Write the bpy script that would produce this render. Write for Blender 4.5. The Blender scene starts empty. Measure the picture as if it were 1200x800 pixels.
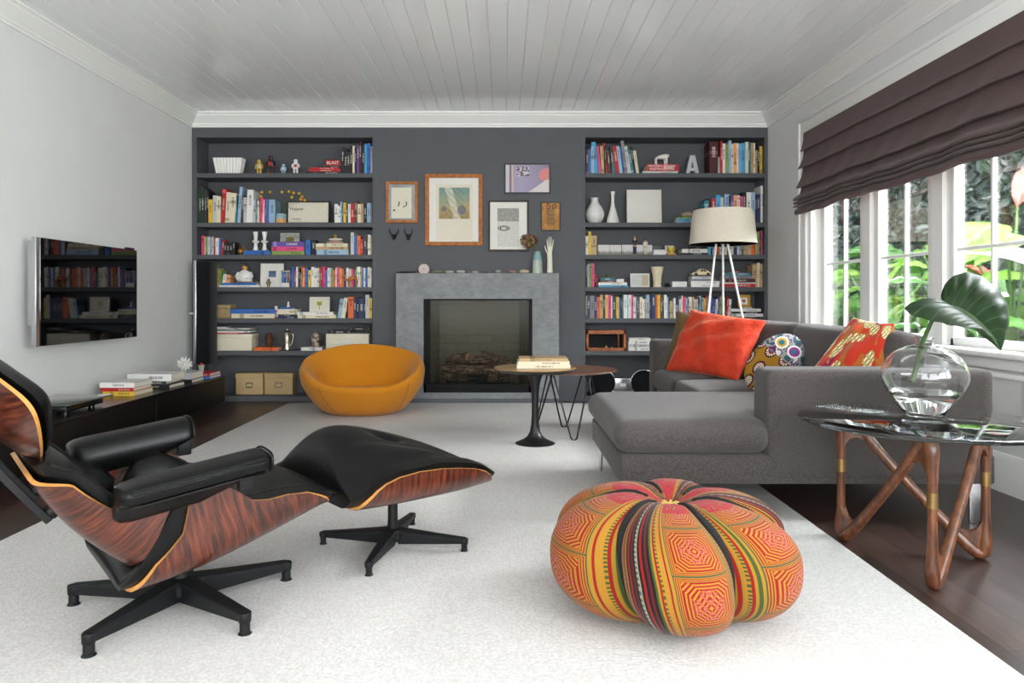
import bpy, bmesh, math, random
from mathutils import Vector, Matrix, Euler
sc = bpy.context.scene
COL = sc.collection
R = math.radians
PI = math.pi
F, H, VX, VY = 830.0, 0.94, 590.0, 352.0   # focal length in pixels, eye height, vanishing point

# ---------------------------------------------------------------- camera, light, exposure
cam_d = bpy.data.cameras.new('camera')
cam = bpy.data.objects.new('camera', cam_d)
COL.objects.link(cam)
cam.location = (0, 0, H)
cam.rotation_euler = (R(90), 0, 0)
cam_d.sensor_width = 36
cam_d.lens = 36 * F / 1200
cam_d.shift_x = (600 - VX) / 1200
cam_d.shift_y = -(400 - VY) / 1200
cam_d.clip_start = 0.02
sc.camera = cam

sc.view_settings.view_transform = 'Standard'
sc.view_settings.look = 'None'
sc.view_settings.gamma = 1
sc.view_settings.use_curve_mapping = False
sc.view_settings.exposure = 0.78

wd = bpy.data.worlds.new('world')
sc.world = wd
wd.use_nodes = True
wn = wd.node_tree
wn.nodes.clear()
wo = wn.nodes.new('ShaderNodeOutputWorld')
wb = wn.nodes.new('ShaderNodeBackground')
wc = wn.nodes.new('ShaderNodeTexCoord')
ws = wn.nodes.new('ShaderNodeSeparateXYZ')
wr = wn.nodes.new('ShaderNodeValToRGB')
wn.links.new(wc.outputs['Generated'], ws.inputs[0])
wn.links.new(ws.outputs['Z'], wr.inputs[0])
wr.color_ramp.elements[0].position = 0.0
wr.color_ramp.elements[0].color = (0.80, 0.86, 0.90, 1)
wr.color_ramp.elements[1].position = 0.7
wr.color_ramp.elements[1].color = (0.62, 0.78, 1.0, 1)
wn.links.new(wr.outputs[0], wb.inputs[0])
wb.inputs[1].default_value = 3.2
wn.links.new(wb.outputs[0], wo.inputs[0])

def light(name, kind, loc, direction, energy, color=(1, 1, 1), size=None, angle=None):
    d = bpy.data.lights.new(name, kind)
    d.energy = energy
    d.color = color
    if size:
        d.shape = 'RECTANGLE'
        d.size, d.size_y = size
    if angle:
        d.angle = angle
    o = bpy.data.objects.new(name, d)
    COL.objects.link(o)
    o.location = loc
    o.rotation_euler = Vector(direction).to_track_quat('-Z', 'Y').to_euler()
    return o
light('sun', 'SUN', (0, 0, 8), (0.12, -0.72, -0.68), 2.3, (1, 0.95, 0.86), angle=R(2))
light('daylight_rear_windows', 'AREA', (-0.3, -2.75, 1.35), (0, 1, 0.55), 105, (1, 0.985, 0.96), (4.3, 2.1))
light('added_near_side_fill', 'AREA', (2.72, -0.35, 1.5), (-1, 0.6, 0.65), 100, (0.97, 0.985, 1.0), (3.3, 1.6))  # unseen fill lamp, added to light the left wall, chair and rug
light('daylight_side_window', 'AREA', (4.3, 4.1, 3.1), (-1, 0, -0.5), 850, (0.93, 0.97, 1.0), (3.6, 1.3))

# ---------------------------------------------------------------- materials
def lin(c):
    return tuple(((v / 255) / 12.92 if v / 255 <= 0.04045 else ((v / 255 + 0.055) / 1.055) ** 2.4) for v in c)
def rgba(c):
    return lin(c) + (1,)
class NT:
    def __init__(s, name):
        s.m = bpy.data.materials.new(name)
        s.m.use_nodes = True
        s.t = s.m.node_tree
        s.t.nodes.clear()
        s.out = s.n('ShaderNodeOutputMaterial')
    def n(s, typ, **k):
        nd = s.t.nodes.new(typ)
        for a, v in k.items():
            setattr(nd, a, v)
        return nd
    def l(s, a, b):
        s.t.links.new(a, b)
    def val(s, inp, v):
        if hasattr(v, 'is_output'):
            s.l(v, inp)
        elif v is not None:
            inp.default_value = v
    def math(s, op, a, b=None, c=None):
        nd = s.n('ShaderNodeMath', operation=op)
        s.val(nd.inputs[0], a)
        if b is not None: s.val(nd.inputs[1], b)
        if c is not None: s.val(nd.inputs[2], c)
        return nd.outputs[0]
    def mix(s, f, a, b, mode='MIX'):
        nd = s.n('ShaderNodeMix', data_type='RGBA', blend_type=mode)
        s.val(nd.inputs[0], f)
        s.val(nd.inputs[6], a)
        s.val(nd.inputs[7], b)
        return nd.outputs[2]
    def coord(s, which='Object'):
        return s.n('ShaderNodeTexCoord').outputs[which]
    def mapping(s, v, scale=(1, 1, 1), rot=(0, 0, 0), loc=(0, 0, 0)):
        nd = s.n('ShaderNodeMapping')
        s.l(v, nd.inputs[0])
        nd.inputs[1].default_value = loc
        nd.inputs[2].default_value = rot
        nd.inputs[3].default_value = scale
        return nd.outputs[0]
    def noise(s, v, scale, detail=3, rough=0.5, out=0):
        nd = s.n('ShaderNodeTexNoise')
        if v is not None: s.l(v, nd.inputs['Vector'])
        nd.inputs['Scale'].default_value = scale
        nd.inputs['Detail'].default_value = detail
        nd.inputs['Roughness'].default_value = rough
        return nd.outputs[out]
    def ramp(s, f, stops, const=False):
        nd = s.n('ShaderNodeValToRGB')
        cr = nd.color_ramp
        if const: cr.interpolation = 'CONSTANT'
        while len(cr.elements) < len(stops):
            cr.elements.new(0.5)
        for e, (p, c) in zip(cr.elements, sorted(stops, key=lambda q: q[0])):
            e.position = p
            e.color = c if len(c) == 4 else tuple(c) + (1,)
        s.l(f, nd.inputs[0])
        return nd.outputs[0]
    def bump(s, hgt, strength=0.3, dist=0.01):
        nd = s.n('ShaderNodeBump')
        nd.inputs['Strength'].default_value = strength
        nd.inputs['Distance'].default_value = dist
        s.l(hgt, nd.inputs['Height'])
        return nd.outputs[0]
    def bsdf(s, color, rough=0.5, metal=0.0, normal=None, spec=0.5, **k):
        p = s.n('ShaderNodeBsdfPrincipled')
        s.val(p.inputs['Base Color'], color)
        s.val(p.inputs['Roughness'], rough)
        s.val(p.inputs['Metallic'], metal)
        p.inputs['Specular IOR Level'].default_value = spec
        for a, v in k.items():
            s.val(p.inputs[a.replace('_', ' ')], v)
        if normal is not None: s.l(normal, p.inputs['Normal'])
        s.l(p.outputs[0], s.out.inputs[0])
        return s.m
MATS = {}
def plain(name, c, rough=0.5, metal=0.0, spec=0.5, vary=0.06, scale=40.0, bump=0.0, coat=0.0):
    if name in MATS: return MATS[name]
    t = NT(name)
    nz = t.noise(t.coord(), scale, 3)
    b = rgba(c)
    lo = tuple(x * (1 - vary) for x in b[:3]) + (1,)
    hi = tuple(min(1, x * (1 + vary)) for x in b[:3]) + (1,)
    colr = t.ramp(nz, [(0.3, lo), (0.7, hi)])
    nm = t.bump(nz, bump, 0.004) if bump else None
    MATS[name] = t.bsdf(colr, rough, metal, nm, spec, Coat_Weight=coat)
    return MATS[name]
def fabric(name, c, c2=None, scale=700.0, bump=0.35, rough=0.95, mottled=0.25):
    t = NT(name)
    co = t.coord()
    n1 = t.noise(t.mapping(co, (1, 1, 0.35)), scale, 2)
    n2 = t.noise(t.mapping(co, (0.35, 1, 1)), scale, 2)
    n = t.math('ADD', n1, n2)
    n = t.math('MULTIPLY', n, 0.5)
    c2 = c2 or tuple(v * 0.72 for v in c)
    colr = t.ramp(n, [(0.38, rgba(c2)), (0.62, rgba(c))])
    MATS[name] = t.bsdf(colr, rough, 0, t.bump(n, bump, 0.002), 0.2, Sheen_Weight=0.15)
    return MATS[name]
def wood(name, dark, mid, light_, scale=(1, 1, 14), nscale=6, rough=0.3, coord='Object', coat=0.2, bump=0.03):
    t = NT(name)
    co = t.coord(coord)
    w = t.noise(co, 2.2, 2)
    wv = t.n('ShaderNodeVectorMath', operation='MULTIPLY_ADD')
    t.l(t.noise(co, 3.0, 2, out=1), wv.inputs[0])
    wv.inputs[1].default_value = (0.06, 0.06, 0.06)
    t.l(co, wv.inputs[2])
    mp = t.mapping(wv.outputs[0], scale)
    n = t.noise(mp, nscale, 5, 0.62)
    n2 = t.noise(mp, nscale * 6, 3, 0.6)
    s = t.math('ADD', t.math('MULTIPLY', n, 0.78), t.math('MULTIPLY', n2, 0.22))
    colr = t.ramp(s, [(0.34, rgba(dark)), (0.5, rgba(mid)), (0.66, rgba(light_))])
    MATS[name] = t.bsdf(colr, rough, 0, t.bump(s, bump, 0.004), 0.5, Coat_Weight=coat, Coat_Roughness=0.15)
    return MATS[name]

# ---------------------------------------------------------------- mesh builder
class B:
    def __init__(s):
        s.v, s.f, s.m, s.uv = [], [], [], {}
    def add(s, vs, fs, mat=0):
        o = len(s.v)
        s.v += [tuple(p) for p in vs]
        s.f += [tuple(i + o for i in f) for f in fs]
        s.m += [mat] * len(fs)
    def box(s, x0, x1, y0, y1, z0, z1, mat=0, T=None):
        vs = [(x, y, z) for x in (x0, x1) for y in (y0, y1) for z in (z0, z1)]
        if T is not None: vs = [T @ Vector(p) for p in vs]
        s.add(vs, [(0, 1, 3, 2), (4, 6, 7, 5), (0, 4, 5, 1), (2, 3, 7, 6), (0, 2, 6, 4), (1, 5, 7, 3)], mat)
        return s
    def rbox(s, x0, x1, y0, y1, z0, z1, r, seg=3, mat=0, T=None):
        """box with rounded edges"""
        bm = bmesh.new()
        bmesh.ops.create_cube(bm, size=1)
        for q in bm.verts:
            q.co = Vector(((x0 + x1) / 2 + q.co.x * (x1 - x0), (y0 + y1) / 2 + q.co.y * (y1 - y0), (z0 + z1) / 2 + q.co.z * (z1 - z0)))
        bmesh.ops.bevel(bm, geom=list(bm.edges), offset=r, segments=seg, profile=0.5, affect='EDGES')
        s.from_bm(bm, mat, T)
        return s
    def from_bm(s, bm, mat=0, T=None):
        bm.verts.index_update()
        vs = [(T @ q.co if T is not None else q.co.copy()) for q in bm.verts]
        s.add(vs, [tuple(q.index for q in f.verts) for f in bm.faces], mat)
        bm.free()
    def tube(s, pts, rad, n=10, mat=0, cap=True, closed=False, squash=None):
        P = [Vector(p) for p in pts]
        k = len(P)
        rs = rad if isinstance(rad, (list, tuple)) else [rad] * k
        vs, fs = [], []
        up = None
        for i in range(k):
            if closed:
                t = (P[(i + 1) % k] - P[i - 1])
            else:
                t = P[min(i + 1, k - 1)] - P[max(i - 1, 0)]
            t.normalize()
            if up is None:
                up = Vector((0, 0, 1)) if abs(t.z) < 0.9 else Vector((1, 0, 0))
            a = (up - t * up.dot(t))
            if a.length < 1e-5: a = t.orthogonal()
            a.normalize()
            up = a
            b = t.cross(a)
            for j in range(n):
                th = 2 * PI * j / n
                vs.append(P[i] + (a * math.cos(th) + b * math.sin(th)) * rs[i])
        for i in range(k if closed else k - 1):
            for j in range(n):
                i2 = (i + 1) % k
                fs.append((i * n + j, i * n + (j + 1) % n, i2 * n + (j + 1) % n, i2 * n + j))
        if cap and not closed:
            fs.append(tuple(range(n))[::-1])
            fs.append(tuple((k - 1) * n + j for j in range(n)))
        s.add(vs, fs, mat)
        return s
    def lathe(s, prof, n=32, c=(0, 0, 0), mat=0, T=None, sx=1, sy=1):
        vs, fs = [], []
        k = len(prof)
        for r, z in prof:
            for j in range(n):
                th = 2 * PI * j / n
                vs.append(Vector((c[0] + sx * r * math.cos(th), c[1] + sy * r * math.sin(th), c[2] + z)))
        for i in range(k - 1):
            for j in range(n):
                fs.append((i * n + j, i * n + (j + 1) % n, (i + 1) * n + (j + 1) % n, (i + 1) * n + j))
        if prof[0][0] > 1e-4: fs.append(tuple(range(n))[::-1])
        if prof[-1][0] > 1e-4: fs.append(tuple((k - 1) * n + j for j in range(n)))
        if T is not None: vs = [T @ p for p in vs]
        s.add(vs, fs, mat)
        return s
    def ball(s, c, r, u=14, v=9, mat=0, T=None):
        rx, ry, rz = r if isinstance(r, (tuple, list)) else (r, r, r)
        prof = [(math.sin(PI * i / v), -math.cos(PI * i / v)) for i in range(v + 1)]
        prof[0] = (1e-5, -1); prof[-1] = (1e-5, 1)
        M = Matrix.Translation(c) @ (T if T is not None else Matrix()) @ Matrix.Diagonal((rx, ry, rz, 1))
        s.lathe(prof, u, mat=mat, T=M)
        return s
    def prism(s, poly, axis, a0, a1, mat=0, T=None, capmat=None):
        """poly in the two other axes (order x,y,z), extruded along axis"""
        def p3(p, a):
            return {'x': (a, p[0], p[1]), 'y': (p[0], a, p[1]), 'z': (p[0], p[1], a)}[axis]
        n = len(poly)
        vs = [Vector(p3(p, a0)) for p in poly] + [Vector(p3(p, a1)) for p in poly]
        if T is not None: vs = [T @ p for p in vs]
        fs = [(i, (i + 1) % n, n + (i + 1) % n, n + i) for i in range(n)]
        s.add(vs, fs, mat)
        o = len(s.v) - 2 * n
        s.f += [tuple(range(o, o + n))[::-1], tuple(range(o + n, o + 2 * n))]
        s.m += [capmat if capmat is not None else mat] * 2
        return s
    def grid(s, fn, nu, nv, mat=0, cu=False, uv=True):
        vs = [fn(i / (nu if cu else nu - 1), j / (nv - 1)) for j in range(nv) for i in range(nu)]
        fs = []
        base = len(s.f)
        for j in range(nv - 1):
            for i in range(nu if cu else nu - 1):
                i2 = (i + 1) % nu
                fs.append((j * nu + i, j * nu + i2, (j + 1) * nu + i2, (j + 1) * nu + i))
                if uv:
                    d = nu if cu else nu - 1
                    s.uv[base + len(fs) - 1] = [(i / d, j / (nv - 1)), ((i + 1) / d, j / (nv - 1)), ((i + 1) / d, (j + 1) / (nv - 1)), (i / d, (j + 1) / (nv - 1))]
        s.add(vs, fs, mat)
        return s
    def sheet(s, fn, nu, nv, thick, m_out=0, m_in=0, m_edge=0):
        """open surface fn(u,v) given a thickness along its normal (towards the inner side), with an edge strip"""
        P = [[Vector(fn(i / (nu - 1), j / (nv - 1))) for i in range(nu)] for j in range(nv)]
        N = [[None] * nu for _ in range(nv)]
        for j in range(nv):
            for i in range(nu):
                du = P[j][min(i + 1, nu - 1)] - P[j][max(i - 1, 0)]
                dv = P[min(j + 1, nv - 1)][i] - P[max(j - 1, 0)][i]
                q = du.cross(dv)
                N[j][i] = q.normalized() if q.length > 1e-9 else Vector((0, 0, 1))
        s.grid(lambda u, v: P[round(v * (nv - 1))][round(u * (nu - 1))], nu, nv, m_out)
        o1 = len(s.v) - nu * nv
        s.grid(lambda u, v: P[round(v * (nv - 1))][round(u * (nu - 1))] + N[round(v * (nv - 1))][round(u * (nu - 1))] * thick, nu, nv, m_in)
        o2 = len(s.v) - nu * nv
        rim = [i for i in range(nu)] + [j * nu + nu - 1 for j in range(1, nv)] + [(nv - 1) * nu + i for i in range(nu - 2, -1, -1)] + [j * nu for j in range(nv - 2, 0, -1)]
        for a, b in zip(rim, rim[1:] + rim[:1]):
            s.f.append((o1 + a, o1 + b, o2 + b, o2 + a))
            s.m.append(m_edge)
        return s
    def build(s, name, mats, parent=None, smooth=35, loc=None, rot=None, recalc=True, weld=0.0):
        me = bpy.data.meshes.new(name)
        me.from_pydata(s.v, [], s.f)
        for mt in (mats if isinstance(mats, (list, tuple)) else [mats]):
            me.materials.append(mt)
        me.polygons.foreach_set('material_index', s.m)
        if s.uv:
            ul = me.uv_layers.new(name='UVMap')
            for fi, uvs in s.uv.items():
                p = me.polygons[fi]
                for li, q in zip(p.loop_indices, uvs):
                    ul.data[li].uv = q
        if recalc or weld:
            bm = bmesh.new()
            bm.from_mesh(me)
            if weld: bmesh.ops.remove_doubles(bm, verts=list(bm.verts), dist=weld)
            if recalc: bmesh.ops.recalc_face_normals(bm, faces=list(bm.faces))
            bm.to_mesh(me)
            bm.free()
        if smooth:
            me.polygons.foreach_set('use_smooth', [True] * len(me.polygons))
            me.set_sharp_from_angle(angle=R(smooth))
        me.update()
        o = bpy.data.objects.new(name, me)
        COL.objects.link(o)
        if parent is not None: o.parent = parent
        if loc is not None: o.location = loc
        if rot is not None: o.rotation_euler = rot
        return o
def subsurf(o, lv=2):
    m = o.modifiers.new('subdivision', 'SUBSURF')
    m.levels = m.render_levels = lv
    return o
def tag(o, label, cat, group=None, kind=None):
    o['label'] = label
    if cat: o['category'] = cat
    if group: o['group'] = group
    if kind: o['kind'] = kind
    return o
def thing(name, label, cat, loc=(0, 0, 0), rz=0.0, group=None, rot=None):
    o = bpy.data.objects.new(name, None)
    COL.objects.link(o)
    o.empty_display_size = 0.1
    o.location = loc
    o.rotation_euler = rot or (0, 0, rz)
    return tag(o, label, cat, group)
def struct(name, b, m, parent=None, label=None, smooth=30, recalc=True):
    o = b.build(name, m, parent, smooth, recalc=recalc)
    if parent is None: o['kind'] = 'structure'
    if label: o['label'] = label
    return o
def dup(o, loc=None, rot=None, label=None, group=None, parent=None):
    c = o.copy()
    COL.objects.link(c)
    if parent is not None: c.parent = parent
    if loc is not None: c.location = loc
    if rot is not None: c.rotation_euler = rot
    if label: c['label'] = label
    if group: c['group'] = group
    for ch in list(o.children):
        dup(ch, parent=c)
    return c
def P(px, py, Y):
    return Vector(((px - VX) / F * Y, Y, H - (py - VY) / F * Y))
def lerp_tab(tab, x):
    if x <= tab[0][0]: return tab[0][1]
    for (a, p), (b, q) in zip(tab, tab[1:]):
        if x <= b:
            t = (x - a) / (b - a)
            return p + (q - p) * t
    return tab[-1][1]
def smooth_tab(tab, x):
    """Catmull-Rom through the table"""
    n = len(tab)
    if x <= tab[0][0]: return tab[0][1]
    if x >= tab[-1][0]: return tab[-1][1]
    for i in range(n - 1):
        if x <= tab[i + 1][0]:
            x0, y0 = tab[i]; x1, y1 = tab[i + 1]
            m0 = (tab[i + 1][1] - tab[i - 1][1]) / (tab[i + 1][0] - tab[i - 1][0]) if i > 0 else (y1 - y0) / (x1 - x0)
            m1 = (tab[i + 2][1] - y0) / (tab[i + 2][0] - x0) if i + 2 < n else (y1 - y0) / (x1 - x0)
            h = x1 - x0; t = (x - x0) / h
            return (2*t**3-3*t*t+1)*y0 + (t**3-2*t*t+t)*h*m0 + (-2*t**3+3*t*t)*y1 + (t**3-t*t)*h*m1
def spline(pts, n=8, closed=False):
    P_ = [Vector(p) for p in pts]
    k = len(P_)
    out = []
    for i in range(k if closed else k - 1):
        p0 = P_[i - 1] if (closed or i > 0) else P_[i]
        p1 = P_[i]; p2 = P_[(i + 1) % k]
        p3 = P_[(i + 2) % k] if (closed or i + 2 < k) else p2
        for j in range(n):
            t = j / n
            out.append(0.5 * ((2 * p1) + (p2 - p0) * t + (2 * p0 - 5 * p1 + 4 * p2 - p3) * t * t + (3 * p1 - p0 - 3 * p2 + p3) * t ** 3))
    if not closed: out.append(P_[-1])
    return out
def text_mesh(body, size, depth=0.001, align='CENTER'):
    cu = bpy.data.curves.new('lettering', 'FONT')
    cu.body = body
    cu.size = size
    cu.extrude = depth
    cu.align_x = align
    cu.align_y = 'CENTER'
    cu.resolution_u = 2
    o = bpy.data.objects.new('lettering', cu)
    COL.objects.link(o)
    dg = bpy.context.evaluated_depsgraph_get()
    me = bpy.data.meshes.new_from_object(o.evaluated_get(dg))
    bpy.data.objects.remove(o)
    bpy.data.curves.remove(cu)
    return me
def lettering(body, size, mat, parent, loc, rot=(R(90), 0, 0), sx=1.0):
    me = text_mesh(body, size)
    me.materials.clear()
    me.materials.append(mat)
    o = bpy.data.objects.new('lettering', me)
    COL.objects.link(o)
    o.parent = parent
    o.location = loc
    o.rotation_euler = rot
    o.scale = (sx, 1, 1)
    return o
rnd = random.Random(7)
# ---------------------------------------------------------------- shared materials
M_wall = plain('wall_paint', (222, 222, 220), 0.75, spec=0.3, vary=0.015, scale=3, bump=0.02)
M_trim = plain('white_trim_paint', (236, 236, 232), 0.4, vary=0.01, scale=6)
M_grey = plain('slate_grey_paint', (84, 86, 89), 0.6, spec=0.35, vary=0.03, scale=4)
M_ceil = plain('ceiling_gloss_paint', (243, 244, 245), 0.14, vary=0.01, scale=2)
M_black = plain('black_lacquer', (14, 14, 15), 0.18)
M_blackmetal = plain('black_metal', (22, 22, 24), 0.38, vary=0.1)
M_chrome = plain('brushed_steel', (200, 200, 202), 0.25, 1.0, vary=0.03)
M_white = plain('white_ceramic', (232, 230, 224), 0.35, vary=0.02)
M_cream = plain('cream_card', (222, 214, 190), 0.7, vary=0.03)
M_paper = plain('book_paper', (226, 219, 203), 0.9, vary=0.06, scale=200)
M_dark = plain('dark_void', (20, 20, 22), 0.8)
def glass_thin(name, refl=1.0, tint=(1, 1, 1), rough=0.01):
    t = NT(name)
    tr = t.n('ShaderNodeBsdfTransparent'); tr.inputs[0].default_value = tint + (1,)
    gl = t.n('ShaderNodeBsdfGlossy'); gl.inputs['Roughness'].default_value = rough
    fr = t.n('ShaderNodeFresnel'); fr.inputs[0].default_value = 1.5
    mx = t.n('ShaderNodeMixShader')
    t.l(t.math('MULTIPLY', fr.outputs[0], refl), mx.inputs[0])
    t.l(tr.outputs[0], mx.inputs[1]); t.l(gl.outputs[0], mx.inputs[2])
    t.l(mx.outputs[0], t.out.inputs[0])
    MATS[name] = t.m
    return t.m
M_pane = glass_thin('window_glass', 0.6)
M_glassfront = glass_thin('fire_glass', 0.15, (0.85, 0.85, 0.83), 0.14)
M_picglass = glass_thin('picture_glass', 0.05, (1, 1, 1), 0.12)
def floor_mat():
    t = NT('dark_wood_floor')
    co = t.coord()
    br = t.n('ShaderNodeTexBrick')
    t.l(t.mapping(co, (1, 1, 1), (0, 0, R(90))), br.inputs['Vector'])
    br.offset = 0.37
    br.inputs['Color1'].default_value = (0.2, 0.2, 0.2, 1)
    br.inputs['Color2'].default_value = (0.8, 0.8, 0.8, 1)
    br.inputs['Mortar'].default_value = (0, 0, 0, 1)
    br.inputs['Scale'].default_value = 1
    br.inputs['Mortar Size'].default_value = 0.0025
    br.inputs['Brick Width'].default_value = 1.9
    br.inputs['Row Height'].default_value = 0.15
    n = t.noise(t.mapping(co, (14, 1.2, 1)), 5, 5, 0.6)
    s = t.math('ADD', t.math('MULTIPLY', n, 0.6), t.math('MULTIPLY', t.math('MULTIPLY', br.outputs[0], 1.0), 0.4))
    colr = t.ramp(s, [(0.3, rgba((38, 27, 24))), (0.5, rgba((58, 42, 36))), (0.72, rgba((82, 61, 52)))])
    colr = t.mix(br.outputs['Fac'], colr, rgba((18, 12, 10)))
    h = t.math('SUBTRACT', t.math('MULTIPLY', n, 0.25), br.outputs['Fac'])
    return t.bsdf(colr, 0.33, 0, t.bump(h, 0.25, 0.003))
M_floor = floor_mat()
def rug_mat():
    t = NT('ivory_wool_pile')
    co = t.coord()
    v = t.n('ShaderNodeTexVoronoi'); v.inputs['Scale'].default_value = 95; t.l(co, v.inputs['Vector'])
    n = t.noise(co, 170, 3, 0.7)
    n2 = t.noise(co, 42, 3, 0.6)
    n3 = t.noise(co, 1.3, 2)
    h = t.math('ADD', t.math('ADD', t.math('MULTIPLY', n, .7), t.math('MULTIPLY', n2, 0.5)), t.math('MULTIPLY', v.outputs[0], -.6))
    colr = t.ramp(h, [(0.15, rgba((188, 185, 180))), (0.5, rgba((208, 205, 201)))])
    colr = t.mix(t.math('MULTIPLY', n3, 0.3), colr, rgba((200, 196, 190)))
    return t.bsdf(colr, 0.97, 0, t.bump(h, 0.5, 0.006), 0.1, Sheen_Weight=0.1)
M_rug = rug_mat()

# ---------------------------------------------------------------- room shell
XL, XR, YB, YN, ZC = -2.90, 2.46, 6.90, -2.60, 2.676
YF = 6.587     # plane of the bookcase faces and the chimney breast
b = B(); b.box(XL - .15, XR + .2, YN - .2, YB + .1, -0.12, 0)
struct('floor', b, M_floor, label='dark brown plank floor')
b = B()
n_b = 44
bw = (XR - XL) / n_b
for i in range(n_b):
    x0, x1 = XL + i * bw, XL + (i + 1) * bw
    e, dz = 0.0045, 0.006
    b.prism([(x0, ZC + dz), (x0 + e, ZC), (x1 - e, ZC), (x1, ZC + dz), (x1, ZC + .03), (x0, ZC + .03)], 'y', YN, YB)
b.box(XL - .2, XR + .4, YN - .2, YB + .2, ZC + .031, ZC + .2)
struct('ceiling', b, M_ceil, label='glossy white ceiling of narrow boards', smooth=0)
b = B(); b.box(XL - .15, XL, YN, YB, 0, ZC)
struct('wall_left', b, M_wall)
b = B(); b.box(XL - .15, XR + .2, YB, YB + .12, 0, ZC)
struct('wall_back', b, M_grey)
# rear wall behind the camera with two wide window openings
b = B()
b.box(XL, XR, YN - .15, YN, 0, .35); b.box(XL, XR, YN - .15, YN, 2.45, ZC)
for x0, x1 in ((XL, -2.45), (-0.45, -0.15), (1.85, XR)):
    b.box(x0, x1, YN - .15, YN, .35, 2.45)
struct('wall_rear', b, M_wall)
for k, (x0, x1) in enumerate(((-2.45, -0.45), (-0.15, 1.85))):
    b = B()
    for a in (x0 + .02, (x0 + x1) / 2, x1 - .02):
        b.box(a - .02, a + .02, YN - .1, YN - .05, .35, 2.45)
    for z in (.37, 1.05, 1.75, 2.43):
        b.box(x0, x1, YN - .098, YN - .052, z - .02, z + .02)
    struct('window_%d' % (k + 5), b, M_trim)
# right wall with the long window opening
WY0, WY1, WZ0, WZ1 = 2.50, 5.72, 0.67, 2.30
b = B()
b.box(XR, XR + .18, YN, -2.1, 0, ZC); b.box(XR, XR + .18, 1.4, WY0, 0, ZC); b.box(XR, XR + .18, WY1, YB, 0, ZC)
b.box(XR, XR + .18, -2.1, 1.4, 0, WZ0); b.box(XR, XR + .18, -2.1, 1.4, WZ1, ZC)  # second opening, out of view, added to let in fill light
b.box(XR, XR + .18, WY0, WY1, 0, WZ0); b.box(XR, XR + .18, WY0, WY1, WZ1, ZC)
struct('wall_right', b, M_wall)
b = B()
for y in (-2.08, -1.22, -.35, .52, 1.38):
    b.box(XR + .06, XR + .12, y - .03, y + .03, WZ0, WZ1)
for z in (WZ0 + .03, 1.227, 1.72, WZ1 - .03):
    b.box(XR + .062, XR + .118, -2.1, 1.4, z - .015, z + .015)
struct('window_7', b, M_trim)  # unseen window, added as the opening for the near fill lamp
# chimney breast (solid wall round the firebox)
CX0, CX1 = -1.183, .738
b = B()
FB0, FB1, FBZ0, FBZ1 = -.735, .265, .09, .95
b.box(CX0, FB0, YF, YB, 0, ZC); b.box(FB1, CX1, YF, YB, 0, ZC)
b.box(FB0, FB1, YF, YB, FBZ1, ZC); b.box(FB0, FB1, YF, YB, 0, FBZ0)
struct('wall_chimney', b, M_grey, label='slate grey chimney breast between the bookcases')
# crown moulding : profile is (out from wall, z below ceiling)
CR = [(0, -.129), (.012, -.129), (.012, -.112), (.022, -.108), (.022, -.094), (.03, -.088), (.05, -.062), (.074, -.042), (.082, -.034), (.082, -.022), (.1, -.018), (.1, 0), (0, 0)]
def crown(name, f):
    b = B(); f(b); struct(name, b, M_trim, smooth=25)
crown('trim_1', lambda b: b.prism([(XL + o, ZC + z) for o, z in CR], 'y', YN, YB))
crown('trim_2', lambda b: b.prism([(XR - o, ZC + z) for o, z in CR], 'y', YN, YB))
crown('trim_3', lambda b: b.prism([(YF - o, ZC + z) for o, z in CR], 'x', XL, XR))
BBP = [(0, 0), (.018, 0), (.018, .13), (.014, .145), (.014, .165), (.006, .19), (0, .19)]
b = B(); b.prism([(XL + o, z) for o, z in BBP], 'y', YN, YF - .02)
struct('baseboard_left', b, M_trim)
b = B(); b.prism([(XR - o, z) for o, z in BBP], 'y', YN, YF - .02)
struct('baseboard_right', b, M_trim)
# wainscot panel mouldings under the window
b = B()
def pmould(y0, y1, z0, z1):
    w, d = .028, .014
    for (a0, a1, c0, c1) in ((y0, y1, z1 - w, z1), (y0, y1, z0, z0 + w), (y0, y0 + w, z0, z1), (y1 - w, y1, z0, z1)):
        b.rbox(XR - d, XR + .002, a0, a1, c0, c1, .005, 2)
for y0 in (1.8, 3.3, 4.8):
    pmould(y0, y0 + 1.38, .26, .585)
b.rbox(XR - .03, XR + .002, YN, WY0 - .15, .66, .69, .008, 2)
struct('trim_4', b, M_trim)
# window casing and stool
b = B()
cw = .12
b.rbox(XR - .025, XR + .003, WY1 - .005, WY1 + cw, .689, WZ1 - .005, .007, 2)
b.rbox(XR - .025, XR + .003, WY0 - cw, WY0 + .005, .689, WZ1 - .005, .007, 2)
b.rbox(XR - .025, XR + .003, WY0 - cw, WY1 + cw, WZ1 - .005, WZ1 + cw, .007, 2)
b.rbox(XR - .038, XR, WY1 + cw - .03, WY1 + cw + .001, .689, WZ1 + cw - .03, .006, 2)
b.rbox(XR - .038, XR, WY0 - cw, WY1 + cw, WZ1 + cw - .03, WZ1 + cw + .001, .006, 2)
struct('trim_5', b, M_trim)
b = B()
b.rbox(XR - .06, XR + .15, WY0 - cw - .03, WY1 + cw + .03, .655, .688, .012, 3)
b.rbox(XR - .03, XR + .002, WY0 - cw, WY1 + cw, .60, .655, .008, 2)
struct('trim_6', b, M_trim, label='white window sill and apron')
GX = 2.565
zr = [.735, 1.227, 1.72, 2.22]
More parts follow.
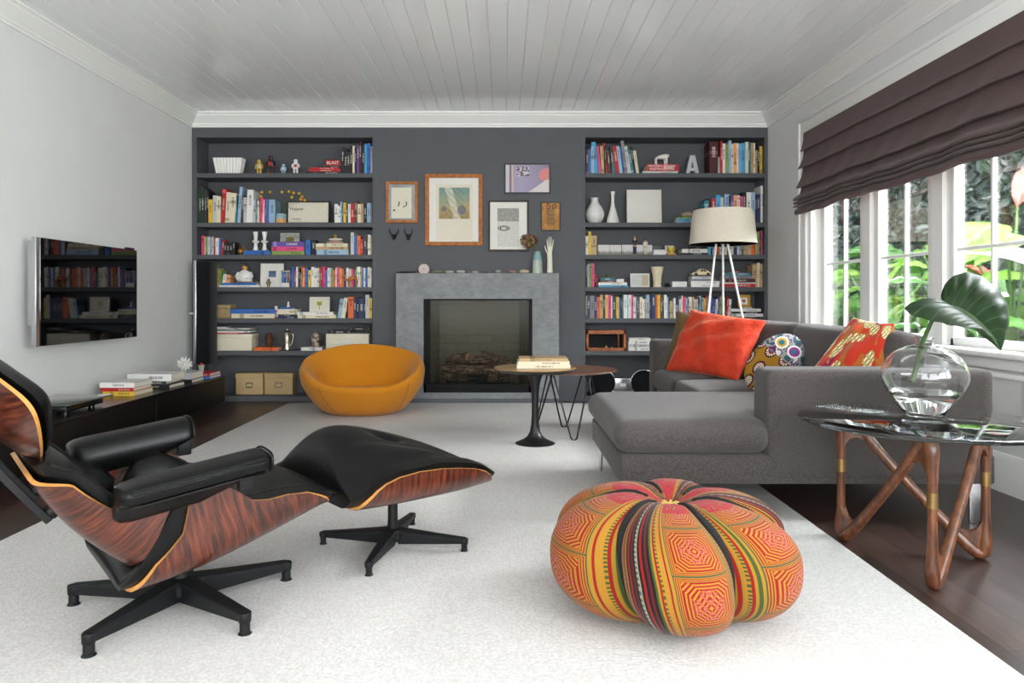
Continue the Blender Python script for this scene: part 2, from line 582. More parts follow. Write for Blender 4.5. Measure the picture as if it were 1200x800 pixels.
for k in range(4):
    ya = WY1 - k * .805
    yb = ya - .805
    b = B()
    xa, xb = (XR if k == 0 else XR + .055), (XR if k == 3 else XR + .055)
    b.box(xa, XR + .16, ya - .05, ya, WZ0, WZ1)                       # jamb / mullion halves
    b.box(xb, XR + .16, yb, yb + .05, WZ0, WZ1)
    b.box(XR + .082, XR + .15, ya - .085, ya - .05, WZ0, WZ1); b.box(XR + .082, XR + .15, yb + .05, yb + .085, WZ0, WZ1)
    b.rbox(GX - .03, GX + .02, ya - .125, ya - .085, WZ0, WZ1, .008, 2); b.rbox(GX - .03, GX + .02, yb + .085, yb + .125, WZ0, WZ1, .008, 2)
    b.rbox(GX - .03, GX + .02, yb + .085, ya - .085, WZ0 + .002, zr[0], .01, 2)
    b.rbox(GX - .03, GX + .02, yb + .085, ya - .085, zr[3], WZ1, .01, 2)
    ym = (ya + yb) / 2
    for z in zr[1:3]:
        b.rbox(GX - .012, GX + .012, yb + .12, ya - .12, z - .010, z + .010, .004, 2)
    b.rbox(GX - .010, GX + .010, ym - .009, ym + .009, zr[0], zr[3], .004, 2)
    w = struct('window_%d' % (k + 1), b, M_trim)
    p = B()
    p.box(GX - .003, GX + .003, yb + .12, ya - .12, zr[0] - .005, zr[3] + .005)
    p.build('pane', M_pane, w, 0)

# rug
b = B()
b.rbox(-1.94, 1.285, -1.2, 6.40, 0.0005, .016, .006, 2)
tag(b.build('rug', M_rug), 'large ivory wool rug covering the dark plank floor', 'rug')
# ---------------------------------------------------------------- lounge chair and ottoman
RZ = .008
M_rose = None
def rosewood(name, ratio):
    t = NT(name)
    uv = t.coord('UV')
    n0 = t.noise(uv, 3.0, 2)
    sp = t.n('ShaderNodeSeparateXYZ'); t.l(uv, sp.inputs[0])
    cb = t.n('ShaderNodeCombineXYZ')
    t.l(t.math('MULTIPLY', sp.outputs[0], 1.6), cb.inputs[0])
    t.l(t.math('ADD', t.math('MULTIPLY', sp.outputs[1], ratio), t.math('MULTIPLY', n0, 0.9)), cb.inputs[1])
    n = t.noise(cb.outputs[0], 3.2, 4, 0.6)
    n2 = t.noise(cb.outputs[0], 22, 3, 0.6)
    s = t.math('ADD', t.math('MULTIPLY', n, 0.8), t.math('MULTIPLY', n2, 0.2))
    colr = t.ramp(s, [(0.34, rgba((26, 12, 9))), (0.46, rgba((58, 25, 16))), (0.56, rgba((92, 42, 25))), (0.7, rgba((122, 62, 36)))])
    return t.bsdf(colr, 0.28, 0, t.bump(s, 0.04, 0.003), 0.5, Coat_Weight=0.3, Coat_Roughness=0.12)
M_rose = rosewood('rosewood_veneer', 13)
M_ply = plain('birch_ply_edge', (196, 138, 70), 0.45, vary=0.1, scale=90)
def leather_mat(name, c, rough=0.32):
    t = NT(name)
    co = t.coord()
    v = t.n('ShaderNodeTexVoronoi'); v.inputs['Scale'].default_value = 260; t.l(co, v.inputs['Vector'])
    n = t.noise(co, 9, 2, 0.5)
    h = t.math('MULTIPLY', v.outputs[0], 0.6)
    rr = t.math('ADD', t.math('MULTIPLY', n, 0.08), rough - 0.04)
    return t.bsdf(rgba(c), rr, 0, t.bump(h, 0.08, 0.004), 0.22)
M_leather = leather_mat('black_leather', (9, 9, 9), .3)
M_cast = plain('black_cast_aluminium', (17, 18, 19), 0.5, spec=.3, vary=0.12, scale=120, bump=0.05)

def cs(l, a, r):
    q = a - r
    if l <= q: return l, 0.0
    l -= q
    if l <= r * PI / 2:
        th = l / r
        return q + r * math.sin(th), r * (1 - math.cos(th))
    return a, r + (l - r * PI / 2)
def arc_for(h, a, r):
    h = max(h, 0)
    if h <= r: return a - r + r * math.acos(1 - h / r)
    return a - r + r * PI / 2 + h - r
class Shell:
    """bent plywood shell: centre line (x,z) by s, curled sides of height h(s)"""
    def __init__(s, line, htab, a, r, L=None):
        s.line, s.h, s.a, s.r, s.L = line, htab, a, r, L
        s.s0, s.s1 = line[0][0], line[-1][0]
    def c(s, q):
        return smooth_tab([(p[0], p[1]) for p in s.line], q), smooth_tab([(p[0], p[2]) for p in s.line], q)
    def up(s, q):
        e = .004
        a, b = s.c(max(q - e, s.s0)), s.c(min(q + e, s.s1))
        dx, dz = b[0] - a[0], b[1] - a[1]
        k = math.hypot(dx, dz) or 1
        return (-dz / k, dx / k)
    def pt(s, t, q, o=0.0, grow=0.0, sign=1):
        """t in -1..1 across, q along, o = distance to the inner side"""
        L = (s.L(q) if s.L else arc_for(s.h(q), s.a, s.r)) + grow
        l = abs(t) * L
        k = o * sign
        y, w = cs(l * ((s.a - o) / s.a if l else 1), s.a - o, max(s.r - o, .01))
        x, z = s.c(q)
        u = s.up(q)
        w = (w + o) * sign
        qq = q
        ex = 0
        return Vector((x + u[0] * w, math.copysign(y, t), z + u[1] * w))
    def wood(s, name, parent, thick=.011, sign=1, nu=61, nv=41):
        b = B()
        b.sheet(lambda u, v: s.pt(2 * u - 1, s.s0 + (s.s1 - s.s0) * v, 0, 0, sign), nu, nv, -thick if sign > 0 else thick, 0, 0, 1)
        o = b.build(name, [M_rose, M_ply], parent, 50, recalc=False)
        return o
    def pad(s, name, parent, T, sign=1, grow=.012, e0=.01, e1=.01, dimples=(), nu=49, nv=41, base=.013, bend=None, edge=.026, hump=0.0, pe=.45):
        b = B()
        def P2(u, v, top):
            t = math.sin((2 * u - 1) * PI / 2)
            w = math.sin((2 * v - 1) * PI / 2)
            q = (s.s0 - e0) + (s.s1 - s.s0 + e0 + e1) * (w + 1) / 2
            qc = min(max(q, s.s0), s.s1)
            rim = ((1 - abs(t) ** 8) * (1 - abs(w) ** 8)) ** .35 if abs(t) < 1 and abs(w) < 1 else 0
            pf = ((1 - t * t) * (1 - w * w)) ** pe if abs(t) < 1 and abs(w) < 1 else 0
            eg = edge * (1 - (.75 * w if hump else 0))
            th = (eg * rim + (T - edge) * pf) * (1 - hump * .5 * (w + .35))
            for (dt, dw, dr, dd) in dimples:
                th -= dd * math.exp(-(((t - dt) / dr) ** 2 + ((w - dw) / dr) ** 2)) * rim
            p = s.pt(t, qc, base + (th if top else 0), grow, sign)
            if q != qc:
                a = s.c(s.s0 + .01) if q < qc else s.c(s.s1 - .01)
                c = s.c(qc)
                d = Vector((c[0] - a[0], 0, c[1] - a[1])).normalized()
                p += d * abs(q - qc)
            return p
        b.grid(lambda u, v: P2(u, v, True), nu, nv)
        b.grid(lambda u, v: P2(u, v, False), nu, nv)
        return b.build(name, M_leather, parent, 60, weld=.0006)
def welt(shell, parent, sign, grow, e0, e1, base, edge):
    pass

def star_leg(parent, ang, r0, r1, w0, w1, zt0, zt1, zb0, zb1, pr, gr):
    b = B()
    T = Matrix.Rotation(ang, 4, 'Z')
    n = 8
    for i in range(1):
        secs = []
        for k in range(n + 1):
            t = k / n
            x = r0 + (r1 - r0) * t
            w = (w0 + (w1 - w0) * t) / 2
            zt = zt0 + (zt1 - zt0) * t ** .9
            zb = zb0 + (zb1 - zb0) * t
            c = .004
            secs.append([(x, -w * .7, zb), (x, w * .7, zb), (x, w * .8, zt - .012), (x, w, zt - .01), (x, w, zt - c), (x, w - c, zt), (x, -w + c, zt), (x, -w, zt - c), (x, -w, zt - .01), (x, -w * .8, zt - .012)])
        vs = [T @ Vector(p) for q in secs for p in q]
        m = 10
        fs = [(k * m + j, k * m + (j + 1) % m, (k + 1) * m + (j + 1) % m, (k + 1) * m + j) for k in range(n) for j in range(m)]
        fs += [tuple(range(m)), tuple(n * m + j for j in range(m))]
        b.add(vs, fs)
    x = r1 - pr * .2
    b.lathe([(w1 / 2, zt1 - .003), (w1 / 2 + .001, zt1 - .006), (w1 / 2, zb1), (pr, zb1 - .004), (pr, .014)][::-1], 16, (x, 0, 0), T=T)
    o = b.build('leg', M_cast, parent, 30)
    f = B()
    f.lathe([(gr, 0), (gr, .006), (gr * .8, .011), (pr * .9, .014), (pr * .8, .018)], 16, (x, 0, 0), T=T)
    f.build('foot', M_cast, o, 30)
    return o

HD = R(40)
lc = thing('lounge_chair', 'bent rosewood lounge chair with black leather cushions on a five-star base', 'chair', (-.983, 2.156, RZ), HD)
seat = Shell([(-.19, -.19, .160), (-.07, -.07, .176), (.007, .007, .190), (.126, .126, .222), (.254, .254, .262), (.35, .35, .292), (.385, .385, .298)],
             None, .285, .085)
ht = [(-.19, .0), (-.175, .012), (-.159, .03), (-.129, .07), (-.081, .105), (-.05, .13), (-.03, .175), (-.015, .208), (.007, .218), (.054, .218), (.105, .205), (.135, .17), (.16, .137), (.2, .118), (.254, .105), (.308, .082), (.345, .045), (.37, .012), (.385, .0)]
seat.h = lambda q: lerp_tab(ht, q)
seat.wood('seat_shell', lc, nv=121)
hc = [(-.215, .02), (-.19, .04), (-.129, .11), (-.06, .20), (-.02, .228), (.06, .228), (.1, .20), (.15, .14), (.2, .13), (.254, .115), (.308, .09), (.345, .055), (.39, .02)]
seat_p = Shell([(-.212, -.212, .158)] + [(a, b_, c_) for a, b_, c_ in seat.line], lambda q: lerp_tab(hc, q), .285, .085)
seat_p.pad('seat_cushion', lc, .085, 1, .006, 0, .012, ((-.0, .1, .1, .02),))
D0 = (-.21, .272); dd = (-.623, .782)
bline = [(q, D0[0] + dd[0] * q - .018 * math.sin(PI * (q + .04) / .385), D0[1] + dd[1] * q - .014 * math.sin(PI * (q + .04) / .385)) for q in (-.045, .0, .05, .1, .15, .2, .25, .28, .302)]
hb = [(-.045, .03), (-.035, .065), (-.02, .115), (-.005, .16), (.01, .195), (.028, .215), (.045, .205), (.06, .165), (.08, .12), (.11, .085), (.19, .068), (.24, .058), (.27, .043), (.29, .022), (.31, .008), (.345, 0)]
back = Shell(bline, lambda q: lerp_tab(hb, q), .285, .085)
# centre line runs upwards-backwards, inner side is to the front: mirror the 'up' vector
back.up = lambda q, f=back.up: tuple(-v for v in f(q))
back.L = lambda q: arc_for(back.h(q), .285, .085) * (1 if q < .24 else math.sqrt(max(.0, 1 - ((q - .24) / .068) ** 2 * .75)))
back.wood('back_shell', lc, sign=1, nv=81)
hb2 = [(-.045, .06), (0, .12), (.05, .12), (.11, .095), (.19, .083), (.24, .073), (.27, .055), (.3, .03), (.345, .012)]
back_p = Shell(bline, lambda q: lerp_tab(hb2, q), .285, .085); back_p.up = back.up
back_p.pad('back_cushion', lc, .085, 1, .008, .0, .02, ((-.33, .1, .1, .03), (.33, .1, .1, .03)))
hd_ = (-.48, .877)
hl = .342
hline = [(q, -.418 + hd_[0] * q + .05 * (2 * q / hl - 1) ** 2, .494 + hd_[1] * q + .02 * (2 * q / hl - 1) ** 2) for q in [hl * k / 10 for k in range(11)]]
head = Shell(hline, None, .65, .65, L=lambda q: .008 + .35 * max(0.0, 1 - abs(2 * q / hl - 1) ** 2.05) ** (1 / 2.05))
head.up = lambda q, f=head.up: tuple(-v for v in f(q))
def cosv(s):  # finer rows near both ends of the oval
    s.wood_fn = None
hb_ = B()
hb_.sheet(lambda u, v: head.pt(2 * u - 1, head.s0 + (head.s1 - head.s0) * (1 - math.cos(PI * v)) / 2, 0), 61, 41, -.011, 0, 0, 1)
hb_.build('headrest_shell', [M_rose, M_ply], lc, 50, recalc=False)
head.pad('headrest_cushion', lc, .085, 1, .006, .006, .006, ())
# arm pads
def arm(sy):
    top = lambda x: .50 + (x + .06) * .115
    sec = [(.004, -.114), (-.012, -.087), (-.012, -.045), (.004, -.012), (.04, .003), (.09, .002), (.122, -.006), (.13, -.024), (.122, -.048), (.09, -.056), (.055, -.07), (.025, -.106)]
    pts = spline([(o, 0, z) for o, z in sec], 3, True)
    xs = [-.245, -.243, -.237, -.225, -.2, -.16, -.1, -.03, .04, .09, .108, .118, .124, .126]
    b = B()
    n = len(pts)
    vs = []
    for x in xs:
        e = min((x + .246) / .045, (.127 - x) / .022, 1)
        k = max(.05, 1 - (1 - e) ** 2) ** .5
        k = .55 + .45 * k if 0 < e < 1 else (.5 if e <= 0.1 else 1)
        fade = 1 - .85 * max(0, (x - .0) / .125)
        for p in pts:
            o, z = p.x, p.z
            o2 = .06 + (o - .06) * k
            z2 = -.035 + (z + .035) * k
            if z2 < -.055: z2 = -.055 + (z2 + .055) * fade
            vs.append((x, sy * (.285 + o2), top(x) + z2))
    m = len(xs)
    fs = [(i * n + j, i * n + (j + 1) % n, (i + 1) * n + (j + 1) % n, (i + 1) * n + j) for i in range(m - 1) for j in range(n)]
    fs += [tuple(range(n)), tuple((m - 1) * n + j for j in range(n))]
    b.add(vs, fs)
    o = b.build('armrest', M_leather, lc, 50)
    w = B()
    w.tube([(x, sy * (.285 + .131 - (.03 if x in (-.235, .119) else 0)), top(x) - .016) for x in (-.235, -.22, -.1, 0, .1, .119)], .0035, 8)
    w.tube([(x, sy * (.285 + .124 - (.03 if x in (-.235, .119) else 0)), top(x) - .05) for x in (-.235, -.22, -.1, 0, .1, .119)], .003, 8)
    rz_ = [-.035 + (p.z + .035) * .99 for p in pts]
    rz_ = [z if z > -.055 else -.055 + (z + .055) * .16 for z in rz_]
    ring = [(.1215, sy * (.285 + .06 + (p.x - .06) * .99), top(.12) + z) for p, z in zip(pts, rz_)]
    w.tube(ring, .0032, 6, closed=True)
    w.build('piping', M_leather, o, 60)
    br = B()
    br.rbox(.07, .115, sy * .292 - .012, sy * .292 + .012, .40, .47, .006, 2)
    br.build('arm_bracket', M_cast, lc, 30)
for sy in (-1, 1): arm(sy)
# back braces : two flat bars behind the shells with rubber mounts
for sy in (-1, 1):
    b = B()
    y = sy * .135
    path = spline([(-.552, y, .70), (-.515, y, .61), (-.468, y, .53), (-.415, y, .455), (-.352, y, .372)], 4)
    vs = []
    for p in path:
        for dy in (-.022, .022):
            vs += [(p.x, y + dy, p.z), (p.x - .014, y + dy, p.z - .009)]
    fs = []
    m = len(path) - 1
    for i in range(m):
        a = i * 4
        fs += [(a, a + 2, a + 6, a + 4), (a + 1, a + 5, a + 7, a + 3), (a, a + 4, a + 5, a + 1), (a + 2, a + 3, a + 7, a + 6)]
    fs += [(0, 1, 3, 2), (m * 4, m * 4 + 2, m * 4 + 3, m * 4 + 1)]
    b.add(vs, fs)
    o = b.build('back_brace', M_cast, lc, 30)
    for x, z in ((-.535, .675), (-.352, .39)):
        m = B()
        T = Matrix.Translation((x + .012, y, z + .008)) @ Matrix.Rotation(R(52), 4, 'Y')
        m.lathe([(.017, -.026), (.02, -.02), (.02, .02), (.016, .028)], 14, T=T)
        m.build('rubber_mount', M_cast, o, 40)
b = B()
b.lathe([(.036, .034), (.05, .05), (.052, .082), (.046, .09), (.025, .094), (.022, .12), (.022, .185)], 20)
b.rbox(-.09, .09, -.07, .07, .165, .19, .006, 2, T=Matrix.Rotation(R(-12), 4, 'Y'))
b.build('pedestal', M_cast, lc, 30)
for a in (180, -107.5, -35.5, 36, 108):
    star_leg(lc, R(a) - HD, .03, .328, .062, .034, .092, .070, .028, .042, .0145, .021)

ot = thing('ottoman', 'matching rosewood footstool with tufted black leather pad on a four-star base', 'ottoman', (-.415, 2.655, RZ), HD)
oh = [(-.30, 0), (-.29, .015), (-.275, .04), (-.25, .07), (-.22, .09), (-.17, .105), (-.09, .113), (0, .110), (.08, .10), (.15, .085), (.2, .062), (.23, .035), (.25, .01), (.262, 0)]
osh = Shell([(-.30, -.30, .258), (-.18, -.18, .252), (-.03, -.03, .25), (.13, .13, .252), (.262, .262, .262)], lambda q: lerp_tab(oh, q), .325, .085)
osh.wood('shell', ot, nv=91)
oh2 = [(-.33, .03), (-.3, .05), (-.26, .085), (-.17, .112), (0, .12), (.08, .108), (.15, .093), (.2, .07), (.27, .02)]
osp = Shell([(-.318, -.318, .258)] + osh.line[1:-1] + [(.252, .252, .26)], lambda q: lerp_tab(oh2, q), .325, .085)
osp.pad('cushion', ot, .20, 1, .006, .02, .0, ((-.42, -.1, .16, .04), (.42, -.1, .16, .04)), edge=.065, hump=.45, pe=.33)
b = B()
b = B()
b.lathe([(.03, .034), (.042, .045), (.044, .07), (.038, .078), (.02, .082), (.0185, .11), (.0185, .252)], 18)
b.rbox(-.06, .06, -.06, .06, .243, .254, .004, 2)
b.build('pedestal', M_cast, ot, 30)
for a in (172, -98, -8, 82):
    star_leg(ot, R(a) - HD, .025, .275, .05, .028, .08, .056, .026, .036, .011, .016)

# ---------------------------------------------------------------- patchwork pouf
def pouf_mat(name, flip):
    t = NT(name)
    sp = t.n('ShaderNodeSeparateXYZ'); t.l(t.coord('UV'), sp.inputs[0])
    u, v = sp.outputs[0], sp.outputs[1]
    if flip: u = t.math('SUBTRACT', 1.0, t.math('MULTIPLY', u, .66))
    Y, G, Rd, O, K, Pk, Cr, Bl, Gy, Mr = [rgba(c) for c in ((146, 110, 32), (58, 73, 33), (130, 22, 19), (156, 106, 33), (23, 15, 14), (156, 73, 67), (149, 135, 104), (52, 89, 96), (73, 68, 46), (81, 21, 25))]
    def stripes(x0, x1, cols):
        w = (x1 - x0) / len(cols)
        return [(x0 + w * i, c) for i, c in enumerate(cols)]
    st = stripes(0, .06, [K, Mr, K]) + stripes(.06, .13, [O, Y, K, O]) + stripes(.13, .34, [K, Rd, K, Mr, K, Cr, K, Rd, K, Mr, K]) + stripes(.34, .45, [G, Y, Rd, Y, O, Y, Rd])
    st1 = [(0, K)] + [(p, c) for p, c in st if p > 0]
    # a colour ramp holds 32 stops : split in two ramps
    r1 = t.ramp(u, st1[:31], True)
    st2 = stripes(0, .09, [Y, Gy, Y]) + stripes(.45, .90, [Y]) + stripes(.90, 1.0, [G, Y, Rd, O, Y, Rd, Y])
    r2 = t.ramp(u, st2, True)
    base = t.mix(t.math('GREATER_THAN', u, .45), r1, r2)
    # dotted lines
    def dots(base, x0, x1, per, colA, colB):
        m = t.math('MULTIPLY', t.math('GREATER_THAN', u, x0), t.math('LESS_THAN', u, x1))
        d = t.math('GREATER_THAN', t.math('FRACT', t.math('MULTIPLY', v, per)), .5)
        return t.mix(m, base, t.mix(d, colA, colB))
    base = dots(base, .222, .238, 44, Cr, Bl)
    base = dots(base, .075, .092, 70, Rd, O)
    base = dots(base, .389, .404, 54, Y, G)
    base = dots(base, .942, .956, 54, Y, G)
    # embroidered squares
    x = t.math('DIVIDE', t.math('SUBTRACT', u, .47), .42)
    ys = t.math('MULTIPLY', v, 4.6)
    y = t.math('FRACT', ys)
    q = t.math('ABSOLUTE', t.math('SUBTRACT', x, .5))
    w = t.math('ABSOLUTE', t.math('SUBTRACT', y, .5))
    p = t.math('MAXIMUM', q, w)
    sm = t.math('ADD', q, w)
    df = t.math('ABSOLUTE', t.math('SUBTRACT', q, w))
    s1 = t.math('GREATER_THAN', t.math('FRACT', t.math('MULTIPLY', sm, 11.0)), .5)
    s2 = t.math('GREATER_THAN', t.math('FRACT', t.math('ADD', t.math('MULTIPLY', p, 17.0), .2)), .5)
    s3 = t.math('GREATER_THAN', df, .13)
    maze = t.math('ADD', t.math('MULTIPLY', s1, t.math('SUBTRACT', 1.0, s3)), t.math('MULTIPLY', s2, s3))
    inner = t.mix(maze, O, Rd)
    rays = t.math('MULTIPLY', t.math('LESS_THAN', sm, .34), t.math('GREATER_THAN', t.math('FRACT', t.math('ADD', t.math('MULTIPLY', df, 9.0), .15)), .58))
    inner = t.mix(t.math('MULTIPLY', rays, t.math('LESS_THAN', p, .30)), inner, Pk)
    b1 = t.math('GREATER_THAN', t.math('FRACT', t.math('MULTIPLY', p, 32.0)), .5)
    border = t.mix(b1, Y, Rd)
    sq = t.mix(t.math('GREATER_THAN', p, .40), inner, border)
    sq = t.mix(t.math('GREATER_THAN', p, .482), sq, Gy)
    inside = t.math('MULTIPLY', t.math('GREATER_THAN', u, .47), t.math('LESS_THAN', u, .89))
    colr = t.mix(inside, base, sq)
    cap = t.math('LESS_THAN', v, .135)
    fl = t.n('ShaderNodeTexVoronoi'); fl.inputs['Scale'].default_value = 26; t.l(t.coord('UV'), fl.inputs['Vector'])
    capc = t.ramp(fl.outputs[0], [(.0, Y), (.22, Mr), (.3, rgba((150, 20, 30)))], True)
    colr = t.mix(t.math('MULTIPLY', cap, inside), colr, capc)
    n = t.noise(t.coord(), 900, 2)
    return t.bsdf(colr, 0.9, 0, t.bump(n, 0.35, 0.002), 0.2, Sheen_Weight=0.1)
M_pouf = [pouf_mat('hill_tribe_embroidery', False), pouf_mat('hill_tribe_embroidery_mirrored', True)]
M_band = plain('black_cotton_band', (20, 18, 18), 0.95, vary=.3, scale=120, bump=.3)
pf = thing('pouf', 'round six-lobed pouf in orange and yellow embroidered patchwork on the rug', 'pouf', (.51, 2.17, RZ))
PR, PH = .372, .35
def pouf_pt(k, u, v):
    """u -1..1 across the lobe, v 0..1 from the top knot to the underside"""
    ph = PI / 2 - v * PI * .97
    cr = math.copysign(abs(math.cos(ph)) ** .72, math.cos(ph))
    z = PH / 2 + PH / 2 * math.copysign(abs(math.sin(ph)) ** .82, math.sin(ph))
    if ph > 0: z -= .045 * math.exp(-(cr / .22) ** 2)
    z = max(z, .0)
    crease = 1 - .22 * abs(u) ** 3.0 * min(1, cr * 1.6)
    bulge = 1 + .03 * (1 - u * u)
    th = R(-104 + 60 * k) + u * R(30) + R(24) * (v - .3)
    r = PR * cr * crease * bulge
    z = PH / 2 + (z - PH / 2) * (1 - .10 * abs(u) ** 3 * min(1, cr * 1.5)) if z > .02 else z
    return Vector((r * math.cos(th), r * math.sin(th), z))
for k in range(6):
    b = B()
    b.grid(lambda u, v: pouf_pt(k, 2 * u - 1, v), 31, 45)
    b.build('lobe', M_pouf[1 if k in (5, 1) else 0], pf, 60, recalc=False)
b = B()
for k in range(6):
    pts = [pouf_pt(k, 1.0, v) + Vector((0, 0, .004)) for v in [i / 30 for i in range(1, 26)]]
    b.tube(pts, [.004 + .012 * math.sin(PI * min(1, i / 16)) for i in range(25)], 8)
b.build('seam_band', M_band, pf, 60)
b = B()
b.ball((0, 0, PH - .05), (.022, .022, .014))
for k in range(6):
    a = R(60 * k + 10)
    b.tube([(0, 0, PH - .042), (.02 * math.cos(a), .02 * math.sin(a), PH - .036), (.04 * math.cos(a), .04 * math.sin(a), PH - .044)], .004, 6)
b.build('centre_knot', plain('knot_thread', (196, 170, 90), .9), pf, 60)
# ---------------------------------------------------------------- sofa
def wb(b, name, mats, parent, smooth=35, **k):
    """build a part from world coordinates under an unrotated thing"""
    return b.build(name, mats, parent, smooth, loc=-Vector(parent.location), **k)
def rprism(poly, z0, z1, r, seg=4, puff=0.0):
    bm = bmesh.new()
    vs = [bm.verts.new((x, y, z0)) for x, y in poly]
    f = bm.faces.new(vs)
    ex = bmesh.ops.extrude_face_region(bm, geom=[f])
    for q in ex['geom']:
        if isinstance(q, bmesh.types.BMVert): q.co.z = z1
    bmesh.ops.recalc_face_normals(bm, faces=list(bm.faces))
    if puff:
        bmesh.ops.subdivide_edges(bm, edges=list(bm.edges), cuts=1, use_grid_fill=True)
    bmesh.ops.bevel(bm, geom=[e for e in bm.edges if e.is_boundary is False and len(e.link_faces) == 2 and e.calc_face_angle(0) > .5], offset=r, segments=seg, profile=0.5, affect='EDGES')
    return bm
def soft_box(b, x0, x1, y0, y1, z0, z1, r=.05, puff=.02, n=22, T=None, mat=0, axis='z'):
    """upholstered block: superellipsoid-like rounded box with crowned faces"""
    cx, cy, cz = (x0 + x1) / 2, (y0 + y1) / 2, (z0 + z1) / 2
    hx, hy, hz = (x1 - x0) / 2, (y1 - y0) / 2, (z1 - z0) / 2
    bm = bmesh.new()
    bmesh.ops.create_cube(bm, size=2)
    bmesh.ops.subdivide_edges(bm, edges=list(bm.edges), cuts=n, use_grid_fill=True)
    for q in bm.verts:
        p = q.co
        h = Vector((hx, hy, hz))
        # spread the vertices towards the edges
        t = Vector([math.copysign(1 - (1 - abs(v)) ** 1.6, v) for v in p])
        w = Vector((t.x * hx, t.y * hy, t.z * hz))
        inn = Vector([max(-(h[i] - r), min(h[i] - r, w[i])) for i in range(3)])
        d = w - inn
        k = max(abs(d.x), abs(d.y), abs(d.z))
        if k > 1e-6 and d.length > 1e-6:
            d = d.normalized() * k
        w = inn + d
        bul = puff * (1 - min(1, abs(w.x) / hx) ** 2.2) * (1 - min(1, abs(w.y) / hy) ** 2.2) if axis == 'z' else 0
        if axis == 'z': w.z += bul * (1 if w.z > 0 else -.2)
        if axis == 'x':
            bul = puff * (1 - min(1, abs(w.z) / hz) ** 2.2) * (1 - min(1, abs(w.y) / hy) ** 2.2)
            w.x -= bul * (1 if w.x < 0 else -.3)
        q.co = Vector((cx, cy, cz)) + w
    b.from_bm(bm, mat, T)
M_sofa = fabric('grey_brown_tweed', (84, 78, 75), (50, 46, 44), 520, .4)
M_sofa.name = 'grey_brown_tweed'
sofa = thing('sofa', 'large grey tweed corner sofa with a long chaise end under the window', 'sofa', (1.3, 4.1, 0))
SY0, SY1, SX0, SX1 = 2.95, 5.37, 1.10, 2.055
b = B()
b.from_bm(rprism([(.49, SY0 + .005), (SX1, SY0 + .005), (SX1, SY1 - .005), (SX0 + .02, SY1 - .005), (SX0 + .02, 3.92), (.49, 3.92)], .172, .293, .012, 3))
wb(b, 'base', M_sofa, sofa)
for y0, y1 in ((SY0, SY0 + .19), (SY1 - .19, SY1)):
    b = B()
    soft_box(b, SX0, SX1, y0, y1, .18, .652, .035, .0, 14)
    wb(b, 'arm', M_sofa, sofa, 80)
b = B()
soft_box(b, SX1 - .2, SX1 + .005, SY0 + .15, SY1 - .15, .18, .655, .04, 0, 14)
wb(b, 'back', M_sofa, sofa, 80)
# chaise cushion: L-shaped block with a crowned top
def chaise():
    b = B()
    x0, x1, y0, y1, ym, xm = .475, 1.86, SY0 - .005, 3.93, SY0 + .195, SX0 + .015
    poly = [(x0, y0), (xm, y0), (xm, ym), (x1, ym), (x1, y1), (x0, y1)]
    bm = rprism(poly, .296, .435, .055, 5)
    bmesh.ops.triangulate(bm, faces=[f for f in bm.faces if len(f.verts) > 4])
    for it in range(4):
        long_e = [e for e in bm.edges if e.calc_length() > .09]
        if not long_e: break
        bmesh.ops.subdivide_edges(bm, edges=long_e, cuts=1)
        bmesh.ops.triangulate(bm, faces=[f for f in bm.faces if len(f.verts) > 4])
    for q in bm.verts:
        dx = min((q.co.x - x0) / .3, (x1 - q.co.x) / .3, 1)
        dy = min((q.co.y - y0) / .3, (y1 - q.co.y) / .3, 1)
        k = max(0, dx) * max(0, dy)
        zt = (q.co.z - .296) / .139
        q.co.z += .018 * k ** .6 * max(0, zt)
        if zt < .95:
            s_ = .012 * math.sin(PI * max(0, min(1, zt)))
            if q.co.x < x0 + .06: q.co.x -= s_
            if q.co.y < y0 + .06: q.co.y -= s_
    b.from_bm(bm)
    return b
wb(chaise(), 'chaise_cushion', M_sofa, sofa, 80)
for y0, y1 in ((3.93, 4.54), (4.54, SY1 - .195)):
    b = B()
    soft_box(b, SX0 - .015, SX1 - .2, y0 + .002, y1 - .002, .296, .435, .05, .022, 18)
    wb(b, 'seat_cushion', M_sofa, sofa, 80)
for y0, y1 in ((SY0 + .195, 4.27), (4.27, SY1 - .19)):
    b = B()
    T = Matrix.Translation((1.76, 0, .44)) @ Matrix.Rotation(R(13), 4, 'Y') @ Matrix.Translation((-1.76, 0, -.44))
    soft_box(b, 1.66, 1.845, y0 + .004, y1 - .004, .445, .805, .065, .045, 18, T, axis='x')
    wb(b, 'back_cushion', M_sofa, sofa, 80)
for x, y, dx, dy in ((.53, 3.86, .006, .035), (.53, 3.06, .006, .035), (2.0, 2.99, .035, .006), (2.0, 5.2, .035, .006), (1.16, 5.2, .006, .035)):
    b = B()
    b.rbox(x - dx, x + dx, y - dy, y + dy, 0 if x > 1.2 else RZ + .009, .174, .003, 2)
    wb(b, 'leg', M_chrome, sofa, 30)

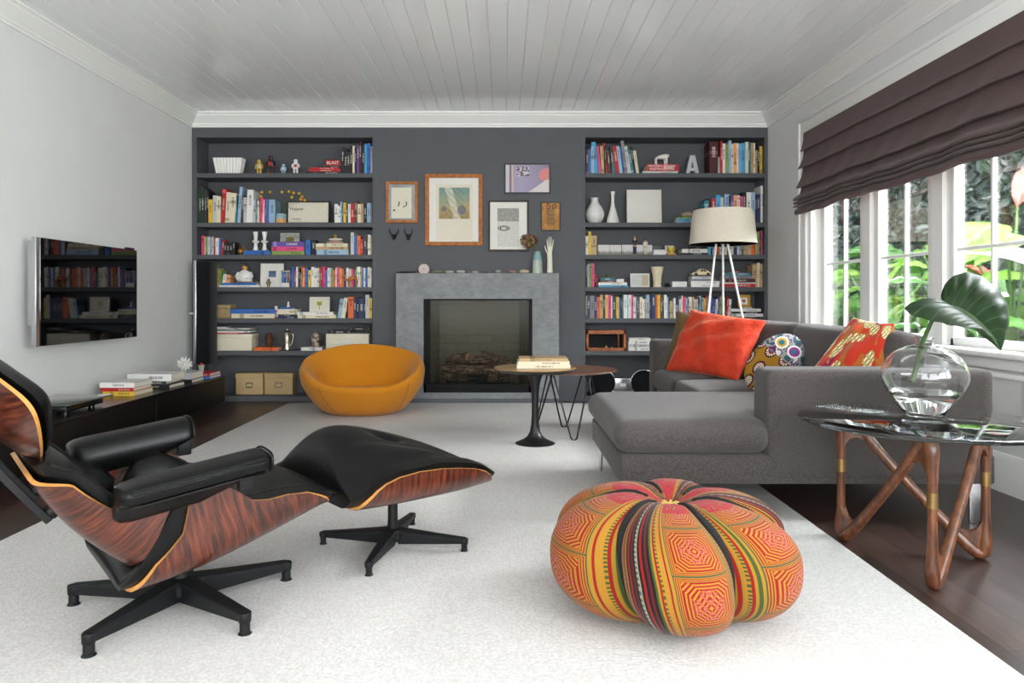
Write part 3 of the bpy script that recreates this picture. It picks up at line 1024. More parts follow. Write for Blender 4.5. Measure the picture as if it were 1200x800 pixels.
# ---------------------------------------------------------------- cushions
def pillow(name, label, corners, T, mat, nu=41, pinch=.10, seed=0, wr=.006, backmat=None):
    """corners: bottom-left, top-left, top-right, bottom-right in world space (as seen from the front)"""
    bl, tl, tr, br = [Vector(c) for c in corners]
    cen = (bl + tl + tr + br) / 4
    nrm = (br - bl).cross(tl - bl).normalized()
    r_ = random.Random(seed)
    ph = [r_.uniform(0, 6.28) for _ in range(6)]
    b = B()
    def f(u, v, side):
        a, c = math.sin((2 * u - 1) * PI / 2), math.sin((2 * v - 1) * PI / 2)
        pa = a * (1 - pinch * (1 - c * c)) ; pc = c * (1 - pinch * (1 - a * a))
        s, t = (pa + 1) / 2, (pc + 1) / 2
        p = bl * (1 - s) * (1 - t) + br * s * (1 - t) + tl * (1 - s) * t + tr * s * t
        k = max(0, (1 - a * a) * (1 - c * c)) ** .5
        th = T * (k ** .8)
        w = wr * (math.sin(7 * a + 4 * c + ph[0]) + math.sin(-5 * a + 9 * c + ph[1]) + .6 * math.sin(13 * a * c + ph[2])) * k
        return p - cen + nrm * side * (th + w)
    b.grid(lambda u, v: f(u, v, 1), nu, nu)
    nb = len(b.f)
    b.grid(lambda u, v: f(u, v, -1), nu, nu, 1 if backmat else 0)
    o = b.build(name, [mat, backmat] if backmat else mat, None, 70, loc=cen, weld=.0005)
    return tag(o, label, 'cushion')
t = NT('orange_velvet')
uvz = t.n('ShaderNodeSeparateXYZ'); t.l(t.coord('UV'), uvz.inputs[0])
M_orange_v = t.bsdf(t.ramp(t.noise(t.coord(), 9, 3), [(.3, rgba((182, 44, 22))), (.7, rgba((200, 60, 28)))]), 0.75, 0, t.bump(t.noise(t.coord(), 16, 4), .5, .03), .3, Sheen_Weight=.5, Sheen_Roughness=.35, Sheen_Tint=(1.0, .55, .35, 1))
pillow('cushion', 'big plain orange velvet cushion leaning on the sofa', [(1.14, 4.96, .452), (1.36, 5.14, .876), (1.675, 4.52, .81), (1.43, 4.32, .45)], .085, M_orange_v, seed=3, wr=.008, pinch=.06)
M_olive = fabric('olive_brown_boucle', (112, 92, 52), (58, 48, 30), 220, .5)
pillow('cushion', 'olive brown textured cushion mostly hidden behind the orange velvet one', [(1.15, 5.08, .455), (1.26, 5.13, .87), (1.50, 4.98, .83), (1.42, 4.86, .455)], .05, M_olive, seed=5)
def kilim_mat():
    t = NT('red_ikat_patchwork')
    uv = t.coord('UV')
    v = t.n('ShaderNodeTexVoronoi'); v.feature = 'F1'; v.inputs['Scale'].default_value = 6.5; v.inputs['Randomness'].default_value = .7
    t.l(t.mapping(uv, (1, .8, 1), (0, 0, R(30))), v.inputs['Vector'])
    wv = t.noise(uv, 4, 2)
    base = t.ramp(t.math('ADD', wv, t.math('MULTIPLY', t.noise(t.mapping(uv, (4, 1, 1), (0, 0, R(35))), 3, 1), .5)), [(.0, rgba((128, 24, 66))), (.62, rgba((180, 48, 26))), (.8, rgba((160, 92, 34))), (.92, rgba((214, 74, 34)))], True)
    sp = t.n('ShaderNodeSeparateXYZ'); t.l(t.mapping(uv, (1, 1, 1), (0, 0, R(30))), sp.inputs[0])
    st = t.math('GREATER_THAN', t.math('FRACT', t.math('MULTIPLY', sp.outputs[0], 24)), .62)
    st2 = t.math('GREATER_THAN', t.math('FRACT', t.math('MULTIPLY', sp.outputs[1], 20)), .7)
    patch = t.mix(st, rgba((222, 206, 150)), rgba((130, 66, 80)))
    patch = t.mix(st2, patch, rgba((150, 160, 90)))
    colr = t.mix(t.math('LESS_THAN', v.outputs['Distance'], .5), base, patch)
    return t.bsdf(colr, .85, 0, t.bump(t.noise(t.coord(), 14, 3), .3, .02), .2, Sheen_Weight=.3)
pillow('cushion', 'red and magenta patchwork cushion with cream checked patches behind the glass vase', [(1.36, 3.42, .45), (1.68, 3.40, .86), (1.78, 3.22, .835), (1.68, 3.16, .46)], .05, kilim_mat(), seed=8, pinch=.05, backmat=plain('magenta_cotton', (150, 40, 90), .9))
def owl_mat():
    t = NT('medallion_embroidery')
    uv = t.coord('UV')
    v = t.n('ShaderNodeTexVoronoi'); v.inputs['Scale'].default_value = 3.2; v.inputs['Randomness'].default_value = .25
    t.l(uv, v.inputs['Vector'])
    d = v.outputs['Distance']
    # petals around each medallion
    off = t.n('ShaderNodeVectorMath', operation='SUBTRACT')
    sc_ = t.mapping(uv, (1, 1, 1))
    t.l(uv, off.inputs[0]); t.l(v.outputs['Position'], off.inputs[1])
    sp = t.n('ShaderNodeSeparateXYZ'); t.l(off.outputs[0], sp.inputs[0])
    ang = t.math('ARCTAN2', sp.outputs[1], sp.outputs[0])
    pet = t.math('GREATER_THAN', t.math('SINE', t.math('MULTIPLY', ang, 14)), -.1)
    med = t.ramp(d, [(0, rgba((190, 60, 80))), (.07, rgba((60, 100, 130))), (.15, rgba((120, 36, 50))), (.23, rgba((226, 214, 190))), (.34, rgba((70, 28, 34))), (.42, rgba((150, 108, 34)))], True)
    ring = t.math('MULTIPLY', t.math('GREATER_THAN', d, .23), t.math('LESS_THAN', d, .34))
    low = t.mix(t.math('MULTIPLY', ring, t.math('SUBTRACT', 1.0, pet)), med, rgba((96, 34, 40)))
    up = t.ramp(t.noise(uv, 7, 1), [(0, rgba((60, 84, 92))), (.45, rgba((150, 150, 150))), (.55, rgba((90, 44, 86))), (.62, rgba((206, 204, 200)))], True)
    s2 = t.n('ShaderNodeSeparateXYZ'); t.l(uv, s2.inputs[0])
    colr = t.mix(t.math('GREATER_THAN', s2.outputs[1], .62), low, up)
    # two almond shaped rings near the top
    for cx, cy, col in ((.36, .8, (200, 160, 60)), (.68, .8, (150, 50, 140))):
        dx = t.math('DIVIDE', t.math('SUBTRACT', s2.outputs[0], cx), .13)
        dy = t.math('DIVIDE', t.math('SUBTRACT', s2.outputs[1], cy), .085)
        e = t.math('SQRT', t.math('ADD', t.math('MULTIPLY', dx, dx), t.math('MULTIPLY', dy, dy)))
        rr = t.ramp(e, [(0, rgba((60, 110, 130))), (.45, rgba(col)), (.8, rgba((225, 222, 216)))], True)
        colr = t.mix(t.math('LESS_THAN', e, 1.1), colr, rr)
    return t.bsdf(colr, .9, 0, t.bump(t.noise(t.coord(), 300, 2), .4, .003), .2)
def oval_pillow():
    cen = P(907, 426, 3.98)
    b = B()
    ax = Vector((.63, -.14, .76)).normalized()       # long axis, leaning to the right
    nr = Vector((-.52, -.80, .10)); nr = (nr - ax * nr.dot(ax)).normalized()
    sd = nr.cross(ax); sd = -sd if sd.x < 0 else sd
    def f(u, v, side):
        th = 2 * PI * u
        r = math.sin(v * PI / 2)
        k = math.sqrt(max(0, 1 - r ** 4))
        p = ax * math.sin(th) * r * .195 + sd * math.cos(th) * r * .13
        return p + nr * side * .06 * k
    for side, mt in ((1, 0), (-1, 1)):
        o = len(b.f)
        nu, nv = 48, 16
        b.grid(lambda u, v: f(u, v, side), nu, nv, mt, cu=True)
        for fi in range(o, len(b.f)):
            b.uv[fi] = [((math.cos(2 * PI * u) * math.sin(v * PI / 2) + 1) / 2, (math.sin(2 * PI * u) * math.sin(v * PI / 2) + 1) / 2) for u, v in b.uv[fi]]
    o = b.build('cushion', [owl_mat(), fabric('pale_grey_wool', (196, 192, 186), (150, 146, 142), 300)], None, 80, loc=cen, weld=.0004)
    tag(o, 'oval cushion with embroidered flower medallions resting on the grey sofa', 'cushion')
oval_pillow()

# ---------------------------------------------------------------- glass table, vase, leaf
M_walnut = wood('walnut', (58, 32, 20), (98, 56, 32), (132, 82, 48), (9, 9, 1.2), 5, .28)
def real_glass(name, tint=(1, 1, 1), rough=0.0, ior=1.48):
    t = NT(name)
    m = t.bsdf(tint + (1,), rough, 0, None, .5, Transmission_Weight=1.0, IOR=ior)
    MATS[name] = m
    return m
M_tableglass = real_glass('green_edged_glass', (.85, .95, .91))
M_vaseglass = real_glass('clear_glass', (.99, 1, 1), 0, 1.45)
M_water = real_glass('water', (.98, 1, .99), 0, 1.33)
M_brass = plain('aged_brass', (150, 122, 78), .35, .9, vary=.1)
TC = Vector((1.488, 2.52, 0))
gt = thing('side_table', 'round glass side table on a looping walnut base with brass collars', 'table', TC)
F1, F2, F3 = Vector((1.33, 2.79, 0)), Vector((1.39, 2.295, 0)), Vector((1.753, 2.575, 0))
ZT = .503
cen2 = (F1 + F2 + F3) / 3
def up_(p, z, k=0.0): return Vector((p.x, p.y, z)) + (Vector((cen2.x, cen2.y, 0)) - Vector((p.x, p.y, 0))) * k
b = B()
loop, rad = [], []
order = [(F1, F3), (F3, F2), (F2, F1)]
for a, nx in order:
    A0, A1 = up_(a, .0), up_(a, ZT)
    # rise along the post, round over the top, run down the diagonal and round the next foot
    d = (Vector((nx.x, nx.y, 0)) - Vector((a.x, a.y, 0)))
    pts = [up_(a, .06), up_(a, .11), up_(a, .17), up_(a, .25), up_(a, .33), up_(a, .40), up_(a, .445), up_(a, .474) + d * .02, up_(a, .484) + d * .055, up_(a, .468) + d * .10, up_(a, .435) + d * .155]
    pts += [up_(a, .36) + d * .28, up_(a, .25) + d * .48, up_(a, .15) + d * .67, up_(a, .085) + d * .80, up_(a, .045) + d * .885, up_(a, .022) + d * .945, up_(a, .024) + d * .985]
    loop += pts
    rad += [.023, .0175, .0155, .0145, .0155, .0175, .021, .023, .022, .021, .0195, .018, .017, .018, .0205, .023, .022, .022]
lp = spline(loop, 4, True)
rr = []
for i in range(len(rad)):
    for j in range(4):
        rr.append(rad[i] + (rad[(i + 1) % len(rad)] - rad[i]) * j / 4)
lp = [Vector((p.x, p.y, max(p.z, r))) for p, r in zip(lp, rr)]
b.tube(lp, rr, 14, closed=True)
b2 = b
# webs filling the tight corners of the loop
for a, nx in order:
    d = (Vector((nx.x, nx.y, 0)) - Vector((a.x, a.y, 0)))
    w = b2
    u_ = d.normalized()
    def web(org, ud, poly):
        nn = Vector((-ud.y, ud.x, 0)); vs = []
        for sgn in (-1, 1):
            for x_, z_ in poly: vs.append(Vector((org.x, org.y, 0)) + ud * x_ + nn * .0115 * sgn + Vector((0, 0, z_)))
        m_ = len(poly)
        w.add(vs, [tuple(range(m_)), tuple(range(2 * m_ - 1, m_ - 1, -1))] + [(i_, (i_ + 1) % m_, m_ + (i_ + 1) % m_, m_ + i_) for i_ in range(m_)])
    web(a, u_, [(0, .478), (0, .345), (.016, .378), (.032, .400), (.052, .408), (.074, .404), (.098, .392), (.075, .43), (.03, .475)])
    web(nx, -u_, [(0, .026), (0, .165), (.016, .128), (.032, .104), (.052, .095), (.074, .098), (.098, .108), (.075, .07), (.03, .03)])
    c = B()
    c.tube([up_(a, .268), up_(a, .318)], [.0168, .0168], 16)
    wb(c, 'collar', M_brass, gt, 40)
wb(b2, 'base', M_walnut, gt, 70)
b = B()
b.lathe([(.395, ZT + .0005), (.406, ZT + .004), (.409, ZT + .008), (.406, ZT + .0125), (.395, ZT + .016)], 96, (TC.x, TC.y, 0))
wb(b, 'glass_top', M_tableglass, gt, 40)
VC = Vector((1.535, 2.585, ZT + .0165))
va = thing('vase', 'clear round glass vase half filled with water holding one big leaf', 'vase', VC)
outer = [(.0001, 0), (.055, 0), (.064, .004), (.078, .022), (.103, .06), (.127, .098), (.140, .130), (.142, .150), (.136, .18), (.118, .212), (.09, .236), (.062, .25), (.04, .257), (.032, .265), (.031, .278), (.034, .288)]
th = .0035
inner = [(.0001, .010), (.05, .010), (.060, .013), (.074, .026), (.099, .062), (.1232, .099), (.1363, .130), (.1383, .150), (.1325, .179), (.115, .2095), (.0885, .233), (.061, .2465), (.038, .253), (.0285, .263), (.0278, .278), (.031, .2885)]
def dens(p, n=4):
    q = spline([(r, 0, z) for r, z in p], n)
    return [(max(v.x, .0001), v.z) for v in q]
b = B()
b.lathe(dens(outer) + dens(inner)[::-1], 56)
b.build('glass_body', M_vaseglass, va, 60)
wl = [(r - .0006, z + .0004) for r, z in dens(inner) if z < .088]
rw = [r for r, z in dens(inner) if z < .092][-1]
b = B()
b.lathe([(.0001, wl[0][1])] + wl[1:] + [(rw + .001, .0885), (.0001, .0885)], 56)
b.build('water', M_water, va, 60)
def leaf_mat(name, c1, c2, veins=True):
    t = NT(name)
    sp = t.n('ShaderNodeSeparateXYZ'); t.l(t.coord('UV'), sp.inputs[0])
    u = t.math('ABSOLUTE', t.math('SUBTRACT', sp.outputs[0], .5))
    vv = t.math('FRACT', t.math('ADD', t.math('MULTIPLY', sp.outputs[1], 9), t.math('MULTIPLY', u, -5)))
    vein = t.math('LESS_THAN', t.math('ABSOLUTE', t.math('SUBTRACT', vv, .5)), .045)
    mid = t.math('LESS_THAN', u, .018)
    m = t.math('MAXIMUM', t.math('MULTIPLY', vein, .35), mid)
    n = t.noise(t.coord('UV'), 6, 3)
    colr = t.mix(m, t.ramp(n, [(.3, rgba(c1)), (.7, rgba(c2))]), rgba(tuple(min(255, v + 38) for v in c2)))
    return t.bsdf(colr, .5, 0, t.bump(vv, .12, .004), .12)
M_leaf = leaf_mat('dark_glossy_leaf', (18, 33, 15), (28, 48, 21))
M_stem = plain('green_stem', (66, 92, 44), .5, vary=.15)
# philodendron leaf : blade drawn in its own plane, folded along the midrib
lf = thing('leaf', 'single large dark green leaf standing in the clear glass vase', 'leaf', VC + Vector((0, 0, .07)))
def blade():
    up = spline([P(1104, 355, 2.52), P(1103, 345, 2.545), P(1108, 332, 2.57), P(1120, 322, 2.60), P(1136, 319, 2.62), P(1153, 325, 2.62), P(1169, 338, 2.60), P(1180, 355, 2.56), P(1183, 373, 2.52), P(1179, 393, 2.47), P(1173, 411, 2.42)], 6)
    lo = spline([P(1104, 355, 2.52), P(1091, 350, 2.50), P(1077, 351, 2.48), P(1066, 356, 2.45), P(1060, 362, 2.42), P(1072, 370, 2.40), P(1090, 375, 2.385), P(1107, 379, 2.375), P(1121, 382, 2.37), P(1138, 385, 2.37), P(1155, 396, 2.39), P(1173, 411, 2.42)], 6)
    mid = spline([P(1104, 355, 2.52), P(1117, 359, 2.51), P(1132, 367, 2.495), P(1148, 380, 2.47), P(1163, 395, 2.44), P(1173, 411, 2.42)], 6)
    def at(l, v):
        k = v * (len(l) - 1)
        i = min(int(k), len(l) - 2)
        return l[i].lerp(l[i + 1], k - i)
    b = B()
    def f(u, v):
        m = at(mid, v)
        e = at(up if u > .5 else lo, v)
        k = abs(2 * u - 1)
        p = m.lerp(e, k)
        L = (e - m).length
        n = Vector((.1, -.75, .65))
        p += n * (.16 * L * math.sin(PI * k) * (1 if u > .5 else .7) + .0025 * math.sin(v * 55 - k * 7) * min(1, k * 2) * min(1, 8 * (1 - v)))
        return p - lf.location
    b.sheet(f, 33, 45, .0012)
    return b
blade().build('blade', M_leaf, lf, 80)
b = B()
b.tube([p - lf.location for p in spline([P(1104, 355, 2.52), P(1097, 366, 2.525), P(1088, 385, 2.53), P(1080, 405, 2.56), P(1074, 430, 2.575), P(1069, 447, 2.58)], 5)], [.0055 + .004 * i / 25 for i in range(26)], 10)
b.build('stem', M_stem, lf, 60)

# ---------------------------------------------------------------- orange tub chair
M_mustard = fabric('mustard_wool', (212, 140, 32), (184, 112, 20), 600, .18)
oc = thing('tub_chair', 'round mustard yellow upholstered tub chair beside the fireplace', 'chair', (-1.165, 5.86, RZ))
RX, RY = .512, .41
rim_t = [(-180, .435), (-150, .36), (-118, .266), (-100, .254), (-70, .252), (-50, .264), (-25, .34), (0, .43), (40, .495), (80, .54), (110, .545), (145, .505), (180, .435)]
def rim(th):
    d = math.degrees(th)
    while d > 180: d -= 360
    while d < -180: d += 360
    return smooth_tab(rim_t, d)
def tub(u, v):
    th = 2 * PI * u
    zr_ = rim(th)
    c, s_ = math.cos(th), math.sin(th)
    if v < .5:
        t = v / .5
        z = zr_ * (1 - math.cos(PI * t)) / 2 if False else zr_ * t ** 1.25
        full = smooth_tab([(0, .48), (.05, .62), (.12, .72), (.25, .84), (.36, .92), (.46, .97), (.68, 1.0), (1.0, .92)], min(1, z / .56))
        r = full - .035 * max(0, (t - .86) / .14) ** 2
    else:
        t = (v - .5) / .5
        zin = .195
        k = min(1, t / .62)
        z = zr_ - (zr_ - zin) * k ** 1.5 if t < .62 else zin - .012 * ((t - .62) / .38)
        if t < .08: z += .004
        full = smooth_tab([(0, .48), (.05, .62), (.12, .72), (.25, .84), (.36, .92), (.46, .97), (.68, 1.0), (1.0, .92)], zr_ / .56)
        r0 = full - .035
        r = r0 - (.10 + .16 * k) * min(1, k * 1.8) ** .6 if t < .62 else (r0 - .26) * (1 - (t - .62) / .38)
        r = max(r, .0005)
    return Vector((RX * r * c, RY * r * s_, z))
b = B()
b.grid(tub, 80, 61, cu=True)
b.build('upholstered_shell', M_mustard, oc, 80, rot=(0, 0, R(0)))
M_seam = plain('mustard_seam', (120, 66, 12), .9)
for d in (-127, -36):
    b = B()
    b.tube([tub((d + 10 * (.5 - v) * 2) / 360 % 1, v) * 1.001 for v in [.06 + .40 * i / 14 for i in range(15)]], .0018, 6)
    b.build('seam', M_seam, oc, 60)

# ---------------------------------------------------------------- little tables by the fire
M_oak = wood('oak_veneer', (128, 98, 58), (160, 126, 80), (186, 152, 104), (1, 9, 9), 4, .35)
M_wal2 = wood('walnut_top', (66, 40, 28), (98, 62, 42), (128, 86, 60), (1, 9, 9), 4, .3)
tt = thing('pedestal_table', 'small round oak-topped table on a black flared tulip pedestal', 'table', (.205, 4.59, RZ))
b = B(); b.lathe([(.004, .478), (.20, .479), (.245, .484), (.265, .494), (.266, .498), (.262, .501), (.004, .501)], 64)
b.build('table_top', M_oak, tt, 30)
b = B(); b.lathe([(.23, .474), (.262, .490), (.2665, .4935), (.262, .495)], 64); 
b.lathe([(.128, 0), (.131, .004), (.128, .010), (.105, .020), (.075, .034), (.05, .055), (.034, .085), (.026, .13), (.0225, .2), (.0225, .27), (.025, .34), (.032, .40), (.045, .44), (.066, .466), (.09, .478)], 40)
b.build('pedestal', M_blackmetal, tt, 40)
hp = thing('hairpin_table', 'low round walnut table with black bent-rod legs behind the tulip table', 'table', (.455, 4.93, RZ))
b = B(); b.lathe([(.004, .441), (.31, .443), (.332, .449), (.334, .453), (.332, .456), (.004, .456)], 72)
b.build('table_top', M_wal2, hp, 30)
b = B(); b.lathe([(.16, .436), (.20, .436), (.20, .441), (.16, .441)], 48); b.build('steel_rim', M_blackmetal, hp, 30)
for k in range(4):
    a = R(90 * k - 90 + 3)
    c = Vector((math.cos(a), math.sin(a), 0)); s_ = Vector((-math.sin(a), math.cos(a), 0))
    tp = c * .13 + Vector((0, 0, .437))
    pts = [tp + s_ * .125, c * .17 + s_ * .085 + Vector((0, 0, .28)), c * .232 + s_ * .026 + Vector((0, 0, .045)), c * .239 + s_ * .015 + Vector((0, 0, .016)), c * .241 + Vector((0, 0, .0062)), c * .239 - s_ * .015 + Vector((0, 0, .016)), c * .232 - s_ * .026 + Vector((0, 0, .045)), c * .17 - s_ * .085 + Vector((0, 0, .28)), tp - s_ * .125]
    b = B()
    b.tube(spline(pts, 5), .006, 8)
    b.build('rod_leg', M_blackmetal, hp, 60)

# ---------------------------------------------------------------- tripod floor lamp
M_shade = None
def shade_mat():
    t = NT('ivory_linen_shade')
    n = t.noise(t.mapping(t.coord(), (1, 1, .2)), 160, 2)
    colr = t.ramp(n, [(.3, rgba((244, 236, 220))), (.7, rgba((252, 245, 231)))])
    p = t.n('ShaderNodeBsdfPrincipled'); t.l(colr, p.inputs['Base Color']); p.inputs['Roughness'].default_value = .9
    tr = t.n('ShaderNodeBsdfTranslucent'); t.l(colr, tr.inputs[0])
    mx = t.n('ShaderNodeMixShader'); mx.inputs[0].default_value = .35
    t.l(p.outputs[0], mx.inputs[1]); t.l(tr.outputs[0], mx.inputs[2]); t.l(mx.outputs[0], t.out.inputs[0])
    return t.m
LY = 5.95
lamp = thing('floor_lamp', 'white tripod floor lamp with wide ivory drum shade behind the sofa', 'lamp', ((847 - VX) / F * LY, LY, 0))
zt_, zb_ = P(847, 246.5, LY).z, P(847, 286, LY).z
b = B()
r1, r0 = 33.5 * LY / F, 38.5 * LY / F
b.lathe([(r0, zb_), (r0 - .004, zb_ + .03), (r1 + .01, zt_ - .04), (r1, zt_)] + [(r1 - .004, zt_), (r0 - .008, zb_ + .03), (r0 - .005, zb_)], 56)
b.build('lamp_shade', shade_mat(), lamp, 40)
b = B()
for k in range(3):
    a = R(60 + 120 * k)
    b.tube([(.012 * math.cos(a), .012 * math.sin(a), zt_ - .06), (r1 * .99 * math.cos(a), r1 * .99 * math.sin(a), zt_ - .02)], .003, 6)
b.lathe([(.02, zb_ - .005), (.02, zb_ + .08), (.012, zb_ + .09), (.012, zt_ - .05), (.0, zt_ - .05)], 16)
b.ball((0, 0, zb_ + .15), (.035, .035, .045))
b.build('lamp_holder', M_white, lamp, 50)
M_legw = plain('white_lacquer', (235, 235, 233), .3, vary=.01)
for (xt, xb, yb) in ((838, 826, -.12), (848, 852, .22), (852, 868, -.10)):
    Z0, Z1 = .002, zb_ + .05
    dx0 = (xt - 847) / F * LY
    # image slope at the level where the leg meets the cushion, carried on to the floor
    zc = P(0, 372, LY).z
    dx1 = (xb - 847) / F * LY
    k = (zb_ - 0) / (zb_ - zc)
    xf = dx0 + (dx1 - dx0) * k
    b = B()
    b.tube([(dx0 * .8, yb * .06, Z1), (xf, yb, Z0)], [.010, .008], 10)
    b.build('leg', M_legw, lamp, 60)
# ---------------------------------------------------------------- built-in bookcases
BY = 6.63                       # plane of most book spines
S_ = F / BY                     # pixels per metre there
ZS = [2.125, 1.665, 1.366, 1.065, .773, .470]
ST = .042
ZTOP = 2.456
def bookcase(label, ox0, ix0, ix1, ox1):
    t = thing('bookcase', label, 'bookcase', ((ox0 + ox1) / 2, YF, 0))
    b = B()
    b.box(ox0, ix0, YF, YB - .005, 0, 2.547); b.box(ix1, ox1, YF, YB - .005, 0, 2.547)
    b.box(ix0, ix1, YF, YB - .005, ZTOP, 2.547)
    b.box(ix0, ix1, YF + .012, YB - .005, 0, .05)
    wb(b, 'carcase', M_grey, t, 0)
    b = B(); b.box(ix0, ix1, YB - .045, YB - .012, .05, ZTOP)
    wb(b, 'back_panel', M_grey, t, 0)
    for z in ZS:
        b = B(); b.rbox(ix0, ix1, YF + .002, YB - .046, z - ST, z, .0025, 1)
        wb(b, 'shelf', M_grey, t, 0)
    return t
bookcase('slate grey built-in bookcase to the left of the fireplace, behind the mustard tub chair', XL + .002, -2.853, -1.218, CX0 - .001)
bookcase('slate grey built-in bookcase beside the window, behind the ivory-shaded floor lamp', CX1 + .001, .762, 2.429, XR - .002)

PAL = {'k': ('black', (24, 24, 27)), 'd': ('charcoal', (62, 62, 68)), 'g': ('grey', (128, 128, 132)), 'l': ('pale grey', (192, 192, 192)), 'w': ('white', (228, 226, 220)),
       'c': ('cream', (222, 210, 182)), 't': ('tan', (186, 156, 112)), 'n': ('brown', (92, 62, 44)), 'r': ('red', (176, 36, 36)), 'm': ('maroon', (72, 24, 28)),
       'o': ('orange', (220, 104, 46)), 'y': ('yellow', (222, 184, 62)), 'e': ('light green', (132, 158, 76)), 'f': ('dark green', (36, 58, 40)), 'T': ('teal', (50, 120, 132)),
       'b': ('blue', (48, 104, 178)), 's': ('sky blue', (70, 160, 206)), 'v': ('navy', (36, 48, 92)), 'p': ('pink', (216, 74, 122)), 'u': ('purple', (98, 76, 152)),
       'q': ('peach', (232, 168, 110)), 'a': ('powder blue', (150, 180, 204))}
def book_mat(key):
    nm, c = PAL[key]
    t = NT(nm.replace(' ', '_') + '_book_cover')
    sp = t.n('ShaderNodeSeparateXYZ'); t.l(t.coord('Generated'), sp.inputs[0])
    rn = t.n('ShaderNodeObjectInfo').outputs['Random']
    x, z = sp.outputs[0], sp.outputs[2]
    base = rgba(c)
    dark = sum(c) < 330
    ink = rgba((225, 220, 205)) if dark else rgba((40, 36, 40))
    b2 = rgba(tuple(int(v * .55) for v in c)) if not dark else rgba(tuple(min(255, v + 70) for v in c))
    lo = t.math('ADD', t.math('MULTIPLY', rn, .25), .32)
    hi = t.math('ADD', lo, .34)
    zone = t.math('MULTIPLY', t.math('GREATER_THAN', z, lo), t.math('LESS_THAN', z, hi))
    mid = t.math('LESS_THAN', t.math('ABSOLUTE', t.math('SUBTRACT', x, .5)), .2)
    w4 = t.n('ShaderNodeTexNoise', noise_dimensions='1D'); w4.inputs['Scale'].default_value = 38
    t.l(t.math('ADD', z, t.math('MULTIPLY', rn, 13)), w4.inputs['W'])
    txt = t.math('MULTIPLY', t.math('MULTIPLY', zone, mid), t.math('GREATER_THAN', w4.outputs[0], .47))
    txt = t.math('MULTIPLY', txt, .65)
    r2 = t.math('FRACT', t.math('MULTIPLY', rn, 7.31))
    bz = t.math('LESS_THAN', t.math('ABSOLUTE', t.math('SUBTRACT', z, t.math('ADD', .08, t.math('MULTIPLY', r2, .85)))), .05)
    band = t.math('MULTIPLY', bz, t.math('GREATER_THAN', t.math('FRACT', t.math('MULTIPLY', rn, 17.7)), .4))
    colr = t.mix(t.math('MULTIPLY', band, .6), base, b2)
    colr = t.mix(txt, colr, ink)
    return t.bsdf(colr, .5, 0, None, .4)
BM = {k: book_mat(k) for k in PAL}
_bk = {}
def book_mesh(key, w, h, d):
    w, h, d = round(w, 3), round(h, 2), round(d, 2)
    kk = (key, w, h, d)
    if kk in _bk: return _bk[kk], w, h
    b = B()
    c = min(.0025, w * .16)
    b.box(0, w, 0, .003, 0, h); b.box(0, c, .003, d, 0, h); b.box(w - c, w, .003, d, 0, h)
    b.box(c, w - c, .003, d - .004, .004, h - .005, 1)
    o = b.build('book', [BM[key], M_paper], None, 0, recalc=False)
    _bk[kk] = o.data
    bpy.data.objects.remove(o)
    return _bk[kk], w, h
ORD = ['first', 'second', 'third', 'fourth', 'fifth', 'sixth', 'seventh', 'eighth', 'ninth', 'tenth', 'eleventh', 'twelfth', 'thirteenth', 'fourteenth', 'fifteenth', 'sixteenth', 'seventeenth', 'eighteenth', 'nineteenth', 'twentieth']
SHN = ['top', 'second', 'third', 'fourth', 'fifth', 'lowest']
def ordn(i):
    if i < 20: return ORD[i]
    if i < 39: return {20: 'twenty-', 30: 'thirty-'}[(i + 1) // 10 * 10] + ORD[(i + 1) % 10 - 1] if (i + 1) % 10 else 'thirtieth'
    return 'fortieth' if i == 39 else 'forty-' + ORD[(i + 1) % 10 - 1]
def mk_book(key, w, h, d, loc, rot, label, group):
    me, w, h = book_mesh(key, w, h, d)
    o = bpy.data.objects.new('book', me)
    COL.objects.link(o)
    o.location = loc
    o.rotation_euler = rot
    return tag(o, label, 'book', group)
def row(side, sh, x0px, spec, where, Y=None, x1px=None, depth=.17):
    """spec: 'colour width,height[/lean] ...' in pixels of the photograph"""
    Y = Y or BY
    toks = spec.split()
    items = []
    for q in toks:
        lean = 0.0
        if '/' in q:
            q, ln = q.split('/'); lean = float(ln)
        if q[0] == '_':
            items.append((None, float(q[1:]), 0, 0)); continue
        w, h = q[1:].split(',')
        items.append((q[0], float(w), float(h), lean))
    tot = sum(i[1] for i in items)
    k = (x1px - x0px) / tot if x1px else 1.0
    x = (x0px - VX) / F * Y
    px2m = Y / F
    n = 0
    names = [PAL[i[0]][0] if i[0] else '' for i in items]
    for idx, (c, w, h, lean) in enumerate(items):
        wm = w * px2m * k
        if c is None:
            x += wm; continue
        hm = h * px2m
        a = R(lean)
        step = wm / math.cos(a)
        wb_ = max(.0045, wm - .0012)
        z = ZS[sh] + .0004 + (wb_ * math.sin(a) if a > 0 else 0)
        yo = rnd.uniform(0, .025)
        size = 'slim' if w < 2.3 else ('thick' if w > 4.4 else ('tall' if h > 33 else ('small' if h < 21 else 'upright')))
        nb = [names[j] for j in (idx - 1, idx + 1) if 0 <= j < len(items) and names[j]]
        label = '%s %s book, %s from left %s' % (size, names[idx], ordn(n), where)
        xl = x + rnd.uniform(-.0004, .0004)
        mk_book(c, wb_, hm, min(depth, max(.10, hm * .72)), (xl, Y - .004 + yo, z), (0, a, 0), label, where_group(side, sh))
        x += step
        n += 1
def where_group(side, sh):
    return 'books on the %s shelf of the %s bookcase' % (SHN[sh], side)
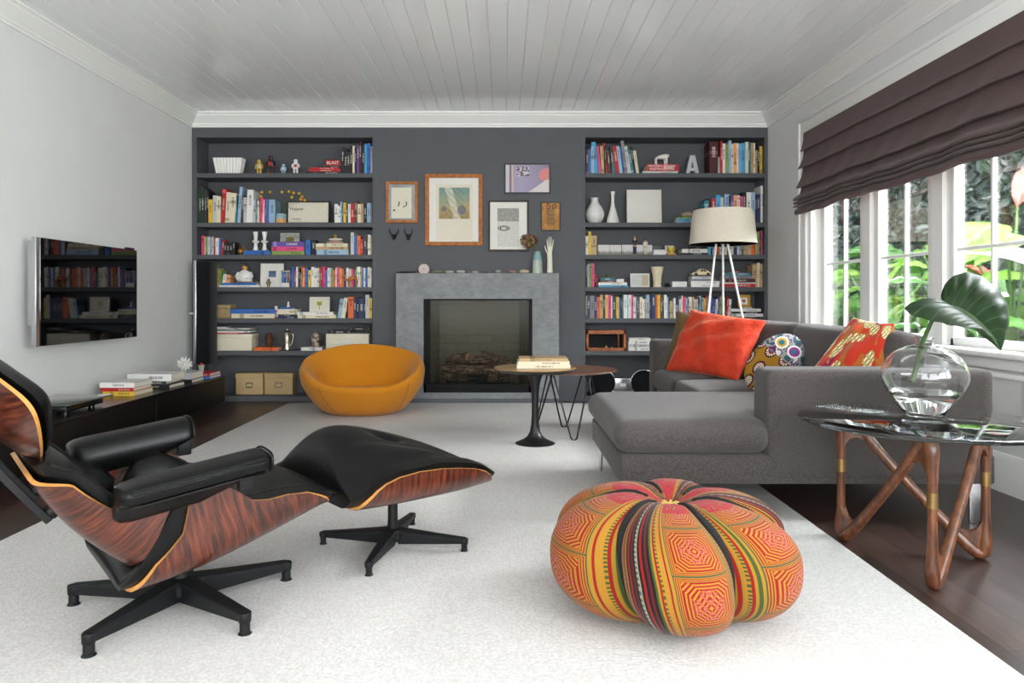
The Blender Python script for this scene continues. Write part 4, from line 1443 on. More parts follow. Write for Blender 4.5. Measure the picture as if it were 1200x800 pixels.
def stack(side, sh, spec, where, Y=None, z0=None, base=None):
    """lying books, spec: 'colour x0,x1,h' bottom first"""
    Y = Y or BY
    z = (ZS[sh] if z0 is None else z0) + .0004
    toks = spec.split()
    for i, q in enumerate(toks):
        x0, x1, h = [float(v) for v in q[1:].split(',')]
        L = (x1 - x0) * Y / F
        hm = h * Y / F
        me, w, hh = book_mesh(q[0], max(.006, hm - .0006), L, min(.2, max(.11, L * .75)))
        pos = 'only book' if len(toks) == 1 else ('bottom book' if i == 0 else ('top book' if i == len(toks) - 1 else '%s book from bottom' % ORD[i]))
        o = bpy.data.objects.new('book', me)
        COL.objects.link(o)
        o.location = ((x0 - VX) / F * Y, Y - .008 + rnd.uniform(0, .012), z + w)
        o.rotation_euler = (0, R(90), 0)
        tag(o, '%s %s, %s' % (PAL[q[0]][0], pos.replace('book', 'book lying flat', 1), where), 'book', where_group(side, sh))
        z += w + .0005
    return z
L, Rr = 'left', 'right'
WL = lambda s, p: 'in the row %s' % p
row(L, 0, 399, 'k3,31/3 k4,30/3 k4,26 k3,32 c2.5,32 k2,31 u3,33 m3,37 k3,34 s3,35 b4,36 l2,32', 'on top shelf beside the red stack, left bookcase', x1px=436)
row(L, 1, 231, 'f1.5,44 f3,44 f3,43 d2.5,40 k2.5,37 y4,28 l4.5,32 c4.5,31 r4,40/3 c5,36/3 c6.5,35/3 T2,33 a3.5,43/4 k2,30 n2,32 l3,30 w7,39/2 l2.5,27 T2,25 c2,26 p3,30/4 w3,28/3 r2,28 b2.5,28 a7,27', 'beside the yellow craspedia vase, left bookcase', x1px=322)
row(L, 1, 391.5, 'w4,23 w3,20 a2,25 k1.2,22 y3,24 d2,23 w3,22 r4,23 n3,26 c4,22 t3,22 k3.5,23 a4,24 g2,22', 'beside the black-framed lettering, left bookcase', x1px=436)
row(L, 2, 236, 'p3,23 c2,21 e2,21 l3,21 a2,20 l2,21 r1.5,21 w4,20 b3,19 r3,18/6', 'beside the gold gourd, left bookcase', x1px=261.5)
row(L, 2, 262.5, 'k3.2,15 k3.2,15 k3.2,15 k3.2,15', 'of four small black volumes, left bookcase', x1px=275.5)
row(L, 2, 358, 'b6,18 _1 k5,17', 'between two stacks on third shelf, left bookcase')
row(L, 2, 411, 'l4,26 b4,22 o4,23 r3,19 d4,23 k2,22 w3,24 t2,23', 'at fireplace end of third shelf, left bookcase', x1px=436)
row(L, 3, 245.5, 'e4,27 b3,24 t3,22 e3,20 w3.5,15/9 q5,14/9', 'beside the white bust, left bookcase', x1px=268)
row(L, 3, 340, 'k1.5,22 b3.2,22 r2.2,20 w2.3,24 k2,22 T1.6,18 o2.5,24 q2,23 r1.2,22 b3,22 y3,20 w4,24 w3,23 c3,23 T1.5,19 r2.7,24 p3,24 b2.5,20 w3,22 l2,22 e2,22 o3,20 w1.5,23 p2.5,24 q3,23 o3,21 v3,21 w3,22 c3,21 p3,21 T2,20 e2,23 w4,24 y1.5,22 b2,22 w2,22 b3,23 c2.6,24 w2.2,22', 'on long camel shelf, left bookcase', x1px=435.5)
row(L, 4, 395.5, 'a4,22/8 c4,24/8 k3,20 o6,25 v3,24 k3,25 v5,24 k2,22 l4,27 y3,24', 'beside the framed plant, left bookcase', x1px=436)
stack(L, 0, 'k358,399,2.6 r361.5,398.5,2.6 r363,398,2.4 k373,398,1.6', 'under the small red sign on the top shelf')
stack(L, 2, 'b285,316,5.5', 'under the two white candle holders')
zst = stack(L, 2, 'e319,356,4.6 p318.5,356,5.2 u318.5,356,5.8', 'in bright stack under the small grey picture')
zsh = stack(L, 2, 'a371,409,6.2 t370,408,3.6 c370,408,3.8', 'in stack under the piled pebbles')
zbu = stack(L, 3, 'w257,304,2.3 b259,300,2.8 n273,300,1.6', 'under the white bust')
zro = stack(L, 4, 'c271,321,5.4 b270,322,5.3', 'between wicker box and toy robot')
zbo = stack(L, 4, 'v325,347,2.2 k326,346,2.4 c326,348,6.2 b328,343,2.3', 'under the tiny white figurine')
zfr = stack(L, 4, 'c349,394,4 w348,391,3.4', 'under the framed green plant')
zbx = .470 + 20 / S_
stack(L, 5, 'o298,326,4', 'under the pine cone')
stack(L, 5, 'w352.5,378,4', 'under the mottled pot')
# right bookcase rows
row(Rr, 0, 687, 'm3,29 b3,29 a4,32 s6,38/-5 p3,33/-5 t4,33/-3 k2,32 r3,36/-6 n3,28/-4 k2,33 T4,31/-5 r5,32/-7 a4,33/-7 b2,31/-7 g4,39/-7 l5,33/-9 T3,29/-9 k3,33/-8 c3.5,27/-8', 'beside red stack and crawling figurine, right bookcase', x1px=749)
row(Rr, 0, 831.5, 'm11,37 l3,20 r3,39 w4.5,36 e3,35 a4,39 c3,35 q4,36 w3.5,36 a2,35 s6,36 c3.5,37 T3.5,37 t3.5,36 w2.5,36 t2,28 k3,34 y4,32 k2,30', 'beside the metal letter, right bookcase', x1px=895.5)
row(Rr, 1, 823.5, 'T5,26/5 k4,29 r5,29 s5,32 l3,30 a6,34/3 k2,33 u3,33 q4,33 w3,32 p3,31 k4,36 w5,36 a4,36 k1.5,34 v4,34 w3.5,44', 'above the ivory lampshade, right bookcase', x1px=895.5)
row(Rr, 2, 686.5, 'w3,22 y3.5,28 t6.5,23', 'at panorama end of third shelf, right bookcase')
row(Rr, 2, 830, 's3,16 k2,14 a3,17 l3,17 o3,17 l3,17 a3,18 c3,18 v2,17 l3,18 c3,18 v4,18 w3,18 a3,18 n2,18 t3,17 t3,17 l2,18 q2,18 o4,18', 'under the ivory lampshade, right bookcase', x1px=885)
row(Rr, 2, 885.5, 't3,27 e2,27 v2,26 p3,29', 'in window-side corner of third shelf, right bookcase', x1px=895.5)
row(Rr, 3, 686.5, 'm2,27 a2,26 e3,27 p3,27', 'beside the little red figure, right bookcase')
row(Rr, 3, 882, 't6,26 c3,29 t4,27', 'beside the striped red stack, right bookcase', x1px=895)
row(Rr, 4, 687, 'w1,26 d3.5,26 g4.5,26 v3,26 o3.5,25 t3.5,27 f2.5,26 q3.5,27 p3,27 w1.5,26 d4,25 y3,25 b2,24 m2,24 T1.5,27 w4,27 a1.2,26 w3.5,27 p2,27 w2.5,25 a1.5,25 n2,25 T1.5,25 c3,25 w2,22 t2,22 a4,27 n1.5,26 v4.5,27 o2.5,27 y3,27 n2.5,25 k1.5,24 w3,27 a2.5,25 k1.3,24 t4,20 w2,24 v4,22 c2.5,23', 'on long shelf, vitrine end, right bookcase', x1px=798.5)
row(Rr, 4, 799, 'w1.5,26 p3,25 a2,24 n1.5,23 w3.5,25 t3,25 l4,23 m2,24 w1.5,26 T2.5,25 y2,24 r2,26 w3,26/4 b2.5,24/4 u3,19 w2,22/3 u2.5,25/3 e2.5,26/3 T2.5,26/3 c2,25 r2.5,25/6 w3,22/6', 'on long shelf, heart-frame end, right bookcase', x1px=856)
zin = stack(Rr, 0, 'l753,794,3.2 r758,795,8', 'under the crawling figurine, right bookcase')
zsn = stack(Rr, 1, 'a792.5,816,2.4 s793,815,2.6 e793.5,813,2', 'under the tan stone, right bookcase')
zla = stack(Rr, 2, 'k799.5,829,2.4 w799,829,4.6 k806,824,2', 'beside the lampshade, right bookcase')
zsm = stack(Rr, 3, 's701.5,736,2.2 w701,735,3.4 n704,720,2.2 T703.5,720,3', 'under the small trinkets, right bookcase')
zcar = stack(Rr, 3, 'w810,843,3.6 w809.5,843,3.6 g811,839,2.5 l811,836,3.2', 'under the toy car, right bookcase')
zrs = stack(Rr, 3, 'r845,885,4 w846,886,1.6 m850,885,4.5 g850,881,3.6 T851,880,3.4 r857,867,1.8', 'in striped red stack, right bookcase')
zhe = stack(Rr, 4, 'k857,896,2 w857,895,3.6 k858,896,2.4 w856.5,892,3.2 l871,881,2', 'under the little heart frame, right bookcase')
stack(Rr, 5, 'w736.5,764,4 l736,763.5,4 w736.5,763,4 w737.5,762,3', 'of the white pile beside the wooden vitrine')
stack(Rr, 5, 't772,796,8 m766,774,6', 'behind the sofa arm, right bookcase')

# ---------------------------------------------------------------- ornaments on the left bookcase
def PX(px, Y=BY): return (px - VX) / F * Y
def SX(n, Y=BY): return n * Y / F
def single(name, b, mats, loc, label, cat, group=None, smooth=40, rot=None):
    o = b.build(name, mats, None, smooth, loc=loc, rot=rot)
    return tag(o, label, cat, group)
# fluted white planter
b = B()
W2, D2, HH = SX(17.5), .055, SX(19.5)
prof = []
for (ax0, ay0, ax1, ay1, nf) in ((-1, -1, 1, -1, 9), (1, -1, 1, 1, 5), (1, 1, -1, 1, 9), (-1, 1, -1, -1, 5)):
    for i in range(nf * 6):
        q = i / (nf * 6)
        dpt = .09 * abs(math.sin(PI * q * nf)) ** .6
        x, y = ax0 + (ax1 - ax0) * q, ay0 + (ay1 - ay0) * q
        if ax0 != ax1: y *= (1 - .13 + dpt * 1.6)
        else: x *= (1 - .05 + dpt * .6)
        prof.append((x, y))
n = len(prof)
vs, fs = [], []
for zi, s1_, f_ in ((0, .80, 1), (HH, 1.0, 1), (HH, .92, .9), (.012, .72, .9)):
    for (x, y) in prof: vs.append((x * W2 * s1_, y * D2 * s1_ * f_, zi))
for j in range(3):
    for k in range(n):
        fs.append((j * n + k, j * n + (k + 1) % n, (j + 1) * n + (k + 1) % n, (j + 1) * n + k))
fs.append(tuple(range(n))); fs.append(tuple(range(3 * n, 4 * n)))
b.add(vs, fs)
single('planter', b, M_white, (PX(265.5), BY + .07, ZS[0]), 'white fluted rectangular planter on the top shelf by the left wall', 'planter', smooth=25)
# toy robots
M_gold = plain('gold_tin', (206, 164, 60), .35, .4)
M_rd = plain('red_tin', (170, 34, 30), .4)
M_bl = plain('pale_blue_tin', (150, 176, 200), .4)
M_wt = plain('white_tin', (224, 222, 220), .4)
M_kt = plain('black_tin', (22, 20, 22), .4)
def robot(px, h, sh, body, trim, label, Y=BY, z=None, name='toy_robot'):
    k = SX(h) / 10.0
    t = thing(name, label, 'toy', (PX(px, Y), Y + .03, ZS[sh] if z is None else z), group='tin toy figures on the bookcases')
    b = B(); b.rbox(-1.7*k, 1.7*k, -1*k, 1*k, 3.6*k, 7.2*k, .3*k, 2); b.box(-.9*k, .9*k, -1.04*k, -.9*k, 4.6*k, 6.4*k, 1); b.build('body', [body, trim], t)
    b = B(); b.rbox(-1.1*k, 1.1*k, -.9*k, .9*k, 7.4*k, 9.7*k, .35*k, 2); b.box(-.5*k, -.2*k, -.95*k, -.85*k, 8.5*k, 8.9*k, 1); b.box(.2*k, .5*k, -.95*k, -.85*k, 8.5*k, 8.9*k, 1); b.lathe([(.5*k, 7.1*k), (.5*k, 7.5*k)], 10); b.lathe([(.12*k, 9.7*k), (.12*k, 10*k)], 8); b.build('head', [body, trim], t)
    for s_ in (-1, 1):
        b = B(); b.rbox(s_*1.0*k-.55*k, s_*1.0*k+.55*k, -.7*k, .7*k, .7*k, 3.7*k, .2*k, 2); b.rbox(s_*1.0*k-.75*k, s_*1.0*k+.75*k, -1.3*k, .9*k, 0, .8*k, .2*k, 2, 1); b.build('leg', [body, trim], t)
        b = B(); b.tube([(s_*1.6*k, 0, 6.8*k), (s_*2.25*k, -.1*k, 6.2*k), (s_*2.35*k, -.5*k, 4.4*k)], .42*k, 8); b.ball((s_*2.35*k, -.6*k, 4.0*k), .5*k, 8, 6, 1); b.build('arm', [body, trim], t)
robot(302.5, 17.5, 0, M_gold, M_bl, 'gold tin robot, smallest-limbed yellow figure beside the fluted planter')
robot(316, 22.5, 0, M_kt, M_rd, 'tallest black tin robot with red chest on the top shelf')
robot(331, 12.5, 0, M_bl, M_wt, 'tiny pale blue tin robot between black robot and white robot')
robot(345.5, 18, 0, M_wt, M_rd, 'white tin robot with red chest beside the lying red books')
robot(322.5, 15, 4, M_wt, M_rd, 'white and red tin robot standing beside the lying pale blue book')
robot(313.5, 10, 3, M_kt, M_gold, 'little black and gold figure standing before the white picture frame', Y=6.60)
# red tin sign
t = thing('sign_box', 'small black box with red face and white capitals on the red books', 'sign', (PX(389), BY + .05, 2.125 + SX(9.6)))
b = B(); b.rbox(-SX(9.8), SX(9.8), -.02, .02, 0, SX(8.2), .003, 2); b.build('box', M_kt, t)
b = B(); b.box(-SX(8.7), SX(8.7), -.0215, -.0195, SX(1), SX(7.2)); b.build('face', M_rd, t, 0)
M_ink_w = plain('white_ink', (235, 230, 225), .6)
M_ink_k = plain('black_ink', (30, 28, 30), .7)
lettering('BLAST', SX(4.8), M_ink_w, t, (0, -.0225, SX(4)), sx=1.05)
# framed lettering
def frame_art(name, label, cat, px0, px1, y0, y1, Y, fw, depth, fmat, mat_w, parts, group=None, lean=0, z=None, glass=True):
    """parts: list of (x0,x1,y0,y1 in 0..1 of the picture area, material)"""
    w, h = SX(px1 - px0, Y), SX(y1 - y0, Y)
    zb = H - (y1 - VY) / F * Y if z is None else z
    t = thing(name, label, cat, (PX((px0 + px1) / 2, Y), Y, zb), group=group, rot=(R(-lean), 0, 0))
    b = B()
    for (a0, a1, c0, c1) in ((-w/2, w/2, h - fw, h), (-w/2, w/2, 0, fw), (-w/2, -w/2 + fw, fw, h - fw), (w/2 - fw, w/2, fw, h - fw)):
        b.rbox(a0, a1, -depth, 0, c0, c1, min(.002, fw * .3), 1)
    b.build('frame', fmat, t)
    b = B(); b.box(-w/2 + fw * .8, w/2 - fw * .8, -depth * .55, -.001, fw * .8, h - fw * .8); b.build('mount', mat_w, t, 0)
    iw, ih = w - 2 * fw, h - 2 * fw
    for i, (x0, x1, c0, c1, m, nm) in enumerate(parts):
        b = B(); e = depth * .55 + .0012 + .0006 * i
        b.box(-iw/2 + x0 * iw, -iw/2 + x1 * iw, -e, -e + .001, fw + (1 - c1) * ih, fw + (1 - c0) * ih)
        b.build(nm, m, t, 0)
    if glass:
        b = B(); b.box(-w/2 + fw * .8, w/2 - fw * .8, -depth * .85, -depth * .85 + .001, fw * .8, h - fw * .8); b.build('glazing', M_picglass, t, 0)
    return t, w, h
M_cardw = plain('white_mount_card', (226, 223, 214), .8, vary=.02)
M_ivory = plain('ivory_card', (220, 213, 194), .8, vary=.03)
M_pine = wood('honey_pine', (134, 74, 24), (166, 98, 36), (188, 120, 52), (8, 8, 8), 3, .6, coat=0)
M_dkw = wood('dark_walnut_frame', (40, 26, 20), (58, 38, 28), (74, 50, 36), (8, 8, 8), 3, .6, coat=0)
M_kf = plain('black_frame', (26, 24, 24), .4)
t, w, h = frame_art('framed_picture', 'black-framed ivory card with small handwritten words on the second shelf', 'picture', 336.5, 386.5, 234, 260.6, BY + .10, .012, .02, M_kf, M_ivory, [], lean=4, z=ZS[1] + .002)
lettering('Happier', SX(5), M_ink_k, t, (-w * .27, -.0125, h * .66))
lettering('Forever', SX(3.2), M_ink_k, t, (-w * .27, -.0125, h * .22))
# craspedia in a two-tone vase
t = thing('vase', 'squat blue and ochre vase of yellow ball flowers before the framed card', 'vase', (PX(328.5, 6.62), 6.64, ZS[1]))
r_ = SX(6)
b = B(); b.lathe([(r_ * .9, 0), (r_, .004), (r_, SX(4.6))], 20, mat=1); b.lathe([(r_, SX(4.6)), (r_ * .98, SX(9.5)), (r_ * .8, SX(11)), (r_ * .7, SX(11)), (r_ * .7, SX(4))], 20)
b.build('vase_body', [plain('blue_glaze', (140, 172, 180), .3), plain('ochre_glaze', (214, 160, 92), .4)], t)
M_yel = plain('craspedia_yellow', (226, 168, 30), .9, vary=.2, scale=400, bump=.5)
for i, (x, y) in enumerate(((307, 225), (306, 230), (316.5, 225), (330.5, 225), (338.5, 224.5), (344, 226), (350.5, 226.5), (342, 231), (354, 230.5), (352.5, 233.5), (357, 234.5))):
    p = P(x, y, 6.615 + .012 * (i % 3)) - t.location
    b = B(); b.tube(spline([(0, 0, SX(9)), (p.x * .35, p.y * .4, p.z * .6 + .02), tuple(p)], 4), .0011, 5); s_ = b.build('stem', M_stem, t)
    b = B(); b.ball(p, .0135, 12, 8); b.build('flower', M_yel, s_, 60)
# gold gourd
b = B()
n = 48
b.grid(lambda u, v: Vector((SX(5.6) * math.sin(PI * v) ** .8 * (1 + .10 * math.cos(10 * 2 * PI * u)) * math.cos(2 * PI * u), SX(5.6) * math.sin(PI * v) ** .8 * (1 + .10 * math.cos(10 * 2 * PI * u)) * math.sin(2 * PI * u), SX(4.4) * (1 - math.cos(PI * v)))) if 0 < v < 1 else Vector((0, 0, 0 if v == 0 else SX(8.2))), 60, 15, cu=True)
b.tube([(0, 0, SX(8.2)), (.003, 0, SX(10.5)), (.008, 0, SX(12))], .004, 6)
single('gourd', b, plain('antique_gold', (150, 108, 44), .4, .6), (PX(283), BY + .04, ZS[2]), 'small ribbed antique gold gourd beside the white candle holders', 'ornament')
# candle holders
for px, nm in ((297.5, 'left one of the white hourglass candle holders above the blue book'), (308, 'right one of the white hourglass candle holders, nearer the bright stack')):
    b = B(); k = SX(22) / 22
    b.lathe([(3.0*k, 0), (3.2*k, .6*k), (1.9*k, 6*k), (2.1*k, 8.5*k), (4.3*k, 10.2*k), (4.3*k, 10.9*k), (2.1*k, 12.6*k), (1.9*k, 14.5*k), (3.1*k, 21*k), (3.1*k, 22*k), (1.4*k, 22*k), (1.2*k, 20*k)], 20)
    single('candle_holder', b, M_white, (PX(px), BY + .05, ZS[2] + SX(5.6)), nm, 'candle holder', 'white candle holders')
M_greyprint = plain('grey_print', (150, 152, 146), .8, vary=.3, scale=30)
M_olprint = plain('olive_print', (110, 104, 50), .8, vary=.3, scale=60)
frame_art('picture', 'small unframed grey picture standing on the purple book', 'picture', 329, 351, 271.5, 282, BY + .06, .003, .01, M_cardw, M_greyprint, [(.28, .72, .45, .98, M_olprint, 'print')], z=zst, glass=False)
# pebbles piled on a stack
for i, (px, dz, rx, rz, c, lab) in enumerate(((391, 0, 10.5, 1.7, (196, 160, 146), 'flat pinkish pebble, lowest of the pile on the lying books'), (391.5, 3.4, 8.6, 1.7, (226, 220, 208), 'flat white pebble, middle of the pile on the lying books'))):
    b = B(); b.ball((0, 0, SX(rz)), (SX(rx), .04, SX(rz)), 20, 10)
    single('pebble', b, plain('pebble_%d' % i, c, .7), (PX(px), BY + .06, zsh + SX(dz)), lab, 'pebble', 'piled pebbles')
b = B(); b.lathe([(SX(1.6), 0), (SX(1.2), SX(1)), (SX(2.3), SX(2.4)), (SX(1.7), SX(4)), (.0005, SX(4.6))], 14)
single('knob', b, M_gold, (PX(391), BY + .06, zsh + SX(6.8)), 'tiny gold knob ornament topping the pebble pile', 'ornament')
# white bust with dark gold head
t = thing('bust', 'white seated figure bust with gold face and dark hair', 'figurine', (PX(284), BY + .06, zbu))
b = B(); k = SX(1)
b.lathe([(9*k, 0), (9.2*k, 2*k), (8.6*k, 7*k), (7.4*k, 10*k), (4.4*k, 12.5*k), (2.2*k, 13.6*k), (1.8*k, 15*k)], 26, sy=.62)
for s_ in (-1, 1):
    b.tube([(s_*6.6*k, 0, 10.5*k), (s_*9*k, -1.6*k, 6*k), (s_*6*k, -5.4*k, 2.6*k), (s_*1.5*k, -6.2*k, 2.4*k)], [2*k, 2.2*k, 2*k, 1.3*k], 10)
b.build('robe', M_white, t, 60)
b = B(); b.ball((0, 0, 16.6*k), (3*k, 2.8*k, 3.4*k)); b.ball((0, -2.7*k, 16.3*k), (.5*k, .7*k, .8*k), 8, 6)
for s_ in (-1, 1): b.ball((s_*3*k, 0, 16.5*k), (.5*k, .7*k, 1*k), 8, 6)
b.build('head', plain('gold_skin', (204, 152, 70), .4), t, 60)
b = B(); b.ball((0, .7*k, 17.6*k), (3.2*k, 2.9*k, 2.9*k)); b.ball((0, .6*k, 20.4*k), 1.1*k, 8, 6); b.build('hair', M_kt, t, 60)
t, w, h = frame_art('framed_picture', 'large white mounted photograph in white frame behind the small black figure', 'picture', 305.5, 332.5, 308.5, 336.2, BY + .06, .006, .015, M_cardw, M_cardw, [(.34, .68, .30, .58, plain('slate_print', (80, 100, 130), .8, vary=.5, scale=50), 'print')], lean=3, z=ZS[3] + .001)
# small slip case of coloured spines
t = thing('slipcase', 'white slipcase of small coloured volumes standing next to the long book row', 'slipcase', (PX(334.5), BY - .005, ZS[3]))
b = B(); w = SX(10); b.box(-w/2, w/2, 0, .11, 0, SX(5)); b.box(-w/2, -w/2+.003, 0, .11, 0, SX(20)); b.box(w/2-.003, w/2, 0, .11, 0, SX(20)); b.box(-w/2, w/2, .1, .112, 0, SX(20)); b.build('case', M_cardw, t, 0)
for i, c in enumerate('Tbuksrf'):
    b = B(); x = -w/2 + .004 + i * (w - .008) / 7; b.box(x, x + (w - .008)/7 - .0008, .003, .1, SX(5), SX(18)); b.build('volume', BM[c], t, 0)
# camel
M_camel = wood('carved_camel', (120, 60, 20), (176, 96, 36), (206, 130, 60), (6, 6, 6), 4, .6, coat=0)
def quad(name, label, cat, loc, L_, mat, kind, group=None):
    """small carved animal facing left; one continuous skin surface"""
    J_ = {}
    if kind == 'camel':
        P_ = [(0, 0, .62), (.18, 0, .68), (.28, 0, .84), (.38, 0, .70), (.52, 0, .60), (-.14, 0, .60), (-.26, 0, .50), (-.36, 0, .66), (-.42, 0, .84), (-.56, 0, .83)]
        E_ = [(0, 1), (1, 2), (1, 3), (3, 4), (0, 5), (5, 6), (6, 7), (7, 8), (8, 9)]
        Rd_ = [.15, .15, .08, .14, .10, .13, .08, .06, .07, .045]
        hips = [(0.02, 4, .45, .10), (0.02, 4, .45, -.10), (-.12, 5, -.12, .10), (-.12, 5, -.12, -.10)]
        lz = (.32, .0)
    else:
        P_ = [(0, 0, .60), (.2, 0, .58), (.40, 0, .54), (-.22, 0, .60), (-.36, 0, .72), (-.52, 0, .66)]
        E_ = [(0, 1), (1, 2), (0, 3), (3, 4), (4, 5)]
        Rd_ = [.15, .15, .14, .13, .15, .09]
        hips = [(0, 2, .42, .12), (0, 2, .40, -.12), (0, 3, -.22, .12), (0, 3, -.30, -.12)]
        lz = (.28, .0)
    P_ = list(P_); E_ = list(E_); Rd_ = list(Rd_)
    for (_, par, x, y) in hips:
        i = len(P_)
        P_ += [(x, y, .48), (x + (.02 if x > 0 else -.01), y, lz[0]), (x - .02, y, .06), (x - .07, y, .04)]
        E_ += [(par, i), (i, i + 1), (i + 1, i + 2), (i + 2, i + 3)]
        Rd_ += [.085, .055, .042, .04]
    me = bpy.data.meshes.new(name)
    me.from_pydata([tuple(c * L_ for c in p) for p in P_], E_, [])
    o = bpy.data.objects.new(name, me); COL.objects.link(o)
    m = o.modifiers.new('skin', 'SKIN'); m.use_smooth_shade = True
    for v, r in zip(me.skin_vertices[0].data, Rd_): v.radius = (r * L_, r * L_)
    me.skin_vertices[0].data[0].use_root = True
    subsurf(o, 2)
    me.materials.append(mat)
    o.location = loc
    return tag(o, label, cat, group)
quad('camel_figurine', 'carved brown wooden camel standing in front of the long book row', 'figurine', (PX(411.5), BY - .022, ZS[3] + .001), SX(15.5), M_camel, 'camel')
# shelf 5 ornaments
def basket(px0, px1, h, label):
    t = thing('wicker_box', label, 'box', (PX((px0 + px1) / 2), BY + .07, ZS[4]))
    w = SX(px1 - px0) / 2
    mt = NT('wicker'); co = mt.coord()
    br = mt.n('ShaderNodeTexBrick'); br.inputs['Scale'].default_value = 60; mt.l(mt.mapping(co, (1, 1, 2), (R(90), 0, 0)), br.inputs[0])
    br.inputs['Color1'].default_value = rgba((190, 168, 124)); br.inputs['Color2'].default_value = rgba((160, 136, 94)); br.inputs['Mortar'].default_value = rgba((90, 70, 44))
    m_ = mt.bsdf(br.outputs[0], .8)
    b = B(); b.rbox(-w, w, -.06, .09, 0, SX(h * .72), .006, 2); b.build('body', m_, t)
    b = B(); b.rbox(-w * 1.03, w * 1.03, -.064, .094, SX(h * .72), SX(h), .006, 2); b.build('lid', m_, t)
basket(245.5, 269.5, 16, 'woven straw box with lid at the wall end of the fifth shelf')
b = B(); k = SX(1)
b.lathe([(1.8*k, 0), (1.5*k, 2*k), (1*k, 3.5*k), (1.3*k, 4.6*k), (.9*k, 6*k), (.001, 6.6*k)], 10)
single('figurine', b, M_white, (PX(336), BY + .05, zbo), 'tiny white figurine standing on the stacked books beside the robot', 'figurine')
M_leafprint = plain('green_plant_print', (140, 160, 50), .8, vary=.3, scale=60)
frame_art('framed_picture', 'small cream framed picture of a green plant on the fifth shelf', 'picture', 363, 386.5, 348, 365.5, BY + .05, .009, .014, M_cardw, M_ivory, [(.36, .62, .28, .56, M_leafprint, 'print'), (.47, .51, .5, .85, M_leafprint, 'print')], z=zfr, lean=3)
# lowest shelf
def lidbox(px0, px1, h, sh, label, mat_, z=None, Y=BY, d=.2, name='storage_box', group=None):
    t = thing(name, label, 'box', (PX((px0 + px1) / 2, Y), Y, ZS[sh] if z is None else z), group=group)
    w = SX(px1 - px0, Y) / 2
    b = B(); b.rbox(-w * .97, w * .97, .004, d - .004, 0, SX(h, Y) * .8, .004, 2); b.build('body', mat_, t)
    b = B(); b.rbox(-w, w, 0, d, SX(h, Y) * .76, SX(h, Y), .005, 2); b.build('lid', mat_, t)
    return t
lidbox(245.5, 295.5, 19.5, 5, 'cream lidded box under magazines on the lowest shelf', M_cream)
stack(L, 5, 'r246,284,1.6 w249,293,2 f250,285,1.6 l247,293,2 w248,265,1.2', 'on cream lidded box', z0=.470 + SX(19.7))
b = B(); rr2 = random.Random(2)
nn = 0
for i in range(10):
    z = SX(1.4 + i * 1.6); r = SX(6.4) * math.sin(PI * (.16 + .78 * i / 10)) ** .7
    m = 11
    for j in range(m):
        a = 2 * PI * (j + .5 * (i % 2)) / m
        T = Matrix.Translation((r * .75 * math.cos(a), r * .75 * math.sin(a), z)) @ Matrix.Rotation(a, 4, 'Z') @ Matrix.Rotation(R(-25), 4, 'Y')
        b.ball((0, 0, 0), (.012, .008, .0035), 8, 5, T=Matrix()) if False else b.lathe([(.0001, -.003), (.008, -.002), (.0095, .001), (.0001, .005)], 7, T=T)
b.lathe([(SX(2), 0), (SX(5.2), SX(5)), (SX(4), SX(11)), (SX(1), SX(17))], 12)
single('pine_cone', b, plain('pine_cone_brown', (92, 58, 38), .8, vary=.3, scale=60), (PX(313.5), BY + .05, .470 + SX(4.2)), 'large brown pine cone standing on the orange book', 'pine cone')
t = thing('pitcher', 'slim silver pitcher with handle beside the pine cone', 'pitcher', (PX(335), BY + .04, ZS[5]))
k = SX(1)
b = B(); b.lathe([(4.2*k, 0), (4.3*k, 1*k), (3.7*k, 1.6*k), (3.4*k, 4*k), (3.6*k, 10*k), (3.9*k, 16*k), (3.7*k, 19*k), (4.4*k, 22*k), (4.0*k, 22*k), (3.3*k, 19*k), (3.2*k, 3*k)], 22)
M_silver = plain('silver_plate', (226, 220, 204), .2, 1.0)
b.build('body', M_silver, t)
b = B(); b.tube(spline([(3.8*k, 0, 19*k), (6.6*k, 0, 19.5*k), (7*k, 0, 15*k), (5.4*k, 0, 8*k), (3.4*k, 0, 5*k)], 5), .5*k, 8); b.build('handle', M_silver, t, 60)
b = B(); b.lathe([(4.2*k, 22*k), (3*k, 23*k), (1*k, 24*k), (.8*k, 25.5*k), (.001, 26*k)], 16); b.build('lid', M_silver, t)
b = B(); b.lathe([(4*k, 0), (5.6*k, 5*k), (6.1*k, 9*k), (5.2*k, 13*k), (2.8*k, 15.6*k), (3.2*k, 17*k), (2.4*k, 17*k), (2*k, 15*k)], 22)
mt = NT('mottled_glaze'); m_ = mt.bsdf(mt.ramp(mt.noise(mt.coord(), 30, 4), [(.4, rgba((64, 50, 42))), (.6, rgba((178, 160, 144)))]), .4)
single('pot', b, m_, (PX(368), BY + .06, .470 + SX(4.2)), 'mottled brown and grey pot on the flat white book', 'pot')
